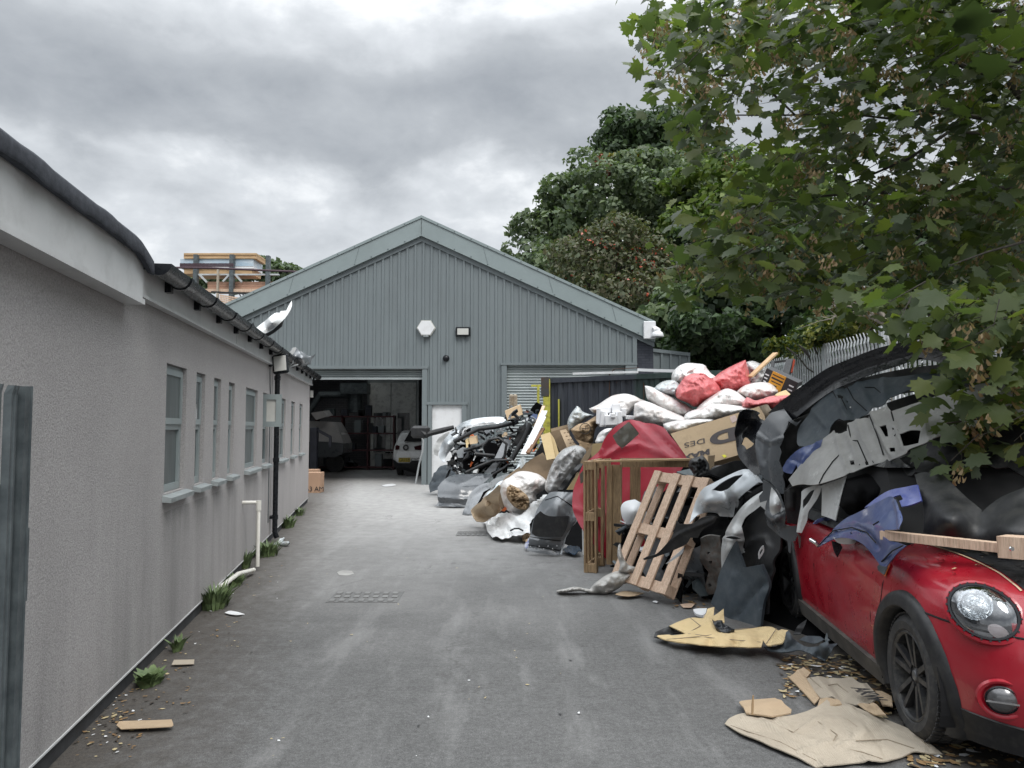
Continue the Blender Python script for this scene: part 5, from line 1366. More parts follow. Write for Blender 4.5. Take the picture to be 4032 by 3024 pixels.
pn('chrome_trim', 'L5', [(562, 1130, 6.35), (590, 1075), (610, 1062), (612, 1120), (570, 1190), (562, 1185)], M['white_p'], 'small bright handle surround on the black door trim panel', 'trim', holes=[[(575, 1125), (595, 1090), (600, 1110), (575, 1160)]], thick=.01, step=4)
pn('slate_trim', 'L8', [(660, -60, 6.75), (648, 20), (600, 150, 6.8), (700, 258), (745, 333, 6.6), (790, 345), (905, 347, 6.4), (1003, 332, 6.3), (1030, 150), (1062, 10, 6.25), (1000, -150, 6.3), (860, -130), (790, -330, 6.5), (720, -200, 6.7)], M['slate_pl'],
   'slate blue plastic sill trim on end at the foot of the off-white wing', 'trim', thick=.03, ridges=[([(775, 340), (770, 100), (790, -60)], 12, .05), ([(800, 260), (900, 120), (1010, 0)], 10, -.03), ([(980, 330), (1030, 60)], 14, .04)], step=12)
pn('splitter', 'L4', [(785, 1068, 6.95), (830, 1045), (920, 1012), (1010, 920, 6.8), (1060, 850), (1100, 712, 6.75), (1128, 745), (1250, 737, 6.7), (1340, 682), (1450, 665), (1480, 680, 6.65), (1440, 740), (1350, 790), (1300, 870), (1230, 870), (1190, 930, 6.75), (1100, 975), (960, 1030), (860, 1065), (800, 1078)], M['dk_mat'],
   'black plastic bumper lip pointing out across the front of the leaning pallet', 'bumper lip', thick=.008, ridges=[([(900, 1030), (1080, 860), (1200, 800), (1440, 700)], 12, .05)], dent=.02, step=6)
pn('splitter_tab', 'L4', [(1000, 1117), (1060, 1060), (1130, 1000), (1172, 960), (1150, 1020), (1060, 1085)], M['silver'], 'thin silver blade dangling below the black bumper lip', 'trim', Y=6.8, step=6)
pn('subframe', 'L4', [(1320, 880, 7.0), (1400, 850), (1500, 860, 6.9), (1525, 1000), (1510, 1200, 6.9), (1470, 1390), (1400, 1400, 7.1), (1370, 1330), (1395, 1200), (1330, 1100, 7.1)], M['metal_d'],
   'rusty dirty suspension metalwork between leaning pallet and off-white wing', 'metalwork', holes=[[(1390, 1000), (1410, 1005), (1405, 1025), (1388, 1020)], [(1415, 1080), (1440, 1085), (1438, 1115), (1418, 1110)], [(1395, 1300), (1415, 1295), (1425, 1320), (1405, 1335)]], dent=.04, dscale=8, thick=.03, step=8)
pn('arch_shell', 'L4', [(1180, 1010, 7.3), (1330, 940), (1340, 1150, 7.2), (1370, 1330), (1300, 1290), (1160, 1200, 7.4), (1150, 1100)], M['mid_grey'], 'dirty grey inner wing piece just right of the leaning pallet', 'inner wing', dent=.03, dscale=6, step=9)
# black trim, and dark filler panels added behind to keep the gaps dark
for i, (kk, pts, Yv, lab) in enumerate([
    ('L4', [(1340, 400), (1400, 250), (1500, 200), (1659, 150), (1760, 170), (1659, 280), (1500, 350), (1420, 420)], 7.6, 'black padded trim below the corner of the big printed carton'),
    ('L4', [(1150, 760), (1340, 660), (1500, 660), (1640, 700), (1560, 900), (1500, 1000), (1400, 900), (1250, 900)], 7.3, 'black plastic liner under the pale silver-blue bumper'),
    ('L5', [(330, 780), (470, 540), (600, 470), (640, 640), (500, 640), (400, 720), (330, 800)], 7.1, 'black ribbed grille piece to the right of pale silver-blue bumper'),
    ('L6', [(365, 1100), (330, 900), (420, 700), (560, 640), (700, 700), (470, 900), (450, 1000), (400, 1180)], 6.5, 'dark filler panel just behind the dark grey bumper end'),
    ('L6', [(470, 640), (700, 480), (1000, 360), (1500, 270), (1900, 290), (1700, 420), (1100, 520), (700, 640)], 6.6, 'dark filler panel behind the slate undertray'),
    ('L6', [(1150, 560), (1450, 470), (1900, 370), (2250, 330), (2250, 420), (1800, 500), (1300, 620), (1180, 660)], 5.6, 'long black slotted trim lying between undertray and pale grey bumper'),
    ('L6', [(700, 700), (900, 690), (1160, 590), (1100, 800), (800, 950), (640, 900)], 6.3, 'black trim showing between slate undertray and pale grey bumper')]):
    pn('liner_and_filler', kk, [(a, b) for a, b in pts], M['dk_mat'], lab, 'liner', Y=Yv, dent=.05, dscale=5, seed=i, step=11)
pn('blue_scrap', 'L5', [(780, 335, 5.95), (830, 260), (870, 215), (960, 150, 5.8), (1090, 108), (1160, 70, 5.7), (1120, 180), (1020, 290), (940, 380, 5.8), (905, 305), (870, 392), (820, 385), (790, 370)], M['blue'],
   'torn blue panel scrap wedged above the pale grey bumper', 'panel', ridges=[([(1120, 80), (1000, 250), (930, 380)], 14, .04), ([(850, 250), (960, 300)], 10, -.03)], dent=.03, dscale=8, step=6)
pn('trim_strip', 'L5', [(960, 560, 5.7), (1000, 530), (1090, 500), (1155, 505, 5.6), (1110, 620), (1030, 740), (1010, 830), (962, 945, 5.7), (912, 938), (928, 830), (955, 700)], M['white_p'],
   'twisted white plastic strip hanging down over the red car door', 'trim', holes=[[(975, 640), (1040, 560), (1085, 540), (1040, 640), (975, 720)]], ridges=[([(1110, 520), (1000, 720), (940, 930)], 10, .04)], step=6, dent=.02, dscale=6)
pn('door_skin', 'L5', [(1150, 500, 5.6), (1260, 460), (1387, 418, 5.35), (1345, 600), (1295, 830, 5.4), (1210, 800), (1145, 780, 5.6), (1150, 620)], M['white_p'],
   'white door edge panel hanging beneath the pale grey bumper', 'panel', ridges=[([(1380, 430), (1330, 640), (1290, 820)], 7, .03)], step=8, dent=.01)
pn('black_grille', 'L5', [(800, 560), (880, 510), (980, 510), (950, 700), (920, 870), (830, 850), (812, 700)], M['dk_mat'], 'black ribbed vent hanging between white lamp blade and twisted white strip', 'grille', Y=5.95, ridges=[([(850, 560 + i * 28), (880, 570 + i * 28)], 8, .05) for i in range(6)], step=6)
pn('thin_bracket', 'L5', [(935, 950), (955, 990), (950, 1084), (945, 1084), (935, 1000), (925, 960)], M['metal_d'], 'thin bent bracket dangling above the red car door', 'bracket', Y=5.75, step=4)
blb = pn('blue_bumper', 'L7', [(465, 442, 5.48), (520, 370), (600, 285, 5.2), (700, 200), (820, 140, 4.85), (950, 70), (1060, 15), (1100, 10, 4.4), (1135, 40), (1165, 120), (1185, 200), (1165, 290, 4.05), (1030, 292, 4.22), (1018, 345), (1080, 385), (1150, 400), (1200, 422, 3.95), (1130, 500), (1040, 603, 4.15), (1000, 590), (965, 545, 4.3), (900, 460), (830, 400, 4.6), (740, 365), (640, 360, 5.0), (560, 392)], M['blue'],
   'blue bumper with scraped edge draped over the door of the red car', 'bumper', thick=.005, holes=[[(745, 312), (758, 310), (762, 328), (750, 334)]], ridges=[([(560, 330), (700, 270), (800, 265), (900, 320), (980, 440)], 9, -.02), ([(1130, 50), (1160, 160), (1170, 280)], 6, .02), ([(1190, 420), (1100, 470), (1030, 590)], 8, -.015)], dent=.003, dscale=5, step=7)
pn('blue_hook', 'L7', [(432, 242, 5.6), (480, 200), (560, 184), (630, 212, 5.4), (600, 240), (520, 212), (450, 245)], M['blue'], 'thin hooked blue strip left of the blue bumper', 'trim', step=5)
pn('door_mirror_cap', 'L7', [(600, 360), (680, 350), (790, 365), (800, 400), (730, 415), (650, 405)], M['white_p'], 'cream rounded cap peeping out beneath the blue bumper', 'cap', Y=5.06, step=6)
pn('mirror_base', 'L7', [(590, 385), (660, 400), (680, 440), (640, 525), (610, 470)], M['black_pl'], 'black pointed mirror base on the red car door', 'mirror', Y=5.08, step=6)
q = MB(); a = P('L7', 410, 375, 5.5); b_ = P('L7', 475, 420, 5.45); q.tube([a, a.lerp(b_, .5) + Vector((0, -.03, 0)), b_], .014, 10); tag(q.build('chrome_pull', M['chrome'], None, True, 40), 'chrome door handle at the left tip of the blue bumper', 'handle')
pn('bright_blue_panel', 'L6', [(985, 1365, 4.75), (1080, 1290), (1180, 1235), (1300, 1205, 4.5), (1390, 1188, 4.4), (1420, 1310, 4.3), (1330, 1345), (1270, 1358, 4.4), (1240, 1280), (1190, 1290), (1100, 1330)], M['blue_br'],
   'bright blue panel edge between the blue bumper and dark wing', 'panel', holes=[[(1215, 1280), (1260, 1265), (1280, 1300), (1245, 1315)]], dent=.015, step=7)
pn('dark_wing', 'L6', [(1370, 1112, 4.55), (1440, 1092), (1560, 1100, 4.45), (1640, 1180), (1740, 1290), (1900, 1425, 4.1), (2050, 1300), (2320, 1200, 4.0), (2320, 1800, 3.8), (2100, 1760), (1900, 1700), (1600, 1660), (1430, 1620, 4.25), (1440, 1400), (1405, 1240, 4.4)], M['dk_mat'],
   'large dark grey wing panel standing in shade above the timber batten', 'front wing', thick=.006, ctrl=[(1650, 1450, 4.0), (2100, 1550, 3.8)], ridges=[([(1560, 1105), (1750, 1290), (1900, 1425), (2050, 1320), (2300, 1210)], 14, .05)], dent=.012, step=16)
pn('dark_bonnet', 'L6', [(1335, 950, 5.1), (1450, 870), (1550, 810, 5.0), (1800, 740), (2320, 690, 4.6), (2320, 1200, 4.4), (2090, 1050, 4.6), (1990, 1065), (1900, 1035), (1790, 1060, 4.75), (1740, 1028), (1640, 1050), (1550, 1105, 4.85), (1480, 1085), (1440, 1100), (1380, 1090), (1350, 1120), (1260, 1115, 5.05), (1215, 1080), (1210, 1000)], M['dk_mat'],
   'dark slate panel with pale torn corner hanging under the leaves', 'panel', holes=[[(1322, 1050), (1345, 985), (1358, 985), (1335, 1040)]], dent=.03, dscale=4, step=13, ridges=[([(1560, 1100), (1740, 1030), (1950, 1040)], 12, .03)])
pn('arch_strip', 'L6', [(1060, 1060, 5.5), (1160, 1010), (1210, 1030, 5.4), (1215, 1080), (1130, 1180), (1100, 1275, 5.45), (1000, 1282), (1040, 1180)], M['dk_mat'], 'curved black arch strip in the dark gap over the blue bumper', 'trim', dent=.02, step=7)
pn('gap_filler', 'L6', [(850, 1120), (1000, 1060), (1300, 1100), (1450, 1080), (1440, 1300), (1250, 1380), (900, 1420), (790, 1450)], M['dk_mat'], 'dark filler panel deep in the gap behind the blue bumper', 'panel', Y=5.9, dent=.06, dscale=4, step=14)  # dark panel added to keep this gap black
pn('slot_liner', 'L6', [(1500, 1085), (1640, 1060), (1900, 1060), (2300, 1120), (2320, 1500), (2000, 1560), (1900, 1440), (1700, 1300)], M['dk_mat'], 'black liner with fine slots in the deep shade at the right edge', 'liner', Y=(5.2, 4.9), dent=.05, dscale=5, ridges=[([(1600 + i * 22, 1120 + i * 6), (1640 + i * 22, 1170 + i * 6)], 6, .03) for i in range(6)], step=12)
# timber batten and block on the bonnet
t_ = thing('timber_batten', 'long pale timber batten with an end block resting over the red bonnet', 'timber', P('L7', 1500, 400, 4.1))
ups = Vector((0, 0, 1))
bar_px('batten', 'L7', (1020, 333, 4.25), (2060, 445, 3.75), .06, .045, M['wood'], parent=t_)
o = bar_px('end_block', 'L7', (2030, 428, 3.7), (2400, 455, 3.55), .11, .10, M['wood'], parent=t_)
q = MB(); c = P('L7', 2107, 452, 3.58); q.lathe([(0, -.006), (.010, -.006), (.012, 0)], c, Vector((0, 1, 0)), 14); q.build('bolt', M['chrome'], t_)

# ------------------------------------------------------------------ flattened cards and scraps on the ground
gp = lambda *a, **kw: panel(*a, **kw)
o = gp('flattened_carton', 'L8', [(710, 1105, .0), (760, 1055, .03), (880, 1020, .04), (1060, 1045, .05), (1190, 1045, .05), (1330, 1015, .05), (1450, 965, .06), (1520, 915, .05), (1640, 935, .06), (1820, 1000, .06), (2040, 1090, .05), (2200, 1165, .03), (2320, 1250, .03), (2440, 1345, .0), (2330, 1340, .02), (2210, 1322, .02), (2100, 1370, .01), (1960, 1402, .02), (1880, 1395, .04), (1760, 1412, .01), (1600, 1427, .02), (1430, 1447, .0), (1280, 1362, .02), (1100, 1290, .02), (960, 1227, .02), (850, 1182, .03), (770, 1140, .02)], M['card_g'],
   'largest flattened faded cardboard carton on the asphalt before the front wheel', 'cardboard', zfn=0, thick=.006, ctrl=[(1500, 1200, .06), (1200, 1130, .05), (1800, 1150, .09), (1900, 1300, .04), (1000, 1130, .03)], ridges=[([(850, 1060), (1100, 1130), (1400, 1260)], 14, .012), ([(1000, 1060), (1250, 1250), (1500, 1420)], 7, .02), ([(1700, 980), (2000, 1180), (2300, 1310)], 7, .02), ([(900, 1150), (1400, 1180), (1900, 1250)], 8, -.015), ([(1120, 1060), (1300, 1200), (1700, 1330), (1850, 1390)], 9, .018), ([(1600, 940), (1850, 1080), (2200, 1210)], 9, .018), ([(1280, 1170), (1450, 1060), (1650, 1080), (1750, 1200), (1600, 1300)], 16, .012), ([(1500, 1100), (1560, 1250), (1300, 1330)], 10, .012), ([(1750, 1000), (1900, 1200), (2000, 1370)], 9, -.01)], dent=.007, dscale=5, step=7)
mfold = mat('card_fold', (.20, .165, .12), (.28, .23, .17), 9, .9)
lines(o, 'L8', [[(900, 1030), (1150, 1130), (1500, 1270), (1800, 1330), (1960, 1385)], [(1600, 935), (1830, 1060), (2200, 1180), (2330, 1290)], [(760, 1120), (900, 1170), (1150, 1250), (1440, 1400)], [(1250, 1180), (1330, 1120), (1500, 1060), (1680, 1070), (1760, 1130)], [(1450, 1090), (1600, 1190), (1560, 1260)], [(1750, 1240), (2000, 1230), (2210, 1300)]], .0028, mfold, .002, 'fold')
gp('carton_flap', 'L8', [(825, 935, .02), (870, 920, .05), (1110, 897, .05), (1160, 930, .04), (1240, 990, .05), (1235, 1015, .06), (1100, 1042, .07), (1060, 1042, .07), (880, 1022, .06), (860, 990, .04)], M['card'],
   'folded cardboard flap beyond the largest flattened carton', 'cardboard', zfn=0, ridges=[([(860, 990), (1000, 960), (1160, 932)], 5, .015)], step=8, dent=.008)
q = MB(); c = G('L8', 930, 1030, .06); q.tube([c, c + Vector((.002, 0, .05)), c + Vector((.006, 0, .10))], [.006, .007, .004], 8); tag(q.build('cigar_stub', M['wood_old'], None, True), 'small brown twig upright on the cardboard flap', 'twig')
o = gp('lettered_carton', 'L8', [(1350, 745, .02), (1400, 735, .04), (1500, 728, .05), (1620, 740, .06), (1715, 730, .05), (1800, 795, .07), (1835, 780, .07), (1925, 885, .10), (1880, 940, .05), (1760, 955, .03), (1725, 950, .05), (1600, 925, .04), (1560, 900, .05), (1470, 900, .03), (1400, 820, .02)], M['card_g'],
   'flattened carton with the letters AKW beside the front wheel', 'cardboard', zfn=0, ridges=[([(1450, 750), (1600, 930)], 6, .02), ([(1520, 730), (1640, 900)], 6, -.01), ([(1800, 795), (1870, 900)], 6, .01)], dent=.01, step=8)
lines(o, 'L8', [[(1450, 745), (1600, 915)], [(1385, 740), (1560, 895)], [(1530, 800), (1600, 790), (1690, 860)]], .003, mfold, .002, 'fold')
a0 = G('L8', 1715, 838, .088); a1 = G('L8', 1815, 905, .088); a2 = G('L8', 1775, 802, .088)
xd = (a1 - a0); ln_ = xd.length; xd.normalize(); yd = Vector((-xd.y, xd.x, 0))
text_on('lettering', 'AKW', a0 + Vector((0, 0, .012)), xd * 1.0, yd * 1.5, ln_ / 1.55, M['ink'], o, 3)
gp('carton_strip', 'L8', [(1215, 735, .01), (1270, 700, .03), (1335, 657, .06), (1392, 700, .06), (1352, 745, .03), (1400, 820, .02), (1470, 900, .03), (1420, 945, .01), (1340, 860, .015), (1270, 790, .02)], M['card'],
   'narrow folded cardboard strip leading up to the lettered carton', 'cardboard', zfn=0, ridges=[([(1290, 690), (1340, 750), (1440, 900)], 6, .02)], dent=.006, step=7)
for i, (pts, lab) in enumerate([([(1470, 905, .03), (1540, 895, .06), (1620, 920, .08), (1640, 950, .07), (1560, 960, .05), (1440, 965, .03)], 'crumpled small card between the lettered and the largest carton'),
        ([(1760, 955, .02), (1850, 940, .10), (1900, 950, .13), (1990, 1040, .10), (1900, 1040, .04), (1830, 1000, .03)], 'crushed ribbed card stub near the front tyre'),
        ([(1900, 840, .02), (1960, 845, .08), (2030, 880, .10), (2040, 960, .06), (1960, 965, .02), (1930, 900, .05)], 'small folded card tucked against the front tyre')]):
    gp('card_scrap', 'L8', pts, M['card'], lab, 'cardboard', zfn=0, dent=.02, dscale=9, step=6, seed=i)
o = gp('yellow_carton', 'L8', [(160, 408, .03), (300, 396, .05), (405, 386, .07), (330, 355, .10), (272, 330, .09), (350, 295, .12), (440, 265, .13), (545, 270, .12), (560, 235, .2), (575, 192, .26), (628, 178, .30), (622, 250, .17), (660, 225, .22), (703, 190, .27), (710, 300, .15), (640, 300, .12), (660, 350, .10), (700, 378, .10), (870, 355, .14), (1040, 333, .18), (1130, 350, .20), (1212, 367, .22), (1220, 395, .2), (1165, 468, .12), (1100, 480, .10), (1040, 478, .08), (1015, 450, .10), (1000, 500, .03), (800, 497, .02), (600, 490, .02), (400, 465, .02), (245, 440, .02)], M['card_y'],
   'yellowish flattened carton with upturned flaps at the foot of the black trim', 'cardboard', zfn=0, ridges=[([(420, 390), (700, 400), (1050, 440)], 7, .015), ([(300, 400), (560, 410), (700, 385)], 6, -.01), ([(560, 270), (640, 330), (700, 385)], 7, .02), ([(1130, 350), (1060, 470)], 8, -.02)], dent=.008, step=8)
lines(o, 'L8', [[(420, 392), (560, 408), (700, 385)], [(250, 438), (500, 415), (1000, 460)], [(560, 268), (640, 300), (690, 375)], [(1120, 352), (1040, 470)], [(440, 268), (520, 330), (420, 385)]], .003, mfold, .002, 'fold')
a0 = G('L8', 560, 440, .04); a1 = G('L8', 930, 410, .10)
q = MB()
for f0, f1, g0, g1 in ((0, 1, 0, .12), (0, 1, .85, .97), (.62, .8, .3, .75), (.0, .03, 0, .9), (.97, 1, 0, .9), (.84, .95, .3, .75), (.05, .55, .35, .7)):
    d_ = a1 - a0; e_ = Vector((0.02, .14, .0)); z_ = Vector((0, 0, .022 + 0))
    q.quad(a0 + d_ * f0 + e_ * g0 + z_, a0 + d_ * f1 + e_ * g0 + z_, a0 + d_ * f1 + e_ * g1 + z_, a0 + d_ * f0 + e_ * g1 + z_)
q.build('printed_frame', mat('faded_print', (.26, .19, .10), None, 4, .8), o)
gp('curled_liner', 'L8', [(1195, 378, .24), (1215, 367, .25), (1245, 420, .22), (1330, 485, .18), (1400, 500, .16), (1480, 475, .22), (1520, 435, .30), (1545, 470, .26), (1605, 465, .24), (1570, 510, .16), (1500, 607, .03), (1440, 580, .04), (1350, 535, .06), (1280, 522, .07), (1200, 545, .02), (1080, 527, .02), (1020, 500, .03), (1120, 492, .05), (1180, 440, .14)], M['slate_pl'],
   'curled grey felt-backed liner running out of the yellowish carton to the car sill', 'liner', zfn=0, ridges=[([(1480, 480), (1500, 590)], 7, .03), ([(1540, 470), (1510, 600)], 7, -.03), ([(1230, 400), (1200, 520)], 12, .03)], dent=.015, dscale=7, step=7)
gp('black_clip', 'L8', [(612, 285, .16), (640, 292, .18), (655, 275, .24), (690, 278, .24), (700, 310, .18), (740, 335, .15), (790, 360, .13), (700, 378, .10), (660, 360, .10), (630, 330, .12)], M['black_pl'], 'small shiny black plastic bracket on the yellowish carton', 'bracket', zfn=0, dent=.03, dscale=14, thick=.02, step=5)
gp('black_sheet', 'L8', [(150, 415, .02), (160, 380, .10), (270, 333, .12), (400, 385, .05), (300, 392, .03), (250, 440, .0)], M['dk_mat'], 'black sheet edge under the left corner of the yellowish carton', 'sheet', zfn=0, step=8)
gp('white_scoop', 'L8', [(460, 200, .06), (500, 192, .12), (570, 190, .12), (560, 230, .08), (535, 247, .04), (500, 240, .02), (475, 225, .03)], M['white_paint'], 'white curved plastic scrap behind the yellowish carton', 'plastic scrap', zfn=0, thick=.02, step=5)
for i, (k_, pts, mm, lab) in enumerate([
    ('L8', [(1255, 400, .03), (1290, 330, .14), (1360, 280, .22), (1345, 330, .15), (1310, 400, .05)], M['dk_mat'], 'curved black shard by the rear tyre of the red car'),
    ('L8', [(1300, 440, .08), (1360, 410, .16), (1470, 415, .18), (1500, 440, .15), (1420, 470, .10)], M['slate_pl'], 'slate grey shard lying under the red car sill'),
    ('L8', [(1500, 440, .15), (1520, 380, .26), (1530, 430, .20), (1545, 440, .18), (1520, 450, .15)], M['galv'], 'torn silver foil spike beside the red car sill'),
    ('K3', [(780, 1285, .015), (800, 1258, .05), (1150, 1245, .05), (1162, 1280, .03), (1150, 1292, .015), (810, 1312, .015)], M['card'], 'long cardboard strip on the asphalt by the near wall'),
    ('K3', [(1150, 878, .01), (1165, 845, .03), (1302, 842, .03), (1300, 872, .01)], M['card_g'], 'small flat cardboard rectangle by the wall foot'),
    ('K3', [(1505, 530, .01), (1540, 518, .03), (1590, 525, .03), (1640, 540, .01), (1580, 545, .01), (1530, 538, .01)], M['white_paint'], 'torn white paper by the tallest clump of weeds'),
    ('L4', [(525, 1398, .02), (560, 1380, .07), (610, 1368, .06), (700, 1372, .06), (800, 1385, .03), (700, 1412, .01), (610, 1412, .02)], M['card'], 'folded card scrap under the foot of the leaning pallet'),
    ('L4', [(875, 1465, .01), (900, 1457, .02), (930, 1465, .02), (915, 1475, .01)], M['white_paint'], 'small white chip before the leaning pallet'),
    ('L4', [(1130, 1490, .01), (1200, 1482, .03), (1270, 1485, .03), (1240, 1520, .01), (1160, 1520, .01)], M['wood'], 'splintered timber scraps on the asphalt right of the leaning pallet'),
    ('N1', [(20, 1440, .01), (150, 1415, .02), (280, 1410, .02), (335, 1440, .01), (200, 1460, .01), (70, 1462, .01)], M['white_paint'], 'white paper sheet on the ground before the open roller door')]):
    gp('ground_scrap', k_, pts, mm, lab, 'scrap', zfn=0, dent=.006, thick=.004, step=5, seed=i)

# near-black filler bodies added to keep the gaps and the car's glass dark
pk = [('L6', [(640, 980), (900, 760), (1200, 620), (1700, 520), (2330, 440), (2330, 1100), (1500, 1150), (1200, 1180), (900, 1250), (700, 1240), (560, 1150)], 6.5, .35, 'dark filler for the shaded gap behind the pale grey bumper'),
      ('L6', [(830, 1150), (1200, 1050), (1700, 1000), (2330, 1000), (2330, 1560), (1900, 1640), (1440, 1600), (1150, 1480), (900, 1440), (790, 1350)], 5.4, .3, 'dark filler for the shade over the windscreen of the red car'),
      ('L6', [(300, 700), (500, 560), (620, 620), (480, 900), (460, 1100), (380, 1220), (330, 1000)], 6.9, .2, 'dark filler body deep behind the dark grey bumper end'),
      ('L5', [(420, 600), (640, 480), (830, 560), (900, 800), (850, 1100), (760, 1500), (560, 1600), (420, 1300), (440, 900)], 7.1, .3, 'dark filler for the shaded gap behind the hanging bumper ends')]
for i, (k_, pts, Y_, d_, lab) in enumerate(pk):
    bag('dark_filler', k_, pts, Y_, d_, M['void'], lab, 'foam', wr=.10, ws=4, seed=90 + i, step=14)

lines(gbm, 'L6', [[(768, 785), (800, 900), (835, 1010), (872, 1103)], [(857, 730), (885, 850), (950, 1040)], [(925, 702), (985, 860), (1010, 930), (1055, 1020)], [(1020, 650), (1090, 830), (1130, 960)], [(1075, 752), (1222, 718)], [(1190, 627), (1225, 760)], [(770, 800), (850, 772)], [(895, 850), (930, 850), (1000, 1010)], [(1215, 815), (1245, 780), (1225, 730)], [(635, 1180), (670, 1110), (740, 1010), (810, 940)], [(1440, 700), (1470, 820)], [(1350, 610), (1440, 660)], [(1040, 640), (1060, 700), (1080, 750)]], .0045)  # dark lines paint in rib shade that the soft light leaves out
lines(utr, 'L6', [[(735, 462), (790, 560), (850, 695)], [(770, 450), (830, 570), (880, 690)], [(850, 437), (900, 530), (1000, 620)], [(930, 455), (1000, 560), (1040, 600)], [(985, 440), (1060, 440), (1130, 500)], [(1125, 520), (1190, 535)], [(800, 530), (840, 610)]], .004)
lines(blb, 'L7', [[(470, 435), (600, 300), (760, 272), (880, 310), (960, 400)], [(1120, 25), (1150, 60), (1172, 190), (1160, 285)], [(1010, 560), (1100, 470), (1190, 425)], [(940, 250), (985, 222)]], .004)
# ------------------------------------------------------------------ pallets
def pallet(name, label, O, ux, uy, uz, L, Wd, m, boards, blocks=True, thick=.02):
    """ux along the boards' length, uy across, uz the thickness (towards the viewer)."""
    t = thing(name, label, 'pallet', O)
    def pc(nm, x0, x1, y0, y1, z0, z1, jit=.004):
        q = MB(); c = O + ux * ((x0 + x1) / 2) + uy * ((y0 + y1) / 2) + uz * ((z0 + z1) / 2)
        m_ = Matrix((ux, uy, uz)).transposed() @ Matrix.Rotation(rnd.uniform(-.006, .006), 3, 'Z')
        q.box(c, (x1 - x0, y1 - y0, z1 - z0), m_, .003); q.build(nm, m, t)
    for (a, b_) in boards[0]: pc('deck_board', 0, L, a, b_, .122, .144)
    for (a, b_) in boards[1]: pc('cross_board', a, b_, 0, Wd, .098, .1205)
    for (a, b_) in boards[1]:
        for (c_, d_) in boards[2]: pc('block', a + .004, b_ - .004, c_, d_, .023, .097)
    for (a, b_) in boards[3]: pc('bottom_board', 0, L, a, b_, 0, .022)
    return t
def basis(o, px_, py_):
    ux = (px_ - o).normalized(); uy = (py_ - o); uy = (uy - ux * uy.dot(ux)).normalized(); uz = ux.cross(uy)
    return ux, uy, uz
# leaning front pallet: bottom left/right corners and top left corner
bl_ = P('L4', 480, 1235, 7.62); br_ = P('L4', 985, 1400, 7.02); tl_ = P('L4', 800, 225, 8.0)
bl_.z = max(bl_.z, .02)
uy = (br_ - bl_); uy.z = 0.0 + uy.z; Wp = uy.length; uyn = uy.normalized(); ux = (tl_ - bl_); ux = (ux - uyn * ux.dot(uyn)); Lp = ux.length; ux.normalize(); uz = uyn.cross(ux)
if uz.y > 0: uz = -uz
PB = pallet('pallet', 'clean pale timber pallet leaning in front, nearest the camera', bl_ - uz * .144, ux, uyn, uz, Lp, Wp, M['wood'],
    ([(0.0, Wp * .13), (Wp * .36, Wp * .49), (Wp * .60, Wp * .73), (Wp * .87, Wp)], [(0.0, Lp * .09), (Lp * .43, Lp * .52), (Lp * .91, Lp)], [(0.0, Wp * .14), (Wp * .43, Wp * .57), (Wp * .86, Wp)], [(0.0, Wp * .12), (Wp * .44, Wp * .56), (Wp * .88, Wp)]))
# upright weathered pallet behind, turned so that its end and face both show
a_ = P('L4', 340, 1215, 8.55); a_.z = .0; t1 = P('L4', 1400, 150, 9.5)
tL = P('L4', 345, 160, 8.55)
def upright(name, label, o, ux, uy, Lx, Ly, m):
    uz = ux.cross(uy)
    return pallet(name, label, o, ux, uy, uz, Lx, Ly, m, ([(i * Ly / 5 + .0, i * Ly / 5 + .1) for i in range(5)] + [(Ly - .1, Ly)], [(0, .1), (Lx / 2 - .05, Lx / 2 + .05), (Lx - .1, Lx)], [(0, .1), (Ly / 2 - .05, Ly / 2 + .05), (Ly - .1, Ly)], [(0, .1), (Ly / 2 - .05, Ly / 2 + .05), (Ly - .1, Ly)]))
Hh = tL.z
w1 = P('L4', 350, 0, 8.55); w2 = P('L4', 590, 0, 8.75)
U = upright('pallet', 'weathered brown pallet standing upright and edge-on behind the leaning one', Vector((w1.x, 8.6, 0)), Vector((0, 0, 1)), Vector((.30, .954, 0)), Hh, 1.0, M['wood_old'])
bar_px('rail', 'L4', (580, 170, 8.95), (1220, 170, 9.05), .09, .1, M['wood_old'], parent=U)
bar_px('capping', 'L4', (345, 157, 8.6), (1225, 140, 9.0), .12, .02, M['timber'], parent=U)
for i, (x_, w_) in enumerate(((545, .11), (475, .06), (715, .12), (410, .03))):
    bar_px('slat', 'L4', (x_, 190, 8.8 if x_ < 600 else 9.1), (x_ - 5, 1120, 8.75 if x_ < 600 else 9.05), w_, .03, M['wood_old'], parent=U)
pn('plywood_sheet', 'L4', [(1395, 105), (1458, 98), (1445, 260), (1400, 260)], M['card'], 'small upright board below the big printed carton', 'board', Y=8.6, thick=.03)

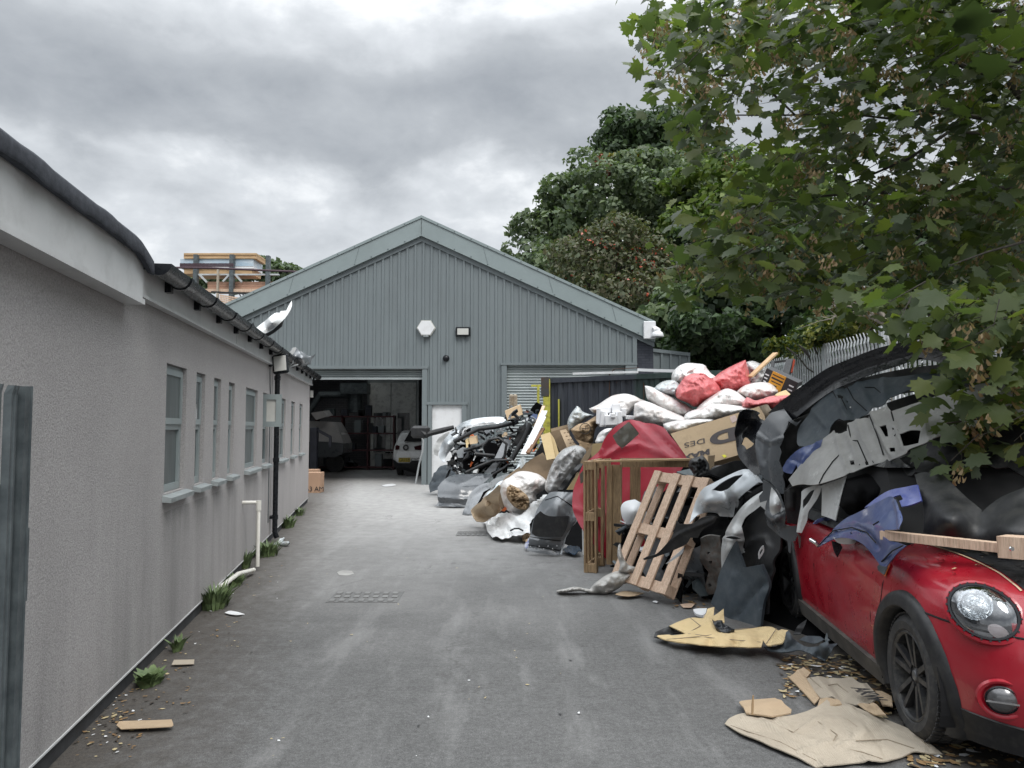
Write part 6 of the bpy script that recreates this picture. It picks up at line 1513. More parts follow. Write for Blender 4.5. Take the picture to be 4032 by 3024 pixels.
# ------------------------------------------------------------------ red bonnet on end
o = pn('red_bonnet', 'L2', [(880, 530, 9.9), (1020, 540), (1160, 582, 9.8), (1210, 640), (1300, 750, 9.6), (1365, 845, 9.5), (1300, 950), (1180, 1100, 9.4), (1040, 1200), (1000, 1400), (850, 1659, 8.95), (700, 1665, 9.0), (640, 1600), (560, 1490, 9.05), (480, 1380, 9.15), (425, 1250, 9.25), (430, 1100), (470, 990, 9.4), (510, 890), (570, 840, 9.5), (640, 780), (680, 690, 9.6), (730, 620), (800, 560, 9.75)], M['red2'],
   'dull red car bonnet standing on end behind the pallets', 'bonnet', thick=.006, holes=[[(882, 545), (925, 590), (967, 640), (900, 700), (820, 772), (785, 720), (750, 655), (820, 590)], [(575, 903), (587, 965), (540, 1010), (490, 1047), (480, 970), (520, 930)]],
   ridges=[([(890, 530), (1010, 640), (1180, 800), (1250, 860)], 16, .05), ([(640, 860), (800, 760), (960, 730), (1120, 790), (1220, 860)], 14, .04), ([(650, 780), (600, 900), (590, 1200), (680, 1640)], 22, .05), ([(1010, 540), (1180, 700), (1340, 840)], 10, -.03), ([(440, 1250), (560, 1290), (700, 1300)], 16, .02)], dent=.02, dscale=2.5, step=9)
gl = glass_mat('olive_glass', (.12, .12, .10), .1)
lines(o, 'L2', [[(885, 535), (1010, 650), (1120, 760), (1230, 850)], [(650, 860), (760, 780), (880, 735), (1000, 735), (1120, 790), (1200, 850)], [(655, 775), (610, 860), (600, 1000), (610, 1300), (680, 1640)], [(440, 1240), (520, 1290), (640, 1300)]], .006, mat('red_shadow_line', (.16, .004, .012), None, 3, .5), .004)
pn('lamp_glass', 'L2', [(882, 540), (970, 640), (820, 778), (745, 652)], gl, parent=o, Y=9.78, thick=.01, dent=.02, dscale=6, step=10)
pn('lamp_glass', 'L2', [(577, 898), (590, 965), (490, 1052), (476, 960)], gl, parent=o, Y=9.52, thick=.01, step=10)
# grey rear quarter
o = pn('grey_quarter_panel', 'L2', [(50, 1592, 9.75), (75, 1490), (90, 1400, 9.9), (120, 1290), (160, 1210, 10.15), (220, 1135), (270, 1112), (440, 1118, 10.1), (432, 1220), (455, 1320, 9.9), (420, 1390), (370, 1450), (340, 1530), (312, 1632, 9.7), (200, 1622)], M['mid_grey'],
   'dark grey car quarter panel with wheel arch edge standing left of the red bonnet', 'quarter panel', thick=.006, ctrl=[(300, 1200, 9.75), (260, 1400, 9.65)], ridges=[([(450, 1330), (400, 1400), (350, 1500), (320, 1620)], 7, .03), ([(75, 1500), (200, 1520), (330, 1540)], 6, .02), ([(60, 1550), (310, 1590)], 6, -.02)], step=7)
pn('blackout_film', 'L2', [(110, 1330), (160, 1270), (230, 1310), (395, 1310), (380, 1400), (340, 1480), (150, 1480), (90, 1450)], M['dk_mat'], parent=o, Y=9.60, thick=.004, step=9, dent=.01)
lines(o, 'L2', [[(80, 1480), (200, 1500), (340, 1515)], [(62, 1545), (200, 1570), (322, 1590)], [(432, 1235), (300, 1150), (200, 1180)], [(455, 1325), (395, 1395), (345, 1490), (318, 1620)]], .007)
lines(o, 'L2', [[(470, 1335), (410, 1400), (362, 1490), (330, 1625)]], .012, M['silver'])
qd = MB()
for i in range(7):
    c = P('L2', 80 + i * 36, 1560 + (i % 2) * 22 - i * 1, 9.62); qd.lathe([(0, -.003), (.007, -.002), (.008, .002)], c, Vector((0, 1, 0)), 8)
qd.build('clips', M['chrome'], o)
pn('white_side_panel', 'L2', [(500, 1400, 9.3), (560, 1480), (605, 1560, 9.15), (570, 1610), (530, 1645, 9.2), (505, 1620)], M['white_p'], 'pale panel corner under the red bonnet by the ground', 'panel', step=8)
pn('blue_rag', 'L2', [(330, 1590, .02), (400, 1540, .1), (480, 1570, .1), (500, 1600, .05), (430, 1620, .02)], mat('blue_poly', (.02, .05, .09), (.01, .02, .04), 12, .4), 'dark blue plastic crumpled under the wheel arch of the grey panel', 'plastic', zfn=0, dent=.06, dscale=9, step=6)
pn('window_frame', 'L2', [(305, 1095, 10.2), (360, 1010), (440, 920), (490, 875, 10.5), (508, 890), (430, 975), (380, 1050), (345, 1095)], M['dk_mat'], 'black car window frame leaning against the clear bag', 'window frame', thick=.03, step=6)
pn('card_flap', 'L2', [(375, 1095), (440, 1000), (500, 935), (470, 1030), (430, 1095)], M['card_y'], 'pale card wedged between window frame and red bonnet', 'cardboard', Y=10.0, step=8)
pn('card_flap', 'L2', [(590, 720), (680, 712), (650, 780), (580, 830), (575, 780)], M['card_y'], 'pale card corner peeping over the left shoulder of the red bonnet', 'cardboard', Y=10.6, step=8)
pn('card_flap', 'L2', [(500, 850), (590, 720), (560, 830), (440, 1000)], M['card'], 'brown card edge along the left side of red bonnet', 'cardboard', Y=10.5, step=8)
pn('white_tub', 'L4', [(578, 590, 8.3), (600, 545), (640, 525), (710, 513, 8.3), (800, 560), (850, 730, 8.2), (740, 745), (640, 745), (595, 690)], M['white_paint'], 'smooth white plastic moulding behind the leaning pallet', 'moulding', ctrl=[(700, 620, 8.1)], thick=.02, step=9)
pn('grey_moulding', 'L4', [(765, 560, 8.25), (800, 440), (860, 400), (920, 395, 8.3), (955, 430), (900, 600), (830, 700, 8.2), (780, 650)], M['slate_pl'], 'grey rounded moulding behind the leaning pallet beside white one', 'moulding', ctrl=[(860, 520, 8.1)], thick=.02, step=9)
pn('grey_door_skin', 'L4', [(760, 830, 8.1), (1000, 780), (1100, 900, 8.0), (960, 1160), (1050, 1300, 7.9), (820, 1260), (740, 1080), (800, 960)], M['mid_grey'], 'grey scratched panel visible through the slats of the leaning pallet', 'panel', dent=.04, step=12)
pn('red_scrap', 'L4', [(760, 880), (800, 880), (810, 940), (770, 960)], M['red2'], 'small dark red scrap seen through the leaning pallet', 'scrap', Y=7.95, step=8)
pn('bright_shreds', 'L4', [(1160, 330), (1290, 370), (1280, 500), (1200, 600), (1140, 480)], M['foam'], 'white shredded strips behind the top right of leaning pallet', 'shreds', Y=8.3, dent=.12, dscale=14, step=6)

# ------------------------------------------------------------------ bags
kid = 0
def B(k, pts, Y, dep, m, label, **kw):
    global kid
    kid += 1
    return bag(kw.pop('name', 'rubbish_bag'), k, pts, Y, dep, m, label, kw.pop('cat', 'bag'), seed=kid, **kw)
B('L2', [(205, 1060), (240, 940), (290, 840), (350, 780), (440, 750), (500, 765), (528, 800), (500, 870), (440, 950), (380, 1030), (320, 1092), (250, 1110), (215, 1090)], 10.9, .28, M['bag_c'], 'shiny clear bag of crumpled film with orange tie left of the red bonnet', knot=(455, 755), wr=.05)
q = MB(); c = P('L2', 460, 768, 10.75); q.box(c, (.10, .05, .03), Matrix.Rotation(.3, 3, 'Y'), .01); q.build('orange_tie', M['orange'], bpy.data.objects['rubbish_bag'])
o = B('L1', [(615, 880), (650, 820), (720, 780), (790, 735), (880, 725), (1000, 750), (1080, 800), (1105, 850), (1060, 920), (1000, 960), (990, 1030), (930, 1110), (850, 1150), (760, 1150), (680, 1100), (640, 1010)], 12.1, .38, M['bag_w2'], 'cloudy bag split open to show crumpled brown paper', wr=.035)
bag('brown_paper', 'L1', [(675, 970), (680, 890), (720, 850), (800, 890), (900, 970), (925, 1050), (900, 1130), (840, 1130), (770, 1100), (710, 1040)], 11.72, .06, M['kraft'], wr=.13, ws=19, step=4, seed=44, parent=o)
pn('white_sheet', 'L1', [(410, 1215, .02), (450, 1225, .1), (500, 1240, .12), (560, 1195, .22), (640, 1160, .3), (720, 1155, .33), (830, 1180, .3), (880, 1130, .42), (960, 1060, .55), (1050, 1000, .72), (1120, 965, .8), (1125, 1000, .72), (1040, 1120, .45), (970, 1230, .28), (940, 1300, .16), (930, 1380, .03), (830, 1427, .0), (700, 1422, .0), (520, 1417, .0), (470, 1360, .02), (450, 1290, .03)], M['film'],
   'thin white polythene sheet crumpled on the ground at the foot of the heap', 'plastic sheet', zfn=0, dent=.085, dscale=5, thick=.004, ridges=[([(560, 1200), (700, 1280), (760, 1400)], 16, .04), ([(1100, 980), (950, 1180), (900, 1400)], 14, .05), ([(430, 1220), (600, 1320), (640, 1420)], 12, -.04), ([(700, 1160), (860, 1290), (940, 1300)], 12, .05)], step=7)
pn('paper_scraps', 'L1', [(840, 1400, .02), (880, 1360, .10), (930, 1330, .15), (935, 1420, .05), (900, 1480, .02), (850, 1460, .02)], M['kraft'], 'crushed paper scraps against the left foot of the grey quarter panel', 'paper', zfn=0, dent=.07, dscale=12, step=4)
pn('blue_packet', 'L1', [(870, 1540, .01), (885, 1480, .10), (935, 1430, .16), (925, 1500, .08), (900, 1550, .01)], mat('blue_packet', (.03, .06, .25), (.5, .5, .5), 14, .4), 'blue and white crushed packet at the foot of grey quarter panel', 'packet', zfn=0, dent=.03, dscale=12, step=4)
q = MB(); q.tube([P('L1', x, y, 11.0) for x, y in ((715, 1355), (760, 1332), (810, 1330), (858, 1355))], .012, 8); tag(q.build('cord', M['black_pl'], None, True), 'short black cord lying on the white polythene sheet', 'cord')
# open cardboard drum / curled sheet
pn('curled_card', 'L1', [(285, 1130, .20), (330, 1085, .35), (400, 1020, .55), (500, 940, .85), (592, 852, 1.1), (610, 900, .95), (590, 1000, .65), (600, 1090, .35), (645, 1110, .2), (560, 1185, .07), (480, 1225, .02), (400, 1250, .0), (350, 1250, .0), (305, 1190, .07)], M['card'],
   'tan curled cardboard sheet lying low, its open end towards the white sheet', 'cardboard', zfn=0, ctrl=[(450, 1080, .62), (520, 1120, .4)], ridges=[([(390, 1050), (430, 1240)], 9, -.03), ([(470, 970), (540, 1190)], 9, .03)], thick=.01, step=9)
pn('curled_card', 'L1', [(598, 880, 12.5), (640, 800), (700, 745, 12.8), (800, 670), (900, 610, 13.1), (1000, 545), (1070, 500, 13.2), (1115, 560), (1200, 590, 12.9), (1170, 740, 12.6), (1100, 810, 12.6), (1000, 745), (880, 722, 12.6), (760, 745), (670, 815, 12.5), (625, 900), (640, 1020, 12.3), (655, 1090), (600, 1145, 12.2), (585, 1040)], M['card_d'],
   'dark brown inside of a large bent cardboard sheet curving over the cloudy bag', 'cardboard', thick=.012, dent=.02, step=10, ridges=[([(850, 640), (905, 700)], 6, .02)])
pn('orange_shard', 'L1', [(620, 1140), (660, 1090), (690, 1110), (650, 1145)], M['orange'], 'small orange plastic shard beneath the cloudy bag', 'shard', Y=12.0, step=4)
o = pn('foam_strip', 'L1', [(430, 1020, 13.0), (500, 920), (640, 800, 13.4), (760, 690), (850, 565, 13.9), (885, 560), (865, 650, 13.7), (760, 730), (640, 840, 13.2), (520, 960), (445, 1030)], mat('pale_blue_film', (.55, .62, .65), (.45, .52, .55), 6, .4), 'long pale blue-white foam wrap lying up the heap behind the curled card', 'foam wrap', dent=.06, dscale=5, step=7)
# grey bag on the ground right
B('L4', [(-20, 1362), (60, 1345), (150, 1328), (240, 1342), (290, 1350), (330, 1300), (380, 1262), (440, 1222), (540, 1182), (620, 1190), (700, 1190), (680, 1235), (620, 1290), (560, 1345), (450, 1396), (360, 1398), (290, 1392), (220, 1372), (150, 1372), (60, 1385), (-20, 1388)], 7.55, .10, M['wrap'], 'twisted dirty stretch wrap trailing on the ground from the pallets', name='stretch_wrap', cat='plastic wrap', wr=.05, ws=9)
B('L4', [(555, 940), (575, 925), (600, 1040), (650, 1120), (720, 1145), (725, 1185), (640, 1200), (555, 1185), (570, 1120), (548, 1040)], 7.5, .05, M['wrap'], 'clear wrap knotted round the leaning pallet lower corner', name='stretch_wrap', cat='plastic wrap', wr=.03, ws=12)
B('L4', [(1208, 205), (1230, 140), (1290, 118), (1345, 100), (1385, 150), (1405, 200), (1415, 310), (1400, 370), (1330, 400), (1290, 330), (1240, 250)], 7.9, .15, M['dk_mat'], 'black knotted fabric bundle on the right end of the pallet rail', name='black_bundle', cat='bundle', wr=.07, ws=9)
B('L4', [(1370, 300), (1440, 210), (1520, 190), (1560, 260), (1500, 340), (1400, 380)], 7.8, .12, M['dk_mat'], 'black speckled cloth bundle just right of the knotted one', name='black_bundle', cat='bundle', wr=.06, ws=12)
B('L2', [(385, 555), (405, 490), (460, 420), (485, 435), (510, 465), (595, 492), (540, 515), (480, 560), (440, 590), (400, 612)], 13.2, .2, M['bag_b'], 'small bluish clear bag with a pointed top in front of the container', wr=.04)
o = B('L2', [(408, 605), (470, 560), (530, 545), (600, 500), (628, 488), (640, 550), (610, 600), (600, 650), (585, 710), (540, 725), (490, 700), (440, 660)], 12.7, .22, M['kraft'], 'brown kraft paper sack with a round printed mark', wr=.06, ws=7, name='paper_sack', cat='paper sack')
q = MB()
c = P('L2', 527, 597, 12.42); q.tube([c + Vector((.085 * cos(a), 0, .085 * sin(a))) for a in [i * pi / 10 for i in range(20)]], .006, 5, closed=True)
q.bar(c + Vector((-.01, 0, -.06)), c + Vector((.015, 0, .05)), .02, .006); q.bar(c + Vector((-.05, 0, .0)), c + Vector((.05, 0, .01)), .006, .012); q.build('printed_mark', M['ink'], o)
# foam blocks
fb_ = thing('foam_packing', 'stack of white foam packing blocks in front of the white bags', 'packing foam', P('L2', 740, 560, 12.2))
for i, (x0, x1, y0, y1, dy) in enumerate([(628, 655, 430, 560, 0), (655, 690, 450, 575, -.05), (640, 740, 418, 470, .1), (690, 800, 485, 570, -.1), (748, 815, 392, 470, .05), (792, 830, 455, 560, -.12), (820, 862, 430, 500, .1), (690, 712, 455, 500, 0), (860, 965, 490, 525, .1), (735, 775, 470, 510, -.14), (650, 830, 545, 580, -.04)]):
    A = P('L2', x0, y1, 12.3 + dy); C_ = P('L2', x1, y0, 12.3 + dy)
    q = MB(); q.box(((A.x + C_.x) / 2, 12.4 + dy, (A.z + C_.z) / 2), (C_.x - A.x, .22, C_.z - A.z), Matrix.Rotation(rnd.uniform(-.06, .06), 3, 'Y'), .012); q.build('block', M['foam'], fb_, True, 30)
B('L2', [(568, 432), (640, 400), (700, 362), (760, 332), (850, 320), (920, 335), (970, 360), (1012, 372), (940, 410), (900, 450), (860, 490), (740, 480), (650, 465), (606, 462)], 12.9, .38, M['bag_w2'], 'long white bag with a pointed left end lying behind the foam blocks', wr=.035)
B('L2', [(1022, 258), (1060, 262), (1110, 280), (1200, 322), (1300, 372), (1380, 415), (1432, 445), (1410, 470), (1345, 500), (1200, 470), (1100, 400), (1045, 360), (1030, 310)], 12.9, .36, M['bag_w'], 'white bag with a square upper left corner right of the foam blocks', knot=(1022, 262), wr=.035)
B('L2', [(938, 402), (1000, 380), (1070, 395), (1140, 425), (1250, 470), (1330, 505), (1352, 540), (1250, 570), (1100, 560), (1000, 545), (930, 510)], 12.3, .36, M['bag_w2'], 'full white bag slumped directly above the red bonnet', wr=.035)
B('L2', [(610, 700), (640, 640), (690, 605), (745, 598), (720, 660), (690, 720), (640, 730)], 11.6, .15, M['bag_w'], 'small white bag showing over the left shoulder of the red bonnet', wr=.03)
B('L3', [(310, 455), (318, 380), (375, 312), (430, 280), (500, 262), (610, 268), (700, 285), (735, 330), (780, 380), (832, 415), (800, 470), (600, 520), (400, 520), (335, 490)], 13.4, .42, M['bag_w'], 'greyish white bag topmost in the heap, left of the red ones', knot=(450, 400), wr=.05)
B('L3', [(75, 572), (150, 510), (230, 478), (330, 475), (385, 515), (410, 560), (375, 660), (250, 650), (130, 610)], 13.0, .28, M['bag_b'], 'bluish clear bag with orange tie beside the lower red bag', knot=(385, 520), wr=.045)
B('L3', [(365, 665), (370, 580), (415, 505), (480, 430), (560, 402), (640, 395), (700, 400), (740, 430), (830, 490), (892, 570), (882, 620), (790, 690), (700, 735), (640, 768), (570, 775), (510, 735), (420, 700)], 12.7, .42, M['bag_r'], 'red bag, lower and rounder of the two big red bags', knot=(610, 400), wr=.05)
B('L3', [(640, 385), (655, 370), (690, 385), (695, 415), (640, 410)], 12.55, .05, M['bag_r'], 'twisted neck of the rounder red bag', name='bag_neck', wr=.02)
B('L3', [(790, 475), (880, 395), (960, 345), (1060, 295), (1150, 255), (1211, 232), (1235, 300), (1258, 400), (1272, 515), (1200, 570), (1110, 617), (1000, 615), (890, 590), (850, 530)], 13.1, .42, M['bag_r'], 'red bag with a sharp upper right corner at the top of the heap', knot=(1212, 236), wr=.045)
B('L3', [(608, 835), (650, 780), (720, 720), (850, 640), (920, 600), (985, 582), (1060, 600), (1150, 650), (1225, 705), (1200, 790), (1000, 820), (800, 850), (690, 860)], 12.4, .40, M['bag_w'], 'white bag in the middle below both big red bags', knot=(985, 590), wr=.04)
B('L3', [(1120, 602), (1190, 550), (1260, 520), (1370, 500), (1500, 503), (1580, 545), (1625, 600), (1600, 640), (1500, 690), (1300, 708), (1180, 660)], 12.6, .34, M['bag_w2'], 'white bag directly below the orange and black packet', wr=.04)
B('L3', [(1183, 772), (1210, 720), (1242, 678), (1285, 692), (1350, 717), (1440, 695), (1520, 670), (1640, 655), (1790, 648), (1740, 710), (1640, 780), (1560, 835), (1480, 800), (1300, 815), (1215, 805)], 11.9, .28, M['bag_r'], 'small red bag with a folded corner beside the black bumper', knot=(1242, 685), wr=.04)
B('L3', [(470, 925), (490, 885), (560, 845), (650, 820), (740, 780), (790, 768), (950, 770), (1080, 785), (1200, 800), (1300, 815), (1230, 860), (1100, 900), (950, 940), (700, 975), (520, 980)], 11.9, .36, M['bag_w'], 'wide white bag resting along the top edge of the printed carton', knot=(770, 770), wr=.04)
B('L3', [(225, 1100), (205, 1010), (330, 978), (470, 960), (600, 948), (800, 955), (790, 1000), (650, 1040), (450, 1100), (290, 1135)], 11.6, .28, M['bag_w'], 'flat white bag between red bonnet and printed carton', wr=.035)
B('L3', [(1225, 252), (1300, 237), (1370, 255), (1440, 300), (1495, 350), (1500, 395), (1430, 450), (1330, 530), (1270, 520), (1255, 400)], 13.6, .3, M['bag_c'], 'grey clear bag behind the leaning plank at the top right', wr=.05)
B('L3', [(1265, 530), (1380, 380), (1480, 400), (1500, 500), (1380, 520), (1290, 560)], 13.2, .2, M['bag_c'], 'clear bag under the black and orange packet', wr=.04)
B('L3', [(1850, 590), (1890, 545), (1960, 525), (1990, 560), (1900, 620)], 9.0, .12, M['bag_w'], 'small white bag tucked behind the rim of the black bumper', wr=.03)
pn('card_sheet', 'L3', [(1580, 655, 11.8), (1620, 620), (1720, 585, 12.0), (1790, 650, 11.8), (1700, 665)], M['card_y'], 'yellowish card above the small red bag', 'cardboard', step=8)
# leaning plank, carton of tools, black frame
bar_px('plank', 'L3', (1275, 425, 12.9), (1592, 128, 13.3), .10, .03, M['timber'], 'pale timber plank sticking up out of the top of the heap', 'plank')
t_ = thing('packaging_box', 'long black and orange printed box near the palisade fence', 'box', P('L3', 1640, 520, 12.6))
A = P('L3', 1440, 415, 12.6); C_ = P('L3', 1830, 600, 12.3); dq = (C_ - A); dn = dq.normalized(); Lq = dq.length; upq = Vector((0, -.25, 1)); upq = (upq - dn * upq.dot(dn)).normalized(); fq = dn.cross(upq)
if fq.y > 0: fq = -fq
mm = Matrix((dn, -fq, upq)).transposed()
q = MB(); q.box((A + C_) / 2 - fq * .1, (Lq, .2, .30), mm, .004); q.build('carton', mat('black_card', (.03, .032, .035), (.02, .02, .022), 3, .5), t_)
q = MB(); q.box(A + dn * Lq * .42 + fq * .003, (Lq * .42, .006, .302), mm); q.build('orange_band', mat('orange_print', (.75, .36, .03), (.68, .32, .03), 3, .5), t_)
q = MB()
for j, wv_ in enumerate((.36, .36, .30, .12)): q.box(A + dn * Lq * .42 + fq * .008 + upq * (.10 - j * .055), (Lq * wv_, .004, .016 if j != 1 else .028), mm)
q.build('print_lines', M['ink'], t_)
q = MB()
for j in range(3): q.box(A + dn * Lq * .09 + fq * .003 + upq * (.05 - j * .06), (Lq * (.12 - .02 * j), .006, .02), mm)
for j in range(2): q.box(A + dn * Lq * .86 + fq * .003 + upq * (.05 - j * .07), (Lq * .14, .006, .022), mm)
q.build('white_print', M['white_paint'], t_)
t_ = thing('metal_stand', 'black metal frame with red clamp leaning on the palisade fence', 'frame', P('L3', 1650, 400, 14.0))
bar_px('upright', 'L3', (1560, 240, 14.2), (1535, 430, 14.0), .06, .04, M['dk_mat'], parent=t_)
bar_px('crossbar', 'L3', (1560, 245, 14.2), (1780, 215, 14.2), .05, .04, M['dk_mat'], parent=t_)
bar_px('upright', 'L3', (1770, 210, 14.0), (1700, 480, 13.7), .12, .05, M['dk_mat'], parent=t_)
bar_px('clamp', 'L3', (1805, 215, 14.0), (1765, 370, 13.9), .08, .05, mat('red_clamp', (.35, .05, .02), None, 4, .5), parent=t_)

# ------------------------------------------------------------------ big printed carton
Pc = [P('L3', 285, 1128, 11.2), P('L3', 1380, 790, 10.6), P('L3', 1500, 1290, 10.2), P('L3', 380, 1560, 10.8)]
bx = thing('printed_carton', 'large flat brown carton with upside-down black lettering behind the black liner', 'carton', (Pc[0] + Pc[2]) / 2)
xdir = (Pc[1] - Pc[0]).normalized(); nrm = (Pc[1] - Pc[0]).cross(Pc[3] - Pc[0]).normalized()
if nrm.y > 0: nrm = -nrm
ydir = nrm.cross(xdir) if True else None
if ydir.z < 0: ydir = -ydir
q = MB(); pl_ = []
def onp(x, y):  # pixel -> the carton's plane
    d = ray(*nat('L3', x, y)); o_ = Vector((0, 0, CAMZ)); t = (Pc[0] - o_).dot(nrm) / d.dot(nrm); return o_ + d * t
poly = [onp(*p_) for p_ in ((283, 1130), (1385, 790), (1500, 1290), (830, 1480), (505, 1445), (430, 1340))]
q.prism(poly, -nrm * .22); q.build('carton', M['card_b'], bx)
pn('inner_flap', 'L3', [(1350, 800, 10.9), (1470, 765), (1500, 770), (1550, 860, 10.8), (1500, 980), (1440, 960), (1370, 880)], mat('stained_card', (.30, .25, .19), (.18, .15, .115), 8, .8, stretch=(6, 1, 1)), parent=bx, step=8)
def ptxt(txt, x, y, x2, y2, hpx, bold):
    o_ = onp(x, y); e = onp(x2, y2); xd_ = (e - o_); L_ = xd_.length; xd_.normalize(); yd_ = nrm.cross(xd_)
    top = onp(x, y + hpx); 
    if (top - o_).dot(yd_) < 0: yd_ = -yd_
    hh = (top - o_).length
    return o_, xd_, yd_, L_, hh
for txt, x, y, x2, y2, h_, wf, bold in (('MAX', 775, 1322, 455, 1402, 66, .42, 3.4), ('DES', 722, 1185, 412, 1262, 62, .58, 1), ('ND', 1440, 960, 822, 1130, 150, .62, 4)):
    o_, xd_, yd_, L_, hh = ptxt(txt, x, y, x2, y2, h_, bold)
    sz = hh / .70; cu = {'MAX': 2.02, 'DES': 1.96, 'ND': 1.42}[txt]
    text_on('lettering', txt, o_ + nrm * .006, xd_ * (L_ / (cu * sz)), yd_, sz, mat('carton_ink', (.055, .045, .045), None, 3, .7), bx, bold)
q = MB(); q.prism([onp(x_, y_) + nrm * .004 for x_, y_ in ((925, 1402), (960, 1392), (988, 1415), (955, 1434))], nrm * .003); q.build('yellow_sticker', mat('yellow_sticker', (.8, .75, .02), None, 3, .5), bx)
q = MB(); q.prism([onp(x_, y_) + nrm * .004 for x_, y_ in ((1020, 925), (1090, 898), (1120, 965), (1055, 1000))], nrm * .002); q.build('pale_label', mat('pale_label', (.55, .42, .38), (.45, .33, .29), 30, .6), bx)

# open box, tan boards left of the container foot
pn('open_box_inside', 'L2', [(245, 600, 13.6), (392, 565, 13.6), (395, 610), (420, 690), (500, 760, 13.2), (480, 790), (400, 800), (300, 770, 13.4), (255, 700)], M['card_d'], 'dark open cardboard box at the foot of the container', 'box', thick=.02, step=8)
pn('board_flap', 'L2', [(245, 598, 13.3), (390, 562, 13.3), (390, 580), (250, 622)], M['card'], 'narrow card edge of the box at the foot of the container', 'cardboard', step=8)
pn('board_flap', 'L2', [(163, 650, 12.9), (240, 625, 12.9), (285, 840, 12.6), (213, 853, 12.6)], M['card_y'], 'yellowish card leaf hanging below the yellow post', 'cardboard', step=8, dent=.01)
pn('board_flap', 'L2', [(240, 628, 12.95), (278, 690), (316, 815, 12.7), (262, 852, 12.7)], M['card_y'], 'second yellowish card leaf folded behind the hanging one', 'cardboard', step=8)
pn('perforated_card', 'L2', [(320, 612, 13.1), (370, 600, 13.1), (462, 745, 12.8), (385, 768, 12.8)], M['card'], 'slotted card strip inside the open box', 'cardboard', step=7, holes=[[(350 + i * 18 + j * 26 - i * 2, 630 + i * 28 - j * 4), (366 + i * 18 + j * 26 - i * 2, 627 + i * 28 - j * 4), (369 + i * 18 + j * 26 - i * 2, 633 + i * 28 - j * 4), (353 + i * 18 + j * 26 - i * 2, 636 + i * 28 - j * 4)] for i in range(4) for j in range(2)])
pn('crumpled_card', 'L2', [(430, 660), (500, 700), (590, 720), (540, 790), (470, 770), (480, 720)], M['kraft'], 'crumpled brown paper under the kraft sack', 'paper', Y=12.4, dent=.1, dscale=7, step=7)
pn('crumpled_card', 'L2', [(560, 800), (600, 720), (600, 800), (510, 960), (500, 900)], M['card_d'], 'dark brown card between the clear bag and the red bonnet', 'cardboard', Y=10.9, dent=.03, step=8)
pn('dark_scraps', 'L2', [(110, 820), (180, 700), (300, 740), (330, 800), (300, 850), (200, 860)], M['dk_mat'], 'dark scraps under the yellowish card leaves', 'scraps', Y=13.4, dent=.12, dscale=6, step=8)
# ------------------------------------------------------------------ shipping container
YA, YBc = 18.0, 16.0
ca = P('K5', 1010, 1272, YA); cb2 = P('K5', 1950, 1222, YBc)
cd = Vector((cb2.x - ca.x, cb2.y - ca.y, 0)).normalized(); cn = Vector((cd.y, -cd.x, 0))
if cn.y > 0: cn = -cn
CL = 4.3; CH = ca.z; C0 = Vector((ca.x, ca.y, 0))
ct = thing('shipping_container', 'dark blue and green corrugated steel container standing behind the rubbish heap', 'shipping container', C0 + cd * CL / 2 - cn * 1.2)
mcn, nt, b, out = newmat('container_paint')
geo = nt.nodes.new('ShaderNodeNewGeometry'); sx = nt.nodes.new('ShaderNodeSeparateXYZ'); nt.links.new(geo.outputs['Position'], sx.inputs[0])
f_ = ramp(nt, math_n(nt, 'MULTIPLY_ADD', sx.outputs[0], 1.0, -2.65 + .5, clamp=True), [(.45, (.030, .035, .047)), (.55, (.025, .052, .045))])
f_ = grime(nt, f_, .5, 3, (.10, .11, .12), .45, .8, (4, 4, .3)); f_ = grime(nt, f_, .9, 5, (.10, .035, .015), .66, .74)
nt.links.new(f_, b.inputs['Base Color']); b.inputs['Roughness'].default_value = .5
q = MB(); nseg = 44; prof = [0, 0, 1, 1]
xs_ = []
for i in range(nseg):
    xs_ += [(i + .0) / nseg, (i + .28) / nseg] if i % 2 == 0 else [(i + .0) / nseg, (i + .28) / nseg]
pts = []
per = .275
s_ = .08
while s_ < CL - .1:
    pts += [(s_, 0), (s_ + per * .34, 0), (s_ + per * .5, -.036), (s_ + per * .84, -.036)]; s_ += per
pts = [(0, 0)] + pts + [(CL, 0)]
def cp(s_, z, o_): return C0 + cd * s_ + cn * o_ + Vector((0, 0, z))
for (s0, o0), (s1, o1) in zip(pts[:-1], pts[1:]): q.quad(cp(s0, .15, o0), cp(s1, .15, o1), cp(s1, CH - .10, o1), cp(s0, CH - .10, o0))
q.quad(cp(CL, .1, 0), cp(CL, .1, -2.4), cp(CL, CH, -2.4), cp(CL, CH, 0)); q.quad(cp(0, CH - .04, 0), cp(CL, CH - .04, 0), cp(CL, CH - .04, -2.4), cp(0, CH - .04, -2.4)); q.quad(cp(0, .1, -2.4), cp(CL, .1, -2.4), cp(CL, CH, -2.4), cp(0, CH, -2.4))
q.build('side_wall', mcn, ct)
for z_ in (.09, CH - .06): q = MB(); q.bar(cp(0, z_, .0), cp(CL, z_, .0), .09, .11); q.build('rail', mcn, ct)
q = MB(); q.bar(cp(.05, 0, .03), cp(.05, CH - .02, .03), .16, .16); q.bar(cp(.4, .1, .045), cp(.4, CH * .82, .045), .08, .03)
q.build('corner_post', M['yellow'], ct)
q = MB(); q.bar(cp(.02, CH - .42, .05), cp(.02, CH + .02, .05), .20, .18); q.build('rusty_corner', mat('rusty_steel', (.035, .045, .05), (.07, .035, .018), 7, .7), ct)
q = MB(); q.bar(cp(-.03, .1, -.2), cp(-.03, CH - .1, -2.3), .03, .03); q.build('end_frame', M['yellow'], ct)
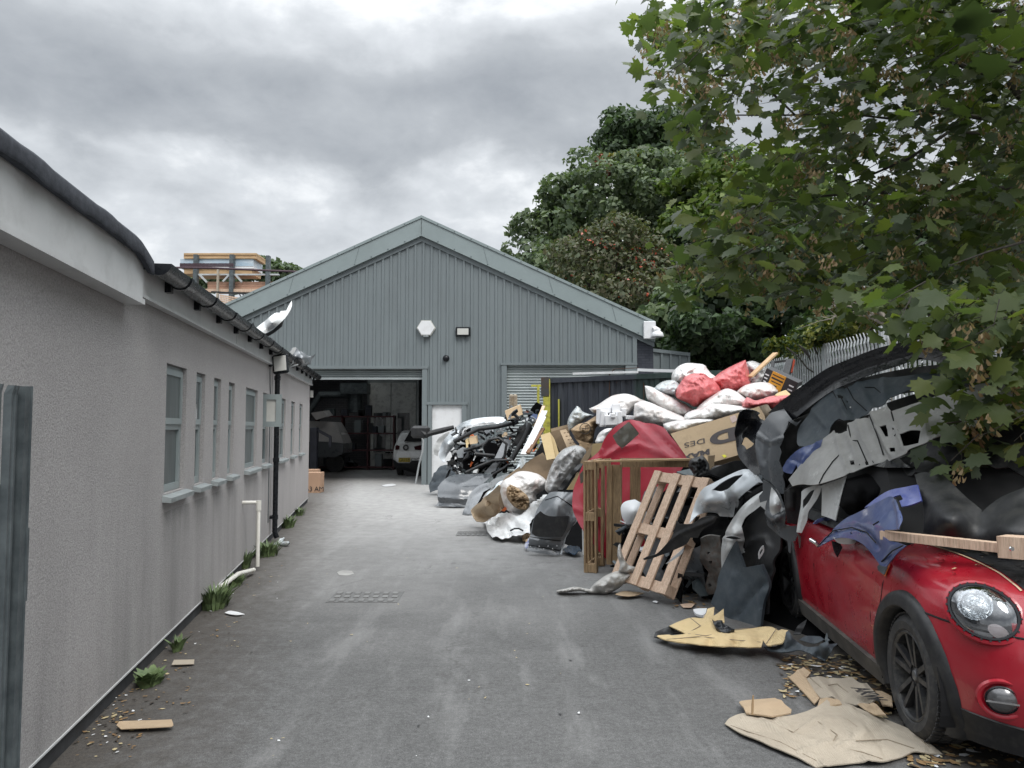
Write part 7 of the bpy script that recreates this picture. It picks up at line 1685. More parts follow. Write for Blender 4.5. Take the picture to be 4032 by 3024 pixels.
# rusty patch outline
q = MB(); pc = P('K5', 1600, 1340, 16.7); so_ = (pc - C0).dot(cd)
for a_, b_ in (((-.42, .3), (-.42, -.35)), ((.42, .1), (.42, -.35)), ((-.3, .42), (.3, .42)), ((-.42, .3), (-.3, .42))): q.bar(cp(so_ + a_[0], pc.z + a_[1], .012), cp(so_ + b_[0], pc.z + b_[1], .012), .03, .012)
q.build('rust_scar', mat('rust', (.10, .045, .022), (.05, .02, .012), 9, .8), ct)
yp = P('K5', 957, 1325, 19.6)
q = MB(); q.bar((yp.x, 19.6, 0), (yp.x, 19.6, yp.z), .24, .06); q.box((yp.x - .02, 19.6, yp.z), (.32, .1, .05))
tag(q.build('yellow_post', M['yellow']), 'separate yellow flat post behind the left end of the container', 'post')
bar_px('batten', 'K5', (1212, 1238, 17.2), (1680, 1225, 16.3), .06, .05, M['white_paint'], 'left of two cream battens lying on top of the container', 'batten')
bar_px('batten', 'K5', (1682, 1210, 16.4), (2150, 1225, 15.4), .06, .06, M['white_paint'], 'right of two cream battens lying on top of the container', 'batten')

# ------------------------------------------------------------------ far heap of broken car parts by the container foot
fp_ = lambda *a, **kw: panel(*a, **kw)
fp_('car_shell', 'K7', [(200, 860, 17.6), (228, 760), (300, 660), (365, 600, 18.0), (420, 555), (500, 520), (600, 500), (700, 490, 18.2), (820, 488), (885, 510, 18.2), (850, 540), (780, 562), (650, 562, 18.0), (540, 582), (470, 620), (440, 660), (400, 720, 17.7), (350, 790), (290, 860), (252, 945, 17.5), (215, 915)], M['silver'], 'crushed silver-grey car nose forming the left shoulder of the far heap', 'car body', ctrl=[(450, 590, 17.6), (300, 760, 17.3)], thick=.02, step=6, ridges=[([(430, 660), (480, 590), (620, 545), (800, 545)], 8, .06)])
fp_('door_shut_edge', 'K7', [(425, 670), (445, 620), (500, 580), (620, 552), (760, 540), (780, 560), (650, 572), (520, 598), (460, 650), (435, 690)], M['white_paint'], 'ragged pale flange along the opening of the crushed silver nose', 'flange', Y=17.5, dent=.05, dscale=9, step=4)
fp_('torn_bumper_skin', 'K7', [(150, 785), (200, 700), (290, 640), (308, 642), (260, 740), (205, 820), (185, 885), (150, 865)], M['white_p'], 'torn white bumper skin hanging in front of the white door panel', 'bumper', Y=18.3, dent=.06, dscale=5, step=5)
fp_('dark_fold', 'K7', [(200, 870), (260, 750), (320, 640), (345, 640), (290, 760), (250, 860), (225, 920)], M['dk_grey'], 'dark folded strip beside the torn white bumper skin', 'panel', Y=18.1, step=5)
q = MB(); q.tube([P('K7', x, y, 18.6) for x, y in ((20, 625), (60, 665), (110, 655), (230, 625), (350, 592))], [.10, .12, .07, .07, .05], 10); q.box(P('K7', 15, 640, 18.6), (.45, .2, .3), None, .06)
tag(q.build('strut_arm', M['dk_mat'], None, True), 'long black strut sticking out of the far heap across the door jamb', 'strut')
q = MB(); q.tube([P('N1', x, y, 19.2) for x, y in ((885, 375), (918, 480), (905, 700), (830, 990), (755, 1400))], .022, 8)
tag(q.build('thin_pole', M['galv_pale'], None, True), 'thin bent silver pole hanging from the black strut to the ground', 'pole')
fp_('crumpled_liner', 'K7', [(95, 1180, 18.6), (130, 1100), (180, 1010, 18.9), (240, 978), (330, 985), (392, 1010, 18.8), (370, 1090), (300, 1180, 18.4), (240, 1240), (180, 1225), (110, 1248, 18.5)], M['slate_pl'], 'crumpled slate wheel arch liner at the left foot of the far heap', 'liner', dent=.10, dscale=3, step=6, ridges=[([(150, 1060), (260, 1050), (370, 1050)], 8, .05), ([(140, 1130), (330, 1120)], 8, -.05)])
fp_('door_skin', 'K7', [(160, 1382, 15.6), (190, 1335), (185, 1195, 15.9), (240, 1130), (300, 1090), (390, 1066, 16.3), (560, 1062), (750, 1064, 16.2), (700, 1110), (640, 1165, 15.8), (560, 1260), (500, 1335), (462, 1396, 15.5)], M['dk_grey'], 'dark grey car door skin lying at the front left foot of the far heap', 'car door', ctrl=[(400, 1180, 15.7)], dent=.015, dscale=2.5, step=7, ridges=[([(190, 1300), (500, 1320)], 6, .04), ([(180, 1345), (470, 1365)], 6, -.04), ([(560, 1100), (640, 1090)], 10, .05)])
fp_('wing_panel', 'K7', [(435, 1468, 14.3), (470, 1360), (520, 1250, 14.6), (600, 1180), (700, 1150, 15.0), (722, 1200), (650, 1235), (610, 1320, 14.5), (560, 1400), (505, 1467, 14.2)], M['mid_grey'], 'narrow grey wing leaning between the dark door skin and curled tan card', 'front wing', dent=.02, step=6, ridges=[([(470, 1400), (540, 1280), (700, 1190)], 8, -.06)])
fp_('silver_pillar', 'K7', [(690, 1170), (760, 1110), (900, 1060), (960, 1075), (820, 1140), (720, 1215)], M['silver'], 'light silver door edge above the narrow grey wing', 'panel', Y=14.9, step=6)
fp_('bent_strip', 'K7', [(640, 1300), (700, 1230), (830, 1160), (870, 1180), (760, 1250), (660, 1340)], M['white_p'], 'white bent frame behind the narrow grey wing', 'frame', Y=14.7, dent=.04, step=5)
fp_('cushion', 'K7', [(640, 805), (700, 740), (780, 755), (812, 850), (745, 892), (665, 855)], M['void'], 'black padded seat back in the middle of the far heap', 'seat', Y=16.6, thick=.1, step=7)
fp_('grey_pillar', 'K7', [(760, 905, 16.2), (830, 760), (870, 700, 16.6), (910, 697), (932, 730), (850, 905, 16.2)], M['mid_grey'], 'grey car pillar cover standing beside the black seat back', 'pillar', thick=.05, step=6)
fp_('grey_bracket', 'K7', [(655, 1050), (740, 960), (790, 950), (770, 1030), (700, 1055)], M['mid_grey'], 'grey bracket below the pillar cover in the far heap', 'bracket', Y=15.9, dent=.04, step=5)
fp_('quarter_glass', 'K7', [(380, 830), (440, 790), (500, 810), (440, 900), (390, 900)], M['silver'], 'pale silver inner skin within the crushed nose', 'panel', Y=17.3, step=6)
for i, (pts, r_, Y_, lab) in enumerate([
    ([(470, 1050), (600, 985), (740, 930), (935, 920), (860, 1000), (740, 1070)], .03, 15.8, 'black car window frame above the dark grey door skin'),
    ([(640, 790), (700, 720), (800, 700), (880, 760), (860, 880), (780, 1000)], .03, 16.1, 'black window frame looping round the grey pillar cover'),
    ([(350, 740), (500, 660), (600, 610), (780, 590), (1000, 540)], .045, 17.0, 'long black bumper beam crossing the upper far heap'),
    ([(450, 830), (620, 780), (760, 700)], .035, 16.7, 'black trim rod left of the seat back'),
    ([(930, 920), (1000, 800), (1060, 700), (1120, 560)], .05, 15.9, 'black door seal rising along the right of the far heap'),
    ([(560, 860), (640, 870), (760, 880)], .04, 16.4, 'black curved cable under the seat back')]):
    q = MB(); q.tube([P('K7', x, y, Y_ + .004 * j) for j, (x, y) in enumerate(pts)], r_, 8); tag(q.build('window_surround' if 'frame' in lab else 'trim_rod', M['dk_mat'], None, True, 50), lab, 'car trim')
fp_('radiator_grille', 'K7', [(945, 760), (1000, 620), (1080, 540), (1130, 560), (1080, 680), (1010, 800)], M['dk_mat'], 'black ribbed grille standing right of the far heap middle', 'grille', Y=16.3, thick=.05, step=6, ridges=[([(960 + i * 18, 740 - i * 30), (1010 + i * 18, 790 - i * 30)], 7, .05) for i in range(7)])
fp_('seat_shell', 'K7', [(1090, 480), (1130, 400), (1180, 340), (1240, 370), (1200, 460), (1150, 520)], M['void'], 'black shell at the top of the far heap below the yellow post', 'shell', Y=16.8, dent=.08, thick=.06, step=6)
fp_('blue_cloth', 'K7', [(1110, 490), (1150, 455), (1195, 465), (1190, 510), (1150, 520)], mat('blue_cloth', (.12, .16, .30), None, 5, .8), 'small blue cloth near the top of the far heap', 'cloth', Y=16.5, dent=.05, step=5)
fp_('dark_case', 'K7', [(445, 860), (640, 830), (650, 990), (440, 1020)], M['void'], 'black plastic casing in the left middle of the far heap', 'casing', Y=16.9, thick=.15, dent=.03, step=7)
q = MB(); A = P('K7', 862, 432, 16.5); Bq = P('K7', 1012, 372, 16.5); Cq = P('K7', 890, 525, 16.4)
d_ = (Bq - A); u_ = (Cq - A); q.prism([A, Bq, Bq + u_, Cq], Vector((.02, .28, .03))); q2 = MB(); 
tag(q.build('cardboard_box', M['card_b']), 'tilted brown cardboard box on top of the far heap', 'box')
q = MB(); A = P('K7', 500, 700, 17.0); Bq = P('K7', 572, 690, 17.0); Cq = P('K7', 510, 765, 16.9); q.prism([A, Bq, Bq + (Cq - A), Cq], Vector((.02, .18, .03)))
tag(q.build('cardboard_box', M['card_b']), 'small upright cardboard box inside the crushed silver nose', 'box')
q = MB(); A = P('K7', 465, 722, 17.0); Bq = P('K7', 495, 715, 17.0); Cq = P('K7', 475, 800, 16.9); q.prism([A, Bq, Bq + (Cq - A), Cq], Vector((.02, .12, .03)))
tag(q.build('card_packet', M['card_y']), 'thin pale card packet left of the small upright box', 'packet')
q = MB()
for dx in (0, 38):
    for j in range(7): 
        c = P('K7', 928 + dx, 285 + j * 17, 16.9); q.lathe([(.02, -.05), (.05, -.03), (.05, .03), (.02, .05)], c, Vector((0, 0, 1)), 10)
tag(q.build('damper_pair', mat('cream_metal', (.45, .40, .32), (.2, .15, .1), 6, .5), None, True), 'pair of cream rusty dampers upright at the top of the far heap', 'damper')
# leaning boards by the yellow post
for i, (a_, b_, w_, m_, lab) in enumerate([((860, 525, 12.9), (1092, 55, 14.6), .10, M['white_paint'], 'white skirting board leaning against the yellow post, lowest'),
        ((885, 520, 12.95), (1085, 120, 14.3), .07, M['foam'], 'thin white strip leaning beside the white skirting board'),
        ((905, 512, 12.9), (1075, 240, 14.0), .07, mat('rusty_plank', (.22, .11, .05), (.1, .05, .025), 7, .8), 'rusty brown plank leaning at the right of the white strips'),
        ((960, 320, 14.0), (1080, 0, 15.3), .06, M['wood'], 'slim brown lath leaning highest against the yellow post')]):
    bar_px('leaning_board', 'L1', a_, b_, w_, .03, m_, lab, 'board')
for i, (c_, r_, lab) in enumerate([((1035, 278, 13.2), .04, 'round fixing on the leaning board')]): pass
fp_('clear_sheet', 'L1', [(805, 600), (850, 545), (885, 560), (880, 620), (830, 680)], M['bag_b'], 'clear film scrap at the bottom end of the leaning boards', 'plastic', Y=12.8, dent=.06, step=5)
fp_('small_crate', 'L1', [(1010, 430), (1040, 395), (1080, 400), (1085, 470), (1030, 500)], M['bag_b'], 'clear plastic tub behind the yellowish card leaves', 'tub', Y=13.6, dent=.05, step=5)

# loose jumble that fills the body of both heaps
def scraps(name, cells, n, mats_, label, seed, smin=.05, smax=.3):
    rr = random.Random(seed); V = []; F = []; FM = []
    for _ in range(n):
        k_, x0, x1, y0, y1, Y0, Y1 = rr.choices(cells, weights=[(c[2] - c[1]) * (c[4] - c[3]) * KEYS[c[0]][2] ** 2 for c in cells])[0]
        c = P(k_, rr.uniform(x0, x1), rr.uniform(y0, y1), rr.uniform(Y0, Y1))
        if c.z < .03: c.z = .05
        rot = Matrix.Rotation(rr.uniform(0, 6.28), 3, Vector((rr.uniform(-1, 1), rr.uniform(-1, 1), rr.uniform(-1, 1))).normalized())
        L = rr.uniform(smin, smax); w_ = L * rr.uniform(.15, .7); t_ = rr.uniform(.01, .05); nn_ = rr.randint(4, 6); b = len(V)
        top = []; cur = rr.uniform(-.4, .4)
        for j in range(nn_):
            a = 2 * pi * (j + rr.uniform(-.3, .3)) / nn_; top.append(Vector((L * cos(a) * rr.uniform(.6, 1.1), w_ * sin(a) * rr.uniform(.6, 1.1), 0)))
        for z_ in (0, t_): V += [tuple(c + rot @ (p + Vector((0, 0, z_ + cur * p.x * p.x / max(L, .01))))) for p in top]
        fs = [tuple(b + j for j in range(nn_))[::-1], tuple(b + nn_ + j for j in range(nn_))] + [(b + j, b + (j + 1) % nn_, b + nn_ + (j + 1) % nn_, b + nn_ + j) for j in range(nn_)]
        F += fs; FM += [rr.choices(range(len(mats_)), weights=[m_[1] for m_ in mats_])[0]] * len(fs)
    o = mesh_obj(name, V, F, None, None, mats=[m_[0] for m_ in mats_], fmat=FM)
    return tag(o, label, 'rubbish', kind='stuff')
DM = [(M['dk_mat'], 7), (M['void'], 4), (M['mid_grey'], 3), (M['silver'], 1.2), (M['white_p'], 1.2), (M['orange'], .3), (M['card'], .5), (M['slate_pl'], 2), (M['galv'], 1)]
scraps('broken_car_parts', [('K7', 330, 900, 620, 1050, 17.2, 18.2), ('K7', 480, 980, 780, 1050, 16.6, 17.4), ('K7', 900, 1180, 420, 820, 16.2, 17.2), ('K7', 280, 460, 920, 1070, 17.6, 18.4)], 420, DM, 'jumble of broken black and grey car trim filling the far heap', 5, .04, .20)
scraps('broken_trim', [('L4', 1100, 1420, 880, 1350, 7.2, 8.2), ('L4', 600, 1300, 700, 1280, 8.1, 9.0), ('L4', 1200, 1700, 300, 700, 7.6, 8.8), ('L5', 300, 640, 500, 1100, 7.0, 7.8)], 420, [(M['dk_mat'], 7), (M['void'], 5), (M['mid_grey'], 1.5), (M['foam'], .5), (M['galv'], .8), (M['slate_pl'], 1)], 'jumble of black broken trim behind the pallets and wings', 6, .05, .25)
scraps('ground_debris', [('L4', 900, 1420, 1290, 1480, 6.6, 7.6), ('L8', 1150, 1700, 540, 760, 4.6, 5.8), ('L8', 1700, 2100, 560, 860, 4.4, 5.4)], 0 + 1, [(M['dk_mat'], 1)], 'dark crumbs of debris', 7) if False else None
def floor_bits(name, areas, n, mats_, label, seed, s0, s1):
    rr = random.Random(seed); V = []; F = []; FM = []
    for _ in range(n):
        k_, x0, x1, y0, y1 = rr.choices(areas, weights=[(a[2] - a[1]) * (a[4] - a[3]) * KEYS[a[0]][2] ** 2 for a in areas])[0]
        c = G(k_, rr.uniform(x0, x1), rr.uniform(y0, y1), .003)
        sc_ = rr.uniform(s0, s1); a0_ = rr.uniform(0, 6.28); nn_ = rr.randint(4, 6); b = len(V); tx, ty = rr.uniform(-.3, .3), rr.uniform(-.3, .3)
        for j in range(nn_):
            a = a0_ + 2 * pi * (j + rr.uniform(-.3, .3)) / nn_; dx, dy = sc_ * cos(a) * rr.uniform(.5, 1.1), sc_ * .55 * sin(a) * rr.uniform(.5, 1.1)
            V.append((c.x + dx * cos(a0_) - dy * sin(a0_), c.y + dx * sin(a0_) + dy * cos(a0_), c.z + abs(tx * dx) + abs(ty * dy) + .002))
        F.append(tuple(b + j for j in range(nn_))); FM.append(rr.choices(range(len(mats_)), weights=[m_[1] for m_ in mats_])[0])
    o = mesh_obj(name, V, F, None, None, mats=[m_[0] for m_ in mats_], fmat=FM)
    return tag(o, label, 'litter', kind='stuff')
leafm = [(mat('dry_leaf', (.30, .19, .08), (.16, .09, .04), 9, .8), 4), (mat('pale_leaf', (.50, .42, .25), (.35, .28, .15), 9, .8), 2.5), (mat('dark_leaf', (.05, .04, .03), None, 9, .8), 4), (M['white_paint'], .5)]
floor_bits('leaf_litter', [('L8', 1150, 2200, 560, 900), ('L8', 1150, 1800, 560, 720), ('L4', 1050, 1420, 1300, 1530), ('M1', 500, 1300, 1440, 1659), ('L8', 1850, 2100, 820, 1060)], 900, leafm, 'dry leaves and crumbs of litter under and before the red car', 11, .012, .045)
floor_bits('wall_litter', [('K3', 500, 900, 1050, 1500), ('K3', 700, 1300, 700, 1250), ('K3', 1200, 1600, 520, 760), ('K3', 1500, 1950, 110, 420), ('K3', 620, 1000, 1150, 1400)], 330, leafm, 'small leaves and paper crumbs along the foot of the wall', 12, .008, .024)
floor_bits('yard_litter', [('D', 500, 1300, 1200, 1650), ('D', 650, 1100, 1090, 1300)], 60, [(M['dk_mat'], 3), (leafm[1][0], 2), (M['white_paint'], 1)], 'few scattered specks of litter across the yard', 13, .006, .02)

# soil mound packed beneath the rubbish, so that nothing floats
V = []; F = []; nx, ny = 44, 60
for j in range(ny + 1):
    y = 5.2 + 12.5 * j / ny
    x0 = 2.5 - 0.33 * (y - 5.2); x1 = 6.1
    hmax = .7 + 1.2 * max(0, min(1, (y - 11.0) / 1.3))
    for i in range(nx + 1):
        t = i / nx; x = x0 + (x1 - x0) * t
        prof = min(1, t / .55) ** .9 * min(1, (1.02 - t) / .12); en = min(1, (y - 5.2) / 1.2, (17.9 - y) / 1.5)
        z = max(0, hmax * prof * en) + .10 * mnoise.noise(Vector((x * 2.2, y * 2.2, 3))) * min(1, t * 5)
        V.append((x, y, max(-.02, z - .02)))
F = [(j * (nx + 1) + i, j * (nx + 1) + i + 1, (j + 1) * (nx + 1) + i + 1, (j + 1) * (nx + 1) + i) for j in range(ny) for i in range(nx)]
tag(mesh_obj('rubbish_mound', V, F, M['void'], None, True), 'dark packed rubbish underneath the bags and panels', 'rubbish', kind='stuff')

# ------------------------------------------------------------------ drain covers set in the yard, pale patch
def drain(name, key, x0, x1, y0, y1, label):
    a = G(key, x0, y1); b_ = G(key, x1, y1); c = G(key, x0 + 14, y0)
    t = thing(name, label, 'drain cover', Vector(((a.x + b_.x) / 2, (a.y + c.y) / 2, 0)))
    q = MB(); q.hexa([(a.x, a.y, -.01), (b_.x, a.y, -.01), (b_.x, c.y, -.01), (a.x, c.y, -.01), (a.x, a.y, .004), (b_.x, a.y, .004), (b_.x, c.y, .004), (a.x, c.y, .004)]); q.build('plate', mat('cover_base', (.15, .15, .148), (.11, .11, .108), 9, .9), t)
    q = MB(); nx_ = max(6, int((b_.x - a.x) / .085)); ny_ = max(3, int((c.y - a.y) / .13))
    mm_ = mat('cover_stud', (.20, .20, .196), (.15, .15, .147), 9, .85)
    for i in range(nx_):
        for j in range(ny_):
            q.box((a.x + (i + .5 + .2 * (j % 2)) * (b_.x - a.x) / (nx_ + .3), a.y + (j + .5) * (c.y - a.y) / ny_, .007), ((b_.x - a.x) / nx_ * .55, (c.y - a.y) / ny_ * .62, .01))
    o = q.build('stud_pattern', mm_, t)
drain('drain_cover', 'D', 703, 858, 1279, 1302, 'larger studded drain cover in the middle of the yard')
drain('drain_cover', 'D', 984, 1052, 1148, 1158, 'smaller studded drain cover near the white polythene sheet')
panel('repair_patch', 'D', [(728, 1236), (740, 1232), (760, 1233), (765, 1239), (750, 1243), (732, 1242)], M['concrete'], 'small pale round repair patch in the asphalt', 'patch', zfn=.004, thick=.003, step=4)

# ------------------------------------------------------------------ weeds, bottles
def weed(loc, h, w_, n, seed, label, spread=1.0, leafy=False):
    rr = random.Random(seed); V = []; F = []
    for i in range(n):
        a = rr.uniform(0, 6.28); r_ = rr.uniform(0, w_) ; b0 = Vector((loc.x + r_ * .5 * cos(a), loc.y + r_ * .8 * sin(a), 0)); hh = h * rr.uniform(.35, 1); lean = Vector((cos(a), sin(a), 0)) * rr.uniform(.2, .8) * hh * spread
        wd = rr.uniform(.008, .016) * (2.4 if leafy else 1); side = Vector((-sin(a + rr.uniform(-1, 1)), cos(a), 0)).normalized() * wd; b = len(V)
        for t in (0, .35, .7, 1):
            c = b0 + lean * t * t + Vector((0, 0, hh * t * (1 - .25 * t * (1 if leafy else .4)))); ww_ = side * ((.5, 1.1, .8, .05)[int(t * 3 + .2)])
            V += [tuple(c - ww_), tuple(c + ww_)]
        F += [(b + 2 * k, b + 2 * k + 1, b + 2 * k + 3, b + 2 * k + 2) for k in range(3)]
    o = mesh_obj('weed_clump', V, F, M['weed'], None); tag(o, label, 'weed')
M['weed'] = mat('weed_leaf', (.13, .18, .07), (.07, .11, .045), 14, .6)
for i, (k_, x, y, h, w_, n_, lab) in enumerate([('K3', 1440, 500, .24, .20, 170, 'tallest weed clump at the wall foot beside the white paper'), ('K3', 1560, 350, .14, .18, 110, 'weeds straddling the loose white pipe'), ('K3', 1790, 150, .22, .25, 150, 'weeds between the waste pipe and the downpipe'),
    ('K3', 1000, 1015, .12, .10, 90, 'broad-leaved weed nearest the camera at the wall foot'), ('K3', 1185, 790, .12, .06, 50, 'small sprig beside the little cardboard rectangle'), ('K3', 1640, 235, .25, .10, 60, 'thin weeds by the foot of the waste pipe'), ('K2', 1885, 1290, .22, .2, 90, 'weeds at the wall just past the downpipe'), ('K2', 1955, 1210, .18, .2, 60, 'small weeds near the far corner of the wall')]):
    weed(G(k_, x, y), h, w_, n_, 30 + i, lab, leafy=(i == 3))
for i, (x, y) in enumerate(((1812, 1412), (1858, 1412))):
    c = G('K2', x, y) + Vector((0, 0, .035)); q = MB(); q.lathe([(0, -.09), (.03, -.085), (.034, -.03), (.030, .02), (.033, .07), (.012, .10), (.012, .12)], c, Vector((.6, .5 - i, .1 + .5 * (1 - i))), 14)
    tag(q.build('plastic_bottle', M['bag_b'], None, True, 60), ['crushed clear plastic bottle upright in the weeds by the downpipe', 'crushed plastic bottle lying flat beyond the downpipe'][i], 'bottle')

# scraps of bumper on the low roof
t1 = fp_('bumper_piece', 'M8', [(1200, 1075, 10.6), (1230, 1030), (1330, 950), (1450, 855, 11.0), (1510, 850), (1525, 828), (1590, 822), (1620, 760, 11.2), (1655, 702), (1658, 760), (1630, 830, 11.1), (1560, 930), (1430, 1040, 10.8), (1300, 1115), (1250, 1125)], M['white_p'], 'white bumper offcut sticking up from the low roof edge', 'bumper', ctrl=[(1420, 960, 10.6)], thick=.03, step=6)
fp_('bumper_piece', 'M8', [(1260, 1130), (1400, 1070), (1500, 990), (1560, 930), (1540, 1010), (1440, 1090), (1330, 1150)], M['dk_mat'], 'black inner lip beneath the white bumper offcut on the roof', 'bumper', Y=10.9, step=6)
fp_('black_star', 'M8', [(1140, 1020), (1170, 1010), (1195, 960), (1225, 1035), (1205, 1070), (1160, 1050)], M['dk_mat'], 'small black spiky scrap on the roof edge beside the white offcut', 'scrap', Y=10.8, step=5)
fp_('bumper_piece', 'N3', [(478, 325, 12.0), (560, 270), (640, 210), (680, 125), (760, 115), (785, 160, 12.3), (880, 230), (900, 225), (960, 250), (1040, 300), (1100, 360), (1180, 350, 12.6), (1260, 295), (1240, 360), (1180, 460), (1150, 560, 12.5), (1050, 580), (940, 625), (880, 560), (860, 480), (800, 420), (740, 430), (720, 380), (640, 360), (580, 395), (540, 370)], M['mid_grey'], 'grey bumper offcut tied down near the far end of the low roof', 'bumper', ctrl=[(900, 420, 12.0)], thick=.02, step=4, ridges=[([(780, 160), (900, 350), (1080, 400), (1250, 300)], 14, .05)])
fp_('white_edge', 'N3', [(478, 325), (560, 270), (640, 210), (680, 125), (765, 112), (760, 180), (700, 280), (620, 350), (580, 395), (540, 370)], M['white_p'], 'white painted end of the grey bumper offcut on the roof', 'bumper', Y=11.9, step=4)
q = MB(); q.tube([P('N3', x, y, 11.8) for x, y in ((300, 200), (480, 280), (650, 345), (690, 420), (680, 530), (610, 590), (540, 660), (640, 620), (820, 570))], .012, 6); tag(q.build('loose_cable', M['galv_pale'], None, True), 'loose grey cable looped over the gutter by the floodlight', 'cable')
fp_('roof_tray', 'M8', [(1340, 1150), (1400, 1140), (1470, 1210), (1470, 1300), (1380, 1220)], M['dk_mat'], 'dark box edge on the roof between the two bumper offcuts', 'box', Y=11.4, thick=.1, step=6)

# ------------------------------------------------------------------ palisade fence on the right
XF0, YF0, XF1, YF1 = 6.9, 24.0, 6.15, 4.0
fd = Vector((XF1 - XF0, YF1 - YF0, 0)).normalized(); fn2 = Vector((fd.y, -fd.x, 0))
if fn2.x > 0: fn2 = -fn2
FT = 3.36
fence = thing('palisade_fence', 'tall galvanised palisade fence running behind the heap on the right', 'fence', (6.5, 14, 0))
def fpnt(Yq): t = (Yq - YF0) / (YF1 - YF0); return Vector((XF0 + (XF1 - XF0) * t, Yq, 0))
posts = [13.5 + 2.72 * i for i in range(-3, 4)]
Yq = 23.6; npale = 0; pales = []
while Yq > 5.2: pales.append(Yq); Yq -= .155
pales = [y_ for y_ in pales][-0:]
pale_src = None
for j, Yq in enumerate(pales[:118]):
    b0 = fpnt(Yq)
    if pale_src is None:
        prof = [(-.034, .0), (-.022, .02), (-.008, .02), (0, .008), (.008, .02), (.022, .02), (.034, .0)]
        zs = [.35, FT - .30, FT - .20, FT - .10, FT]; outs = [0, 0, .02, .0, .03]; wd = [1, 1, 1, .75, .08]
        q = MB(); vs = [b0 + fd * (a * w_) + fn2 * (b__ + o_) + Vector((0, 0, z_)) for z_, o_, w_ in zip(zs, outs, wd) for a, b__ in prof]
        q.add(vs, [(r_ * 7 + k, r_ * 7 + k + 1, (r_ + 1) * 7 + k + 1, (r_ + 1) * 7 + k) for r_ in range(4) for k in range(6)])
        pale_src = q.build('pale', M['galv_pale'], fence); src0 = b0
    elif j < 100:
        c_ = pale_src.copy(); COL.objects.link(c_); c_.parent = fence; c_.location = b0 - src0 + Vector((0, 0, rnd.uniform(-.008, .008))); c_.rotation_euler = (0, 0, 0)
mrs = mat('rail_steel', (.20, .18, .175), (.12, .10, .095), 6, .5, metal=.3)
for z_ in (FT - .36, .65): q = MB(); q.bar(fpnt(23.7) + Vector((0, 0, z_)) - fn2 * .03, fpnt(5.0) + Vector((0, 0, z_)) - fn2 * .03, .05, .06); q.build('rail', mrs, fence)
for Yq in posts:
    if Yq > 5:
        b0 = fpnt(Yq); q = MB(); q.box(b0 + Vector((0, 0, FT / 2 + .02)) + fn2 * -.05, (.14, .10, FT + .04)); q.build('post', M['galv_pale'], fence)

# ------------------------------------------------------------------ timber racking behind the building on the left
YR = 27.0
rk = thing('timber_rack', 'tall steel rack stacked with new timber and wrapped bundles behind the shed roof', 'timber rack', (P('M8', 850, 0, YR).x, YR, 0))
def rb(nm, x0, x1, y0, y1, dY, th, m, i=0):
    A = P('M8', x0, y1, YR + dY); C_ = P('M8', x1, y0, YR + dY); q = MB(); q.box(((A.x + C_.x) / 2, YR + dY + th / 2, (A.z + C_.z) / 2), (abs(C_.x - A.x), th, abs(C_.z - A.z))); return q.build(nm, m, rk)
for x0, x1, y0 in ((500, 545, 162), (928, 975, 162), (1357, 1398, 175)):
    A = P('M8', x0, y0, YR); C_ = P('M8', x1, y0, YR); q = MB(); q.box(((A.x + C_.x) / 2, YR, A.z / 2), (C_.x - A.x, .2, A.z)); q.build('upright', M['galv'], rk)
for j in range(3): rb('timber_pack', 372 - j * 8 * (j == 0), 1235, 140 + j * 22, 160 + j * 22, .15 + .03 * (j % 2), 1.0, M['timber'])
rb('wrapped_bundle', 330, 1200, 210, 300, .2, 1.0, mat('wrap_blue', (.30, .42, .52), (.5, .56, .6), 2.5, .25, stretch=(1, 1, 3))); rb('wrapped_bundle', 335, 1200, 296, 322, .2, 1.0, M['white_paint']); rb('timber_pack', 375, 1180, 325, 385, .25, 1.0, M['timber'])
for j in range(3): rb('timber_pack', 655, 1450, 480 + j * 30, 508 + j * 30, .2, 1.0, mat('pink_timber', (.45, .28, .2), (.35, .2, .14), 4, .8))
rb('beam', 540, 1500, 385, 402, -.02, .1, M['galv_pale']); rb('beam', 520, 1300, 565, 600, -.02, .2, M['wood']); rb('beam', 755, 785, 330, 760, -.15, .1, M['card_g'])
q = MB()
for a_, b_ in (((560, 395), (650, 490)), ((920, 395), (840, 480)), ((985, 395), (1065, 485))): q.bar(P('M8', *a_, YR - .05), P('M8', *b_, YR - .05), .09, .06)
q.build('brace', M['galv_pale'], rk)
for j in range(6): bar_px('roof_batten', 'M8', (800, 640 + j * 22, YR - .3), (1100, 690 + j * 26, YR - .3), .05, .05, M['wood'], parent=rk)
bar_px('roof_batten', 'M8', (700, 600, YR - .3), (1150, 625, YR - .3), .05, .05, M['dk_mat'], parent=rk)
q = MB(); q.tube([P('M8', x, y, 24.5) for x, y in ((210, 312), (700, 318), (1200, 340), (1720, 362))], .035, 6)
for i in range(60):
    t = i / 60; x = 330 + 640 * t; c = P('M8', x, 305, 24.5); q.bar(c, c + Vector((0, 0, .12)), .02, .02)
tag(q.build('spiked_rail', mat('dark_rail', (.06, .03, .04), None, 4, .6), None), 'thin dark spiked rail crossing in front of the timber rack', 'rail')
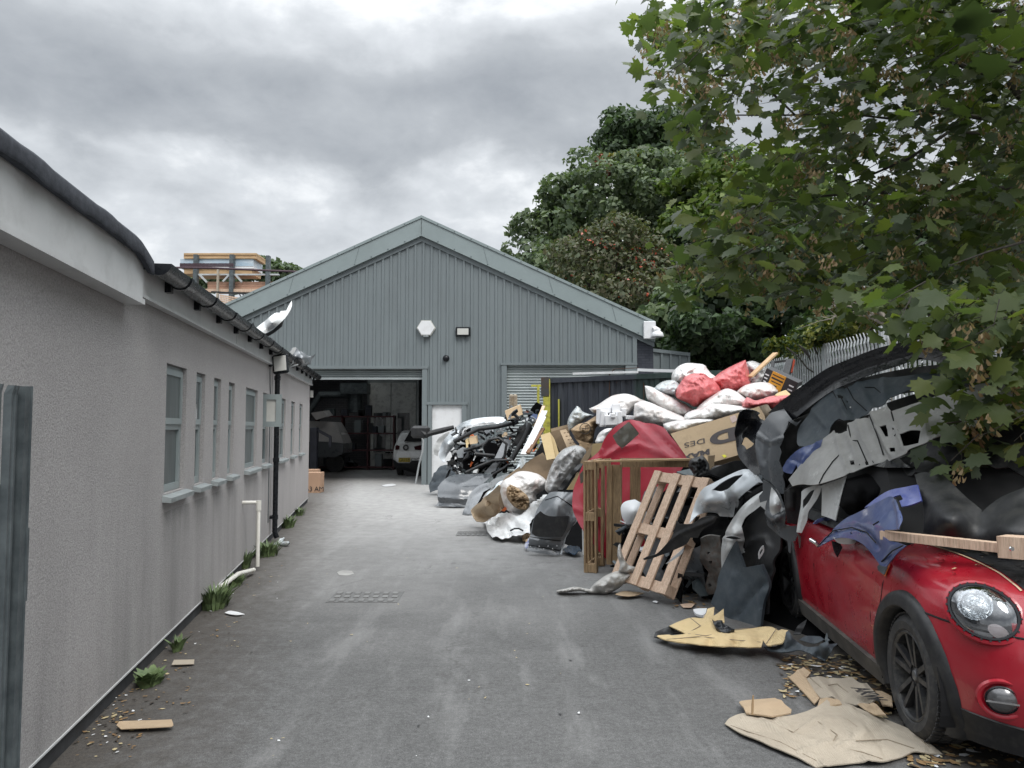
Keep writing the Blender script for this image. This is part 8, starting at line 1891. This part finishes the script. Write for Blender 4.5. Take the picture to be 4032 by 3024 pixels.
# ------------------------------------------------------------------ foliage
def leafmat(name, cols, trans=.25, rough=.55):
    m, nt, b, out = newmat(name)
    geo = nt.nodes.new('ShaderNodeNewGeometry')
    n_ = len(cols); col = ramp(nt, geo.outputs['Random Per Island'], [(i / max(1, n_ - 1), c) for i, c in enumerate(cols)])
    nt.links.new(col, b.inputs['Base Color']); b.inputs['Roughness'].default_value = rough; b.inputs['Specular IOR Level'].default_value = .35
    if trans:
        tr = nt.nodes.new('ShaderNodeBsdfTranslucent'); nt.links.new(mix(nt, 1.0, col, (1.3, 1.5, .7), 'MULTIPLY'), tr.inputs[0])
        mx = nt.nodes.new('ShaderNodeMixShader'); mx.inputs[0].default_value = trans
        nt.links.new(b.outputs[0], mx.inputs[1]); nt.links.new(tr.outputs[0], mx.inputs[2]); nt.links.new(mx.outputs[0], out.inputs[0])
    return m
M['bark'] = mat('bark', (.07, .062, .05), (.03, .027, .023), 12, .9, bs=.6, bscale=30, stretch=(3, 3, .6))
def limb(q, a, b, r0, r1, rr, n=5, sag=.12):
    a, b = Vector(a), Vector(b); L = (b - a).length; pts = []; off = Vector((0, 0, 0))
    for i in range(n + 1):
        t = i / n; pts.append(a.lerp(b, t) + Vector((rr.uniform(-1, 1), rr.uniform(-1, 1), rr.uniform(-1, 1))) * L * .035 * (0 if i in (0, n) else 1) + Vector((0, 0, sag * L * sin(pi * t) * .5)))
    q.tube(pts, [r0 + (r1 - r0) * i / n for i in range(n + 1)], 6, cap=False); return pts
def leaf_cloud(C, N_, Rd, size, rs, up=.35, bend=.25):
    """C: centres (n,3); N_: outward normals; one bent four-cornered leaf cluster at each point"""
    n = len(C); nrm = N_ + rs.normal(0, .55, (n, 3)); nrm[:, 2] += up; nrm /= np.linalg.norm(nrm, axis=1)[:, None]
    t = rs.normal(0, 1, (n, 3)); t -= (t * nrm).sum(1)[:, None] * nrm; t /= np.linalg.norm(t, axis=1)[:, None]; s = np.cross(nrm, t)
    sz = size * rs.uniform(.55, 1.25, n)[:, None]; w = sz * rs.uniform(.45, .8, n)[:, None]
    p0 = C - t * sz * .5; p1 = C + s * w * .5 + nrm * sz * bend * .3; p2 = C + t * sz * .5 - nrm * sz * bend; p3 = C - s * w * .5 + nrm * sz * bend * .3
    V = np.stack([p0, p1, p2, p3], 1).reshape(-1, 3); F = np.arange(4 * n).reshape(n, 4)
    return V, F
def crown_pts(lobes, n, rs, clump=.9, percl=60):
    """lobes: (centre, radii). Clumps sit on the lobes' shells; leaves on each clump's outer side."""
    vol = np.array([r[0] * r[2] + r[0] * r[1] for _, r in lobes]); pick = rs.choice(len(lobes), max(1, n // percl), p=vol / vol.sum())
    Cs, Ns = [], []
    for i in pick:
        c, r = lobes[i]; d = rs.normal(0, 1, 3); d /= np.linalg.norm(d)
        if d[2] < -.5: d[2] *= -.3; d /= np.linalg.norm(d)
        rad = rs.uniform(.55, 1.04) if rs.rand() < .45 else rs.uniform(.88, 1.06)
        cc = np.array(c) + d * np.array(r) * rad; cr = clump * rs.uniform(.5, 1.15)
        e = rs.normal(0, 1, (percl, 3)); e /= np.linalg.norm(e, axis=1)[:, None]; e = e + d * .5; e /= np.linalg.norm(e, axis=1)[:, None]
        q = cc + e * cr * np.array([1, 1, .65]) * rs.uniform(.5, 1.0, percl)[:, None] ** .5
        Cs.append(q); Ns.append(e)
    return np.concatenate(Cs), np.concatenate(Ns)
def tree(name, label, base, lobes, n, size, m, seed, clump=.9, cat='tree', group=None, trunk_r=.25, percl=60):
    rs = np.random.RandomState(seed); rr = random.Random(seed)
    t = thing(name, label, cat, base, group)
    C, N_ = crown_pts(lobes, n, rs, clump, percl); V, F = leaf_cloud(C, N_, None, size, rs)
    keep = C[:, 2] > .15; F = F[keep]
    mesh_obj('crown', V, F, m, t)
    q = MB(); b = Vector(base); top = Vector(lobes[0][0])
    mid = b.lerp(top, .45); q.tube([b, b.lerp(mid, .5) + Vector((rr.uniform(-.1, .1), 0, 0)), mid, top], [trunk_r, trunk_r * .8, trunk_r * .6, trunk_r * .25], 8)
    q.build('trunk', M['bark'], t, True)
    q = MB()
    for c, r in lobes:
        for _ in range(3):
            e = Vector(c) + Vector((rr.uniform(-.7, .7) * r[0], rr.uniform(-.7, .7) * r[1], rr.uniform(-.3, .8) * r[2])); limb(q, mid.lerp(top, rr.uniform(0, .7)), e, trunk_r * .3, .02, rr)
    q.build('branch', M['bark'], t, True)
    return t
def lb(k, x, y, Y, rx, rz, ry=None):
    """lobe centred on a pixel at distance Y, radii in pixels of crop k"""
    s = KEYS[k][2] * Y / FOC; return (tuple(P(k, x, y, Y)), (rx * s, (ry if ry else rx * s), rz * s))
def gb(k, x, Y): p = P(k, x, 0, Y); return (p.x, Y, 0)
L_mid = leafmat('mid_green_leaves', [(.075, .105, .065), (.10, .14, .08), (.125, .165, .09), (.15, .19, .10)])
L_dark = leafmat('dark_leaves', [(.03, .05, .026), (.044, .072, .036), (.058, .095, .042), (.075, .115, .05)])
L_yel = leafmat('yellow_green_leaves', [(.05, .09, .018), (.08, .13, .022), (.11, .16, .03), (.14, .18, .04)])
L_row = leafmat('rowan_leaves', [(.08, .10, .055), (.10, .11, .06), (.12, .105, .065), (.085, .115, .06)])
L_ivy = leafmat('ivy_leaves', [(.02, .045, .015), (.05, .075, .02), (.10, .12, .02), (.18, .18, .03)])
tree('broadleaf_tree', 'rounded mid green tree rising behind the right end of the shed roof', gb('D', 1400, 36), [lb('D', 1380, 470, 36, 210, 110), lb('D', 1290, 440, 35.5, 110, 90), lb('D', 1220, 520, 35, 95, 110), lb('D', 1165, 560, 35, 50, 75), lb('D', 1450, 420, 35, 90, 80), lb('D', 1500, 560, 34, 140, 160), lb('D', 1260, 620, 34, 150, 100), lb('D', 1400, 650, 33.5, 180, 120), lb('D', 1125, 545, 35, 18, 25)], 38000, .31, L_mid, 1, .85, trunk_r=.4)
tree('tall_tree', 'dark taller tree topping the rounded one against the clouds', gb('D', 1400, 44), [lb('D', 1400, 330, 44, 95, 70), lb('D', 1370, 290, 44, 60, 45), lb('D', 1440, 300, 44, 55, 50), lb('D', 1335, 320, 44, 35, 45), lb('D', 1480, 380, 43, 80, 80), lb('D', 1560, 400, 43, 80, 60)], 11000, .42, L_dark, 2, 1.1, trunk_r=.4)
tree('yellowing_tree', 'sunlit yellow-green tree crown between the tall tree and the maple', gb('D', 1620, 31), [lb('D', 1560, 420, 31, 120, 60), lb('D', 1680, 400, 31, 90, 60), lb('D', 1600, 500, 30.5, 150, 80), lb('D', 1750, 480, 30, 90, 90)], 11000, .34, L_yel, 3, .9)
tree('rowan_tree', 'brownish rowan with orange-red berries just above the shed eaves', gb('D', 1330, 29), [lb('D', 1310, 570, 29, 95, 75), lb('D', 1255, 545, 29, 45, 45), lb('D', 1385, 610, 28.5, 70, 80), lb('D', 1340, 510, 29, 45, 35), lb('D', 1330, 660, 28, 100, 50), lb('D', 1430, 690, 28, 50, 50)], 9000, .20, L_row, 4, .95, trunk_r=.16)
rs = np.random.RandomState(9)
C, N_ = crown_pts([lb('D', 1320, 560, 28.8, 100, 75), lb('D', 1390, 610, 28.3, 80, 75), lb('D', 1340, 660, 27.8, 110, 55)], 420, rs, .35, 5)
V, F = leaf_cloud(C, N_, None, .13, rs); V2 = V
o_ = mesh_obj('berries', V, F, mat('rowan_berry', (.42, .07, .02), (.3, .04, .02), 5, .4), bpy.data.objects['rowan_tree'])
C, N_ = crown_pts([lb('D', 1302, 365, 34.0, 12, 28), lb('D', 1352, 370, 34.0, 12, 30), lb('D', 1305, 380, 33.8, 7, 16)], 1500, rs, .25, 20); V, F = leaf_cloud(C, N_, None, .24, rs)
mesh_obj('red_foliage', V, F, leafmat('reddened_leaves', [(.22, .05, .03), (.30, .08, .05), (.16, .05, .03)], .1), bpy.data.objects['broadleaf_tree'])
C, N_ = crown_pts([lb('D', 1335, 350, 34.2, 22, 14), lb('D', 1370, 345, 34.2, 18, 10)], 900, rs, .3, 30); V, F = leaf_cloud(C, N_, None, .3, rs)
mesh_obj('yellow_foliage', V, F, leafmat('yellowed_leaves', [(.22, .20, .03), (.28, .24, .04), (.14, .16, .03)], .2), bpy.data.objects['broadleaf_tree'])
# darker trees and undergrowth close behind the fence
for i, (kx, Yt, lobes, n_, mm_, lab) in enumerate([
    (1480, 26, [lb('D', 1470, 720, 26, 90, 90), lb('D', 1420, 740, 26, 40, 60), lb('D', 1530, 700, 25.5, 80, 80)], 9000, L_mid, 'green bush growing between the shed corner and the fence'),
    (1650, 24, [lb('D', 1560, 800, 27, 130, 60), lb('D', 1700, 790, 25, 130, 60), lb('D', 1850, 800, 24, 130, 60), lb('D', 1620, 640, 24, 130, 90), lb('D', 1600, 730, 24, 150, 80), lb('D', 1720, 680, 23, 110, 100), lb('D', 1720, 580, 24, 100, 90)], 14000, L_dark, 'dark shady tree behind the far stretch of fence'),
    (1900, 20, [lb('D', 1880, 560, 20, 140, 90), lb('D', 1870, 650, 20, 130, 80), lb('D', 1990, 620, 19, 120, 120), lb('D', 2100, 560, 19, 130, 140), lb('D', 1900, 740, 19, 160, 60)], 14000, L_dark, 'dark tree over the nearer stretch of fence behind the maple'),
    (2150, 17, [lb('D', 2160, 700, 17, 150, 110), lb('D', 2250, 560, 17, 150, 200), lb('D', 2200, 840, 16, 150, 100)], 9000, L_dark, 'dark tree filling the right edge behind the maple'),
    (1560, 30, [lb('D', 1560, 560, 30, 120, 80), lb('D', 1650, 560, 29, 100, 60)], 9000, L_dark, 'dark tree behind the yellow-green crown')]):
    tree('hedge_tree', lab, gb('D', kx, Yt), lobes, n_, .22 + .004 * Yt, mm_, 20 + i, .7, trunk_r=.2)
tree('ivy_bush', 'yellow-tinged climber along the top of the fence', gb('D', 1850, 16.5), [lb('D', 1780, 735, 16.5, 50, 22), lb('D', 1850, 710, 16, 70, 22), lb('D', 1700, 752, 17.5, 40, 14), lb('D', 1950, 660, 15.5, 60, 30), lb('D', 2040, 640, 15, 60, 30)], 3600, .15, L_ivy, 31, .35, trunk_r=.06, cat='bush')
tree('distant_tree', 'small pale tree seen through the timber rack', gb('M8', 1300, 40), [lb('M8', 1300, 380, 40, 160, 120), lb('M8', 1550, 420, 40, 150, 110), lb('M8', 600, 480, 40, 160, 80), lb('M8', 900, 450, 40, 160, 60)], 4000, .32, leafmat('pale_leaves', [(.08, .12, .07), (.12, .16, .09), (.06, .09, .05)]), 33, .8, trunk_r=.15)
# bare twiggy shrub
rr = random.Random(3); q = MB(); b0 = P('M2', 1180, 260, 15.0)
for i in range(12):
    e = P('M2', rr.uniform(560, 1180), rr.uniform(0, 240), 15.0 + rr.uniform(-.6, .6)); pts = limb(q, b0, e, .03, .006, rr, 6, .25)
    for _ in range(4):
        s_ = pts[rr.randint(2, 5)]; limb(q, s_, s_ + Vector((rr.uniform(-.7, .3), rr.uniform(-.3, .3), rr.uniform(-.3, .6))), .010, .003, rr, 3, .1)
q.tube([Vector((b0.x, 15, .2)), b0], [.05, .03], 6)
tag(q.build('bare_shrub', mat('pale_twig', (.28, .25, .21), (.18, .16, .13), 8, .8), None, True), 'bare pale twigs arching over the top of the fence', 'shrub')

# ------------------------------------------------------------------ the near maple reaching in from the right
MT = (6.6, 6.6, 0)
mt = thing('maple_tree', 'large near maple hanging its broad leaves and brown seeds over the heap from the right', 'tree', MT)
rr = random.Random(77); rs = np.random.RandomState(77)
# outline of the leafy mass in the photograph and where it thins
REG = [nat('D', *p) for p in [(1385, 95), (1400, 45), (1460, 10), (1560, -60), (2330, -60), (2330, 1010), (2200, 985), (2120, 965), (2060, 990), (2010, 940), (2060, 900), (2090, 850), (2180, 800), (2120, 770), (2040, 760), (1990, 720), (1930, 690), (1880, 650), (1800, 640), (1750, 660), (1680, 640), (1620, 650), (1560, 610), (1500, 630), (1425, 600), (1440, 560), (1520, 540), (1470, 520), (1500, 470), (1560, 450), (1480, 460), (1500, 430), (1600, 440), (1690, 420), (1700, 370), (1650, 330), (1600, 310), (1560, 330), (1500, 320), (1440, 260), (1490, 210), (1420, 180), (1400, 130)]]
REG = np.array(REG)
holes_ = [nat('D', *p) + (r * 2.3,) for p, r in [((1620, 250), 34), ((1650, 300), 34), ((1700, 210), 22), ((1790, 190), 30), ((1850, 250), 30), ((1880, 160), 18), ((1930, 210), 26), ((1800, 400), 24), ((1840, 440), 20), ((1960, 120), 20), ((1990, 300), 18), ((1560, 190), 14), ((1600, 110), 12), ((2010, 640), 26), ((1770, 550), 12), ((1990, 60), 12), ((1900, 330), 16), ((1740, 300), 18)]]
def leaf_shape():
    pts = [(0, -.42)]
    half = [(.10, -.40), (.30, -.46), (.28, -.28), (.55, -.22), (.48, -.06), (.62, .10), (.36, .14), (.40, .32), (.22, .30), (.14, .44)]
    tip = [(0, .62)]
    return [(0, -.36)] + half + tip + [(-x, y) for x, y in half[::-1]]
LS = np.array(leaf_shape()); NLp = len(LS)
cent = []; tries = 0
while len(cent) < 1150 and tries < 60000:
    tries += 1
    u, v = rr.uniform(2450, 4150), rr.uniform(-110, 1850)
    if not inside(REG, u, v): continue
    if any((u - hx_) ** 2 + (v - hy_) ** 2 < hr_ ** 2 for hx_, hy_, hr_ in holes_): continue
    near = (v > 1150 and u > 3350)
    Yc_ = rr.uniform(4.3, 5.6) if near else rr.uniform(5.4, 8.6)
    cent.append((u, v, Yc_))
Vl, Fl, Vs, Fs = [], [], [], []
tw = MB()
def add_leaf(c, nrm, up_, sz):
    nrm = nrm.normalized(); y_ = (up_ - nrm * up_.dot(nrm)).normalized(); x_ = y_.cross(nrm); b = len(Vl)
    cup = rr.uniform(-.12, .28); wob = rr.uniform(-.1, .1)
    for (a, b_) in LS: Vl.append(c + x_ * (a * sz) + y_ * (b_ * sz) - nrm * sz * (cup * (a * a) * 2.2 + .10 * b_ * b_ + wob * a))
    Vl.append(c + nrm * sz * .02)
    for i in range(NLp): Fl.append((b + i, b + (i + 1) % NLp, b + NLp))
for (u, v, Yc_) in cent:
    c0 = PN(u, v, Yc_)
    nl = rr.randint(4, 6)
    for _ in range(nl):
        off = Vector((rr.gauss(0, .13), rr.gauss(0, .14), rr.gauss(0, .10)))
        nrm = Vector((rr.gauss(-.15, .45), rr.gauss(-.25, .45), rr.uniform(.25, 1.0))); dn_ = Vector((rr.gauss(-.5, .6), rr.gauss(-.2, .5), rr.uniform(-.9, -.2)))
        add_leaf(c0 + off, nrm, dn_, rr.uniform(.085, .16))
    if rr.random() < .8: tw.tube([c0 + Vector((rr.uniform(-.1, .1), 0, -.05)), c0 + Vector((rr.uniform(.05, .25), rr.uniform(-.1, .1), rr.uniform(.0, .12)))], [.002, .004], 4, cap=False)
    if rr.random() < .34:   # hanging bunches of winged seeds
        cs = c0 + Vector((rr.uniform(-.08, .08), rr.uniform(-.12, 0), -.07))
        for _ in range(rr.randint(14, 26)):
            p = cs + Vector((rr.gauss(0, .035), rr.gauss(0, .035), -abs(rr.gauss(0, .06)))); a = rr.uniform(0, 6.28); d1 = Vector((cos(a) * .6, sin(a) * .6, -1)).normalized(); s1 = Vector((-sin(a), cos(a), 0)).cross(d1) * .5 + Vector((-sin(a), cos(a), 0)) * .5
            L_ = rr.uniform(.03, .045); b = len(Vs); Vs += [p, p + d1 * L_ * .5 + s1 * .016, p + d1 * L_ + s1 * .014, p + d1 * L_ * 1.08 - s1 * .012, p + d1 * L_ * .5 - s1 * .009]; Fs.append((b, b + 1, b + 2, b + 3, b + 4))
# unseen upper crown overhead, which shades the cars
for _ in range(520):
    c0 = Vector((rr.uniform(2.6, 7.5), rr.uniform(2.0, 9.0), rr.uniform(4.3, 6.8)))
    if c0.z - 1.6 < c0.y * .50: continue
    for _k in range(3): add_leaf(c0 + Vector((rr.gauss(0, .15), rr.gauss(0, .15), rr.gauss(0, .1))), Vector((rr.gauss(0, .4), rr.gauss(0, .4), 1)), Vector((rr.gauss(0, 1), rr.gauss(0, 1), -.3)), rr.uniform(.18, .28))
L_map = leafmat('maple_leaves', [(.05, .07, .038), (.075, .105, .045), (.11, .145, .042), (.06, .082, .045), (.15, .175, .045)], .48, .42)
mesh_obj('foliage', np.array([tuple(v) for v in Vl], dtype=np.float32), np.array(Fl), L_map, mt)
mesh_obj('seeds', [tuple(v) for v in Vs], Fs, leafmat('maple_keys', [(.24, .16, .09), (.31, .23, .13), (.19, .12, .065), (.34, .27, .16)], .3, .6), mt)
tw.build('twig', M['bark'], mt)
q = MB(); q.tube([(6.6, 6.6, 0), (6.5, 6.6, 1.5), (6.55, 6.5, 3.0), (6.4, 6.4, 5)], [.30, .24, .20, .14], 12); q.build('trunk', M['bark'], mt, True)
def brpx(pts, r0, r1):
    q_ = MB(); q_.tube([PN(*nat(k_, x, y), Y_) for k_, x, y, Y_ in pts], [r0 + (r1 - r0) * i / (len(pts) - 1) for i in range(len(pts))], 8, cap=False); q_.build('branch', M['bark'], mt, True)
brpx([('M5', 1700, 1330, 6.4), ('M5', 1534, 1365, 6.4), ('M5', 1200, 1380, 6.5), ('M5', 900, 1400, 6.6), ('M5', 600, 1395, 6.8), ('M5', 330, 1400, 7.0), ('M3', 1400, 720, 7.2)], .034, .008)
brpx([('M5', 1700, 880, 6.6), ('M5', 1534, 910, 6.6), ('M5', 1190, 850, 6.7), ('M5', 800, 800, 6.9), ('M5', 550, 860, 7.1), ('M5', 200, 820, 7.3)], .03, .008)
brpx([('M5', 1700, 300, 6.8), ('M5', 1300, 560, 6.8), ('M5', 1000, 440, 6.9), ('M5', 620, 280, 7.0), ('M5', 300, 200, 7.2), ('M4', 1100, 270, 7.4), ('M4', 620, 210, 7.6)], .034, .006)
brpx([('M5', 1600, 100, 6.8), ('M5', 1100, 60, 6.9), ('M5', 850, 100, 7.0), ('M5', 500, 180, 7.1), ('M5', 340, 200, 7.2)], .02, .008)
brpx([('M5', 1534, 1000, 6.6), ('M5', 1000, 950, 6.6), ('M5', 700, 1150, 6.6), ('M5', 400, 1280, 6.8), ('M5', 0, 1420, 7.2)], .02, .006)
brpx([('M6', 1700, 220, 5.4), ('M6', 1534, 280, 5.3), ('M6', 1280, 350, 5.2), ('M6', 1000, 450, 5.1)], .013, .004)
brpx([('M6', 1700, 1320, 4.9), ('M6', 1534, 1290, 4.85), ('M6', 1350, 1255, 4.8), ('M6', 1050, 1260, 4.7)], .011, .003)
brpx([('M6', 1534, 1550, 4.7), ('M6', 1250, 1560, 4.7), ('M6', 950, 1600, 4.6)], .009, .003)
brpx([('M5', 440, 1400, 6.9), ('M5', 330, 1540, 7.0), ('M5', 240, 1600, 7.1)], .012, .004)
brpx([('M4', 1130, 770, 7.4), ('M4', 1310, 940, 7.3), ('M5', 200, 820, 7.2)], .012, .008)
brpx([('M4', 640, 940, 7.6), ('M4', 900, 940, 7.5), ('M4', 1310, 940, 7.3)], .006, .009)
q = MB()
for e in ((4.6, 6.6, 3.4), (4.3, 6.5, 4.6), (4.6, 5.2, 2.6), (5.5, 5.5, 5.6)): limb(q, (6.5, 6.55, 2.6), e, .09, .035, rr, 6, .1)
q.build('branch', M['bark'], mt, True)
# dry leaves caught on the red bonnet
rr = random.Random(5); V = []; F = []
for _ in range(260):
    y = rr.uniform(.35, 1.2); x = rr.uniform(-.6, .72) if rr.random() < .5 else rr.choice((.32, .0)) + rr.gauss(0, .12)
    z = bon(x, y) + .006; p = cw(x, y, z); b = len(V); sz = rr.uniform(.004, .016) if rr.random() < .9 else rr.uniform(.02, .035); a0_ = rr.uniform(0, 6.28)
    for j in range(5): a = a0_ + j * 1.256; V.append(tuple(p + Vector((cos(a) * sz, sin(a) * sz * .6, rr.uniform(0, sz * .7)))))
    F.append(tuple(range(b, b + 5)))
fm = [rr.choices((0, 1, 2), weights=(3, 1, 4))[0] for _ in F]
tag(mesh_obj('bonnet_leaves', V, F, None, None, mats=[leafm[0][0], leafm[1][0], leafm[2][0]], fmat=fm), 'dry leaf crumbs scattered over the red bonnet', 'leaves', kind='stuff')
